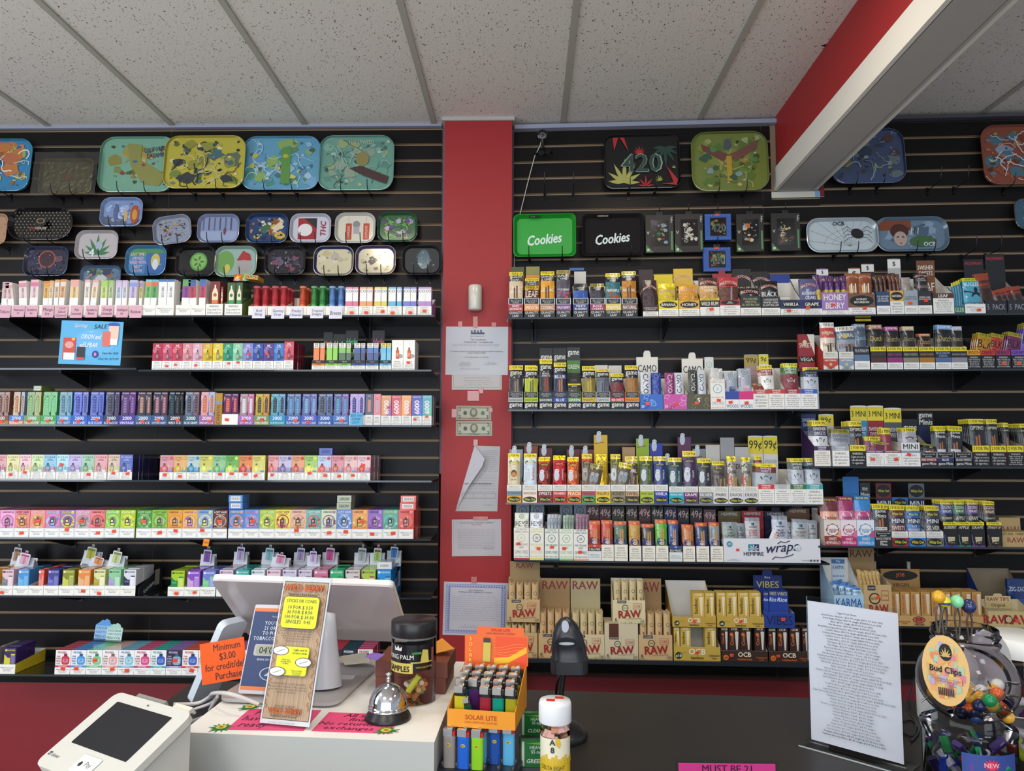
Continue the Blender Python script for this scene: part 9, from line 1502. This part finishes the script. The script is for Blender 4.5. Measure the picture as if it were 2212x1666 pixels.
# ---- cigar price sheet
BL,U,V = stand_quad((1751,1603),(1957,1660),(1742,1288),CT+.004); Mx = frame(BL,U,V); W = U.length; H = (V-U.normalized()*V.dot(U.normalized())).length; g = M(); g.box(0,W,.001,.0025,0,H,'#fff','clear'); g.box(0,W,-.002,-.001,0,H,'#fff','clear'); g.box(-.012,W+.012,-.03,.045,-.004,-.0012,'#c4c8c8','clear'); g.box(-.012,W+.012,-.0312,-.0302,-.004,-.0012,'#a8aca8','plastic'); o = put(g.build('acrylic_sign',label='large acrylic stand with a printed cigar price sheet, right foreground',cat='sign'),Mx)
m = M(); m.box(.002,W-.003,-.0006,.0003,.006,H*.97,'#dddbe2','matte'); F = Face((.002,-.0007,.006),(1,0,0),(0,0,1),W-.005,H*.965); w,h = F.w,F.h; m.txt(F,'Cigar Price Sheet',w*.45,h*.925,h*.018,'#444',None,.0)
ct = '''Acid Kuba Grande- $16.99 single $151.90 box (10)|Acid Kuba Kuba- $13.99 single $268.56 box (24)|BS2- $9.99 single $239.70 box (30)|The Banker- $10.99 single $175.60 (20)|Bold Nicaragua Robusto- $15.99 single $127.90 box (10)|Cohiba Blue- $15.99 single $255.80 box (20)|Cohiba Nicaragua- $24.99 single $319.84 box (16)|Cohiba Toro- $21.99 single $430.75 box (25)|Crazy Alice- $11.99 single $95.90 box (10)|Disciple- $13.99 single $233.80 box (20)|The Edge- $10.99 single $175.80 box (20)|Factory Smokes Maduro Gordito- $6.99 single|Factory Smoked Maduro Toro- $5.99 single|Fat Bottom Betty- $13.99 single $111.90 box (10)|Fat Bottom Betty Gordito- $15.99 single $127.90 box (10)|Fat Bottom Betty Toro- $14.99 single $119.90 box (10)|Fifteenth Anniversary- $11.99 single 191.80 box (20)|Fifty- $21.99 single 175.90 box (10)|Grand Reserve- $15.99 single $127.90 box (10)|Gener- $6.99 single Java Latte- $14.99 single $287.76 box (24)|Java Maduro 58- $15.99 single $306.96 box (24)|Java Maduro Robusto- $14.99 single $287.76 (24)|LB1- $9.99 single $159.80 box (20)|Leather Rose- $12.99 single $249.36 box (24)|Liberation- $11.99 single $191.80 box (20)|Liga Privada No9- $39.99 single $767.76 box (24)|Cigar Price Sheet Montecristo White- $17.99 single $287.80 box (20)|Number 6- $11.99 single $191.80 box (20)|Olivia- $19.99 single $159.90 box (10)|Onyx- $17.99 single $287.80 box (20)|Romeo y Julieta Bully- $11.99 single $239.75 box (20)|Schizo Hemus 70x7- $9.99 single|Schizo Maduro 50x5- $7.99 single|Schizo Maduro 60x6- $8.99 single|Schizo Toro 50x6- $6.99 single|Schizo Torpedo 52x6- $7.99 single|Sixty- $19.99 single $319.80 box (20)|Sun Grown- $11.99 single $191.80 box (20)|Sweet Jane- $12.99 single $249.36 box (24)|Tatiana Chocolate- $5.99 single $119.75 box (20)|Tatiana Groovy Blue- $5.99 single $119.75 box (20)'''.split('|')
for i,l in enumerate(ct): m.txt(F,l,w*.5,h*(.9-.0205*i),h*.0145,'#3c3c44',w*.9,.008 if i < 39 else .03,stretch=1.3)
m.build('printed_sheet',o)
# ---- candy jars on the right
def jar(px,y,prof,label,name): p = aty(px,1600,y); return empty(name,(p.x,p.y,CT),label=label,cat='jar'),y/F_PX
J2,k2 = jar(2092,1.36,None,'clear straight-sided jar with a shiny blue label, under the round clip jar','candy_jar'); R2 = 86*k2; h2 = .135
M().lathe([(R2*.96,.001),(R2,.01),(R2,h2-.016),(R2*1.02,h2-.014),(R2*1.02,h2-.004),(R2*.9,h2)],'#fff','smoke',48,cap=False).build('jar_wall',J2)
m = M(); c0 = -PI/2-.05; rl = R2*1.006; cyl2(c0-.62,c0+.62,.0,h2-.03,'#34488c',rl)
for k in range(9): cyl2(c0-.6+.13*k,c0-.53+.13*k,.0,.07+.02*math.sin(k*2),('#4c88b0','#5c3c90','#3c6cc0')[k % 3],rl*1.002,3)
F = CG((0,0,0),(1,0,0),(0,0,1),rl*1.24,h2); w = F.w
m.poly(F,[(w*.48+w*.16*(1 if i % 2 else .6)*math.cos(PI*i/12),h2*.66+w*.11*(1 if i % 2 else .6)*math.sin(PI*i/12)) for i in range(24)],'#d82c48'); m.txt(F,'NEW',w*.48,h2*.66,.007,'#e8b0c0',None,.03); m.txt(F,'Lickety',w*.46,h2*.44,.017,'#d88838',w*.84,.01,res=2); m.txt(F,'Split',w*.44,h2*.27,.019,'#d88838',w*.6,.01,res=2); m.txt(F,'Glow Cutters',w*.44,h2*.13,.009,'#6c90c8',w*.8,shear=.3); m.build('holographic_label',J2)
r = random.Random(9)
for k in range(46):
    a,q_ = r.uniform(0,6.28),R2*r.uniform(.3,.84); c = Vector((q_*math.cos(a),q_*math.sin(a),r.uniform(.012,h2-.03))); col = r.choice(('#1c6c3c','#1c3c9c','#a82428','#1c8c5c','#28284c','#3c2c6c','#b8b8c0')); m = M(); pts = rrect(.016,.009,.003,2); m.ext(pts,-.014,.014,col,'gloss'); m.build('torch_lighter',loc=Vector(J2.location)+c,rot=(r.uniform(-1,1),r.uniform(-1,1),r.uniform(0,3)),label='small %s pocket gadgets jumbled in the straight-sided jar' % cname(col),cat='gadget',group='%s gadgets in the straight-sided jar' % cname(col))
zb = CT+h2+.001; J3 = empty('clip_jar',(J2.location.x+.003,J2.location.y,zb),label='round clear jar of bud clips with a tie-dye oval label',cat='jar'); RG = 95*k2; zc_ = RG*.86
hn = aty(2080,1368,1.36)[2]-zb; prof = [(RG*math.cos(t),zc_+RG*.88*math.sin(t)) for t in [(-1.2+2.1*i/16) for i in range(17)]]; rn = prof[-1][0]*.98
prof = [(prof[0][0]*.9,.0)]+prof; zt = prof[-1][1]; rn = 66*k2*.93; prof[-1] = (rn,zt); prof += [(rn,zt+.004),(rn+.003,zt+.008),(rn+.003,zt+.011),(rn,zt+.014),(rn,zt+.018),(rn+.003,zt+.021),(rn+.003,zt+.024),(rn,zt+.027),(rn,zt+.034),(rn-.003,zt+.036)]
M().lathe(prof,'#fff','smoke',48,cap=False).build('jar_wall',J3)
m = M(); q = aty(2028,1446,J3.location.y-RG*.86); LX,LY,LZ = (q.x-J3.location.x)/.8,q.y-J3.location.y,q.z-zb; F = Face((LX-.024,LY+.02,LZ-.058),(1,-.85,0),(0,.0,1),.085,.116)
m.ell(F,.0425,.058,.0405,.057,'#e0b878','gloss',32); r = random.Random(12)
for k in range(90):
    a = r.uniform(0,6.28); q_ = .86*math.sqrt(r.random()); F.k = 2+k % 9; s_ = r.uniform(.003,.007); m.rect(F,.0425+.035*q_*math.cos(a)-s_*.8,.058+.05*q_*math.sin(a)-s_,.0425+.035*q_*math.cos(a)+s_*.8,.058+.05*q_*math.sin(a)+s_,r.choice(('#d88858','#d8c060','#d07c90','#b8a0c0','#e0a068','#a8c0a0','#d89870')))
F.k = 12
m.ell(F,.044,.088,.011,.014,'#16161a'); leaf(m,Face(F.at(.034,.078,13),F.U,F.V,.02,.024),.01,.003,.016,'#d8b870'); m.txt(F,'Bud Clips',.0425,.058,.013,'#1c1c1c',.072,.04,res=2); m.txt(F,'YOUR FRIENDLY BUD TO HELP\nYOU SMOKE THAT BUD!',.0425,.042,.006,'#7c5c3c',.06); m.txt(F,'IIIIIIIII',.0425,.024,.012,'#2c2c2c',.026,.03); m.build('oval_label',J3).scale = (.8,1,1); m = M(); q = aty(2128,1428,J3.location.y+RG*.8); m.ext([(p*.6,e_) for p,e_ in [(.062*math.cos(t*PI/14),.062*math.sin(t*PI/14)) for t in range(28)]],0,.001,'#b0aaaa','matte',T=lambda p,e_,k: (q.x-J3.location.x+p*1.2,RG*.72+k,q.z-zb+e_*.9)); m.build('rear_label',J3)
r = random.Random(15); cc = [('#28a860','green'),('#e8682c','orange'),('#d8a030','amber'),('#d8d8c8','cream'),('#24305c','navy'),('#e0a838','gold')]
for k in range(54):
    a,q_ = r.uniform(0,6.28),RG*r.uniform(.1,.78); z = .012+.058*r.random()*(.4+.6*q_/RG); col,n1 = cc[k % 6]; m = M(); m.lathe([(0,-.011)]+[(.0115*math.cos(t),.011*math.sin(t)) for t in (-1.2,-.7,-.2,.3,.8,1.2)]+[(0,.011)],col,'gloss',14); dv = Vector((r.uniform(-1,1),r.uniform(-1,1),r.uniform(-.3,.6))).normalized()
    o = m.build('bud_clip',loc=Vector(J3.location)+Vector((q_*math.cos(a),q_*math.sin(a),z+.006)),label='%s headed clip loose inside the round jar' % n1,cat='clip',group='%s headed clips inside the round jar' % n1); t_ = M(); t_.tube([dv*.008,dv*.03],.0018,'#b4b0a8','steel',6); t_.build('metal_prongs',o)
for x,y,yb,col,n1,hw in ((2028,1290,1352,'#d8a020','mustard',13),(2041,1300,1356,'#d8d028','yellow and navy',11),(2067,1300,1368,'#88d8a0','mint green',13),(2093,1310,1374,'#28305c','navy',14)):
    c = aty(x,y,J3.location.y-.02 if x > 2050 else J3.location.y-.03); b = aty(x-2 if x < 2050 else x+2,yb,c.y+.01); m = M(); R_0 = hw*k2; m.lathe([(0,-R_0)]+[(R_0*math.cos(t)*(1+.0),R_0*1.05*math.sin(t)) for t in (-1.2,-.8,-.4,0,.4,.8,1.2)]+[(0,R_0*1.05)],col,'gloss',20)
    if 'navy' in n1 and 'yellow' in n1: m.lathe([(R_0*1.02,-R_0*.5),(R_0*1.02,-R_0*.1)],'#24305c','gloss',20,cap=False)
    o = m.build('bud_clip',loc=c,label='%s headed clip hooked over the rim of the round jar' % n1,cat='clip',group='clips hooked on the jar rim'); t_ = M(); v = b-c
    for s in (-.003,.003): t_.tube([Vector((s*.3,0,-R_0*.8)),v*.5+Vector((s*1.6,0,0)),v+Vector((s*.5,0,-.012))],.0017,'#b8b4ac','steel',8)
    t_.build('metal_prongs',o)
J4,k4 = jar(2222,1.5,None,'jar with a white screw lid, cut off at the right edge','lidded_jar'); hz = aty(2222,1372,1.5)[2]-CT; R4 = 74*k4
M().lathe([(R4*1.02,hz-.035),(R4*1.03,hz-.03),(R4*1.03,hz-.004),(R4*.96,hz),(0,hz)],'#e0ded8','plastic',40).build('white_lid',J4); M().lathe([(R4*.9,.001),(R4,.01),(R4,hz-.06),(R4*.94,hz-.036)],'#fff','smoke',40,cap=False).build('jar_wall',J4)
r = random.Random(19)
for k in range(14): a,q_ = r.uniform(2,4.6),R4*r.uniform(.2,.8); col = r.choice(('#5c2c6c','#3c7c3c','#1c1c20','#c8c4bc','#a8b828')); m = M(); m.tube([Vector((-.012,0,0)),Vector((.012,0,.006))],.009,col,'gloss',10); m.build('wrapped_item',loc=Vector(J4.location)+Vector((q_*math.cos(a),q_*math.sin(a),r.uniform(.02,hz-.07))),rot=(r.uniform(0,3),r.uniform(0,3),0),label='%s items inside the white-lidded jar' % cname(col),cat='item',group='%s items in the white-lidded jar' % cname(col))
p = onz(1992,1549,CT); zt = aty(1992,1447,p.y)[2]-CT; M().lathe([(.02,0),(.021,.004),(.021,zt-.004),(.019,zt),(0,zt)],'#dcdad6','plastic',32).build('white_canister',loc=(p.x+.012,p.y,CT),label='plain white canister half hidden behind the round clip jar',cat='canister')
cable([at(1990,1447,1.95),at(1975,1470,1.93),onz(1962,1530,CT+.003),onz(1978,1560,CT+.003),onz(1972,1590,CT+.003),onz(1945,1580,CT+.003)],.002,'#121214','thin black cable curling behind the price sheet')
cable([onz(1945,1560,CT+.003),onz(1970,1556,CT+.003),onz(1985,1578,CT+.003),onz(1968,1602,CT+.003)],.0022,'#18181a','black plug lead lying between the price sheet and the jars')
# pink card holder at the bottom edge
p0,p1 = aty(1466,1655,1.32),aty(1675,1662,1.32); w = (p1-p0).length; z0_ = CT+.0005; m = M(); m.box(0,w,0,.002,z0_-p0.z,.004,'#d83c8c','matte'); F = Face((0,-.0002,-.02),(1,0,0),(0,0,1),w,.03); m.txt(F,'MUST BE 21',w*.5,.016,.012,'#3c0c24',w*.6,.02,res=2); o = m.build('pink_card',loc=(p0.x,p0.y,p0.z),label='pink card in a clear holder at the bottom edge, right of the gummy jar',cat='card'); g = M(); g.box(-.006,w+.004,-.003,-.002,z0_-p0.z,.009,'#fff','clear'); g.box(-.006,w+.004,.003,.004,z0_-p0.z,.009,'#fff','clear'); g.build('clear_holder',o)
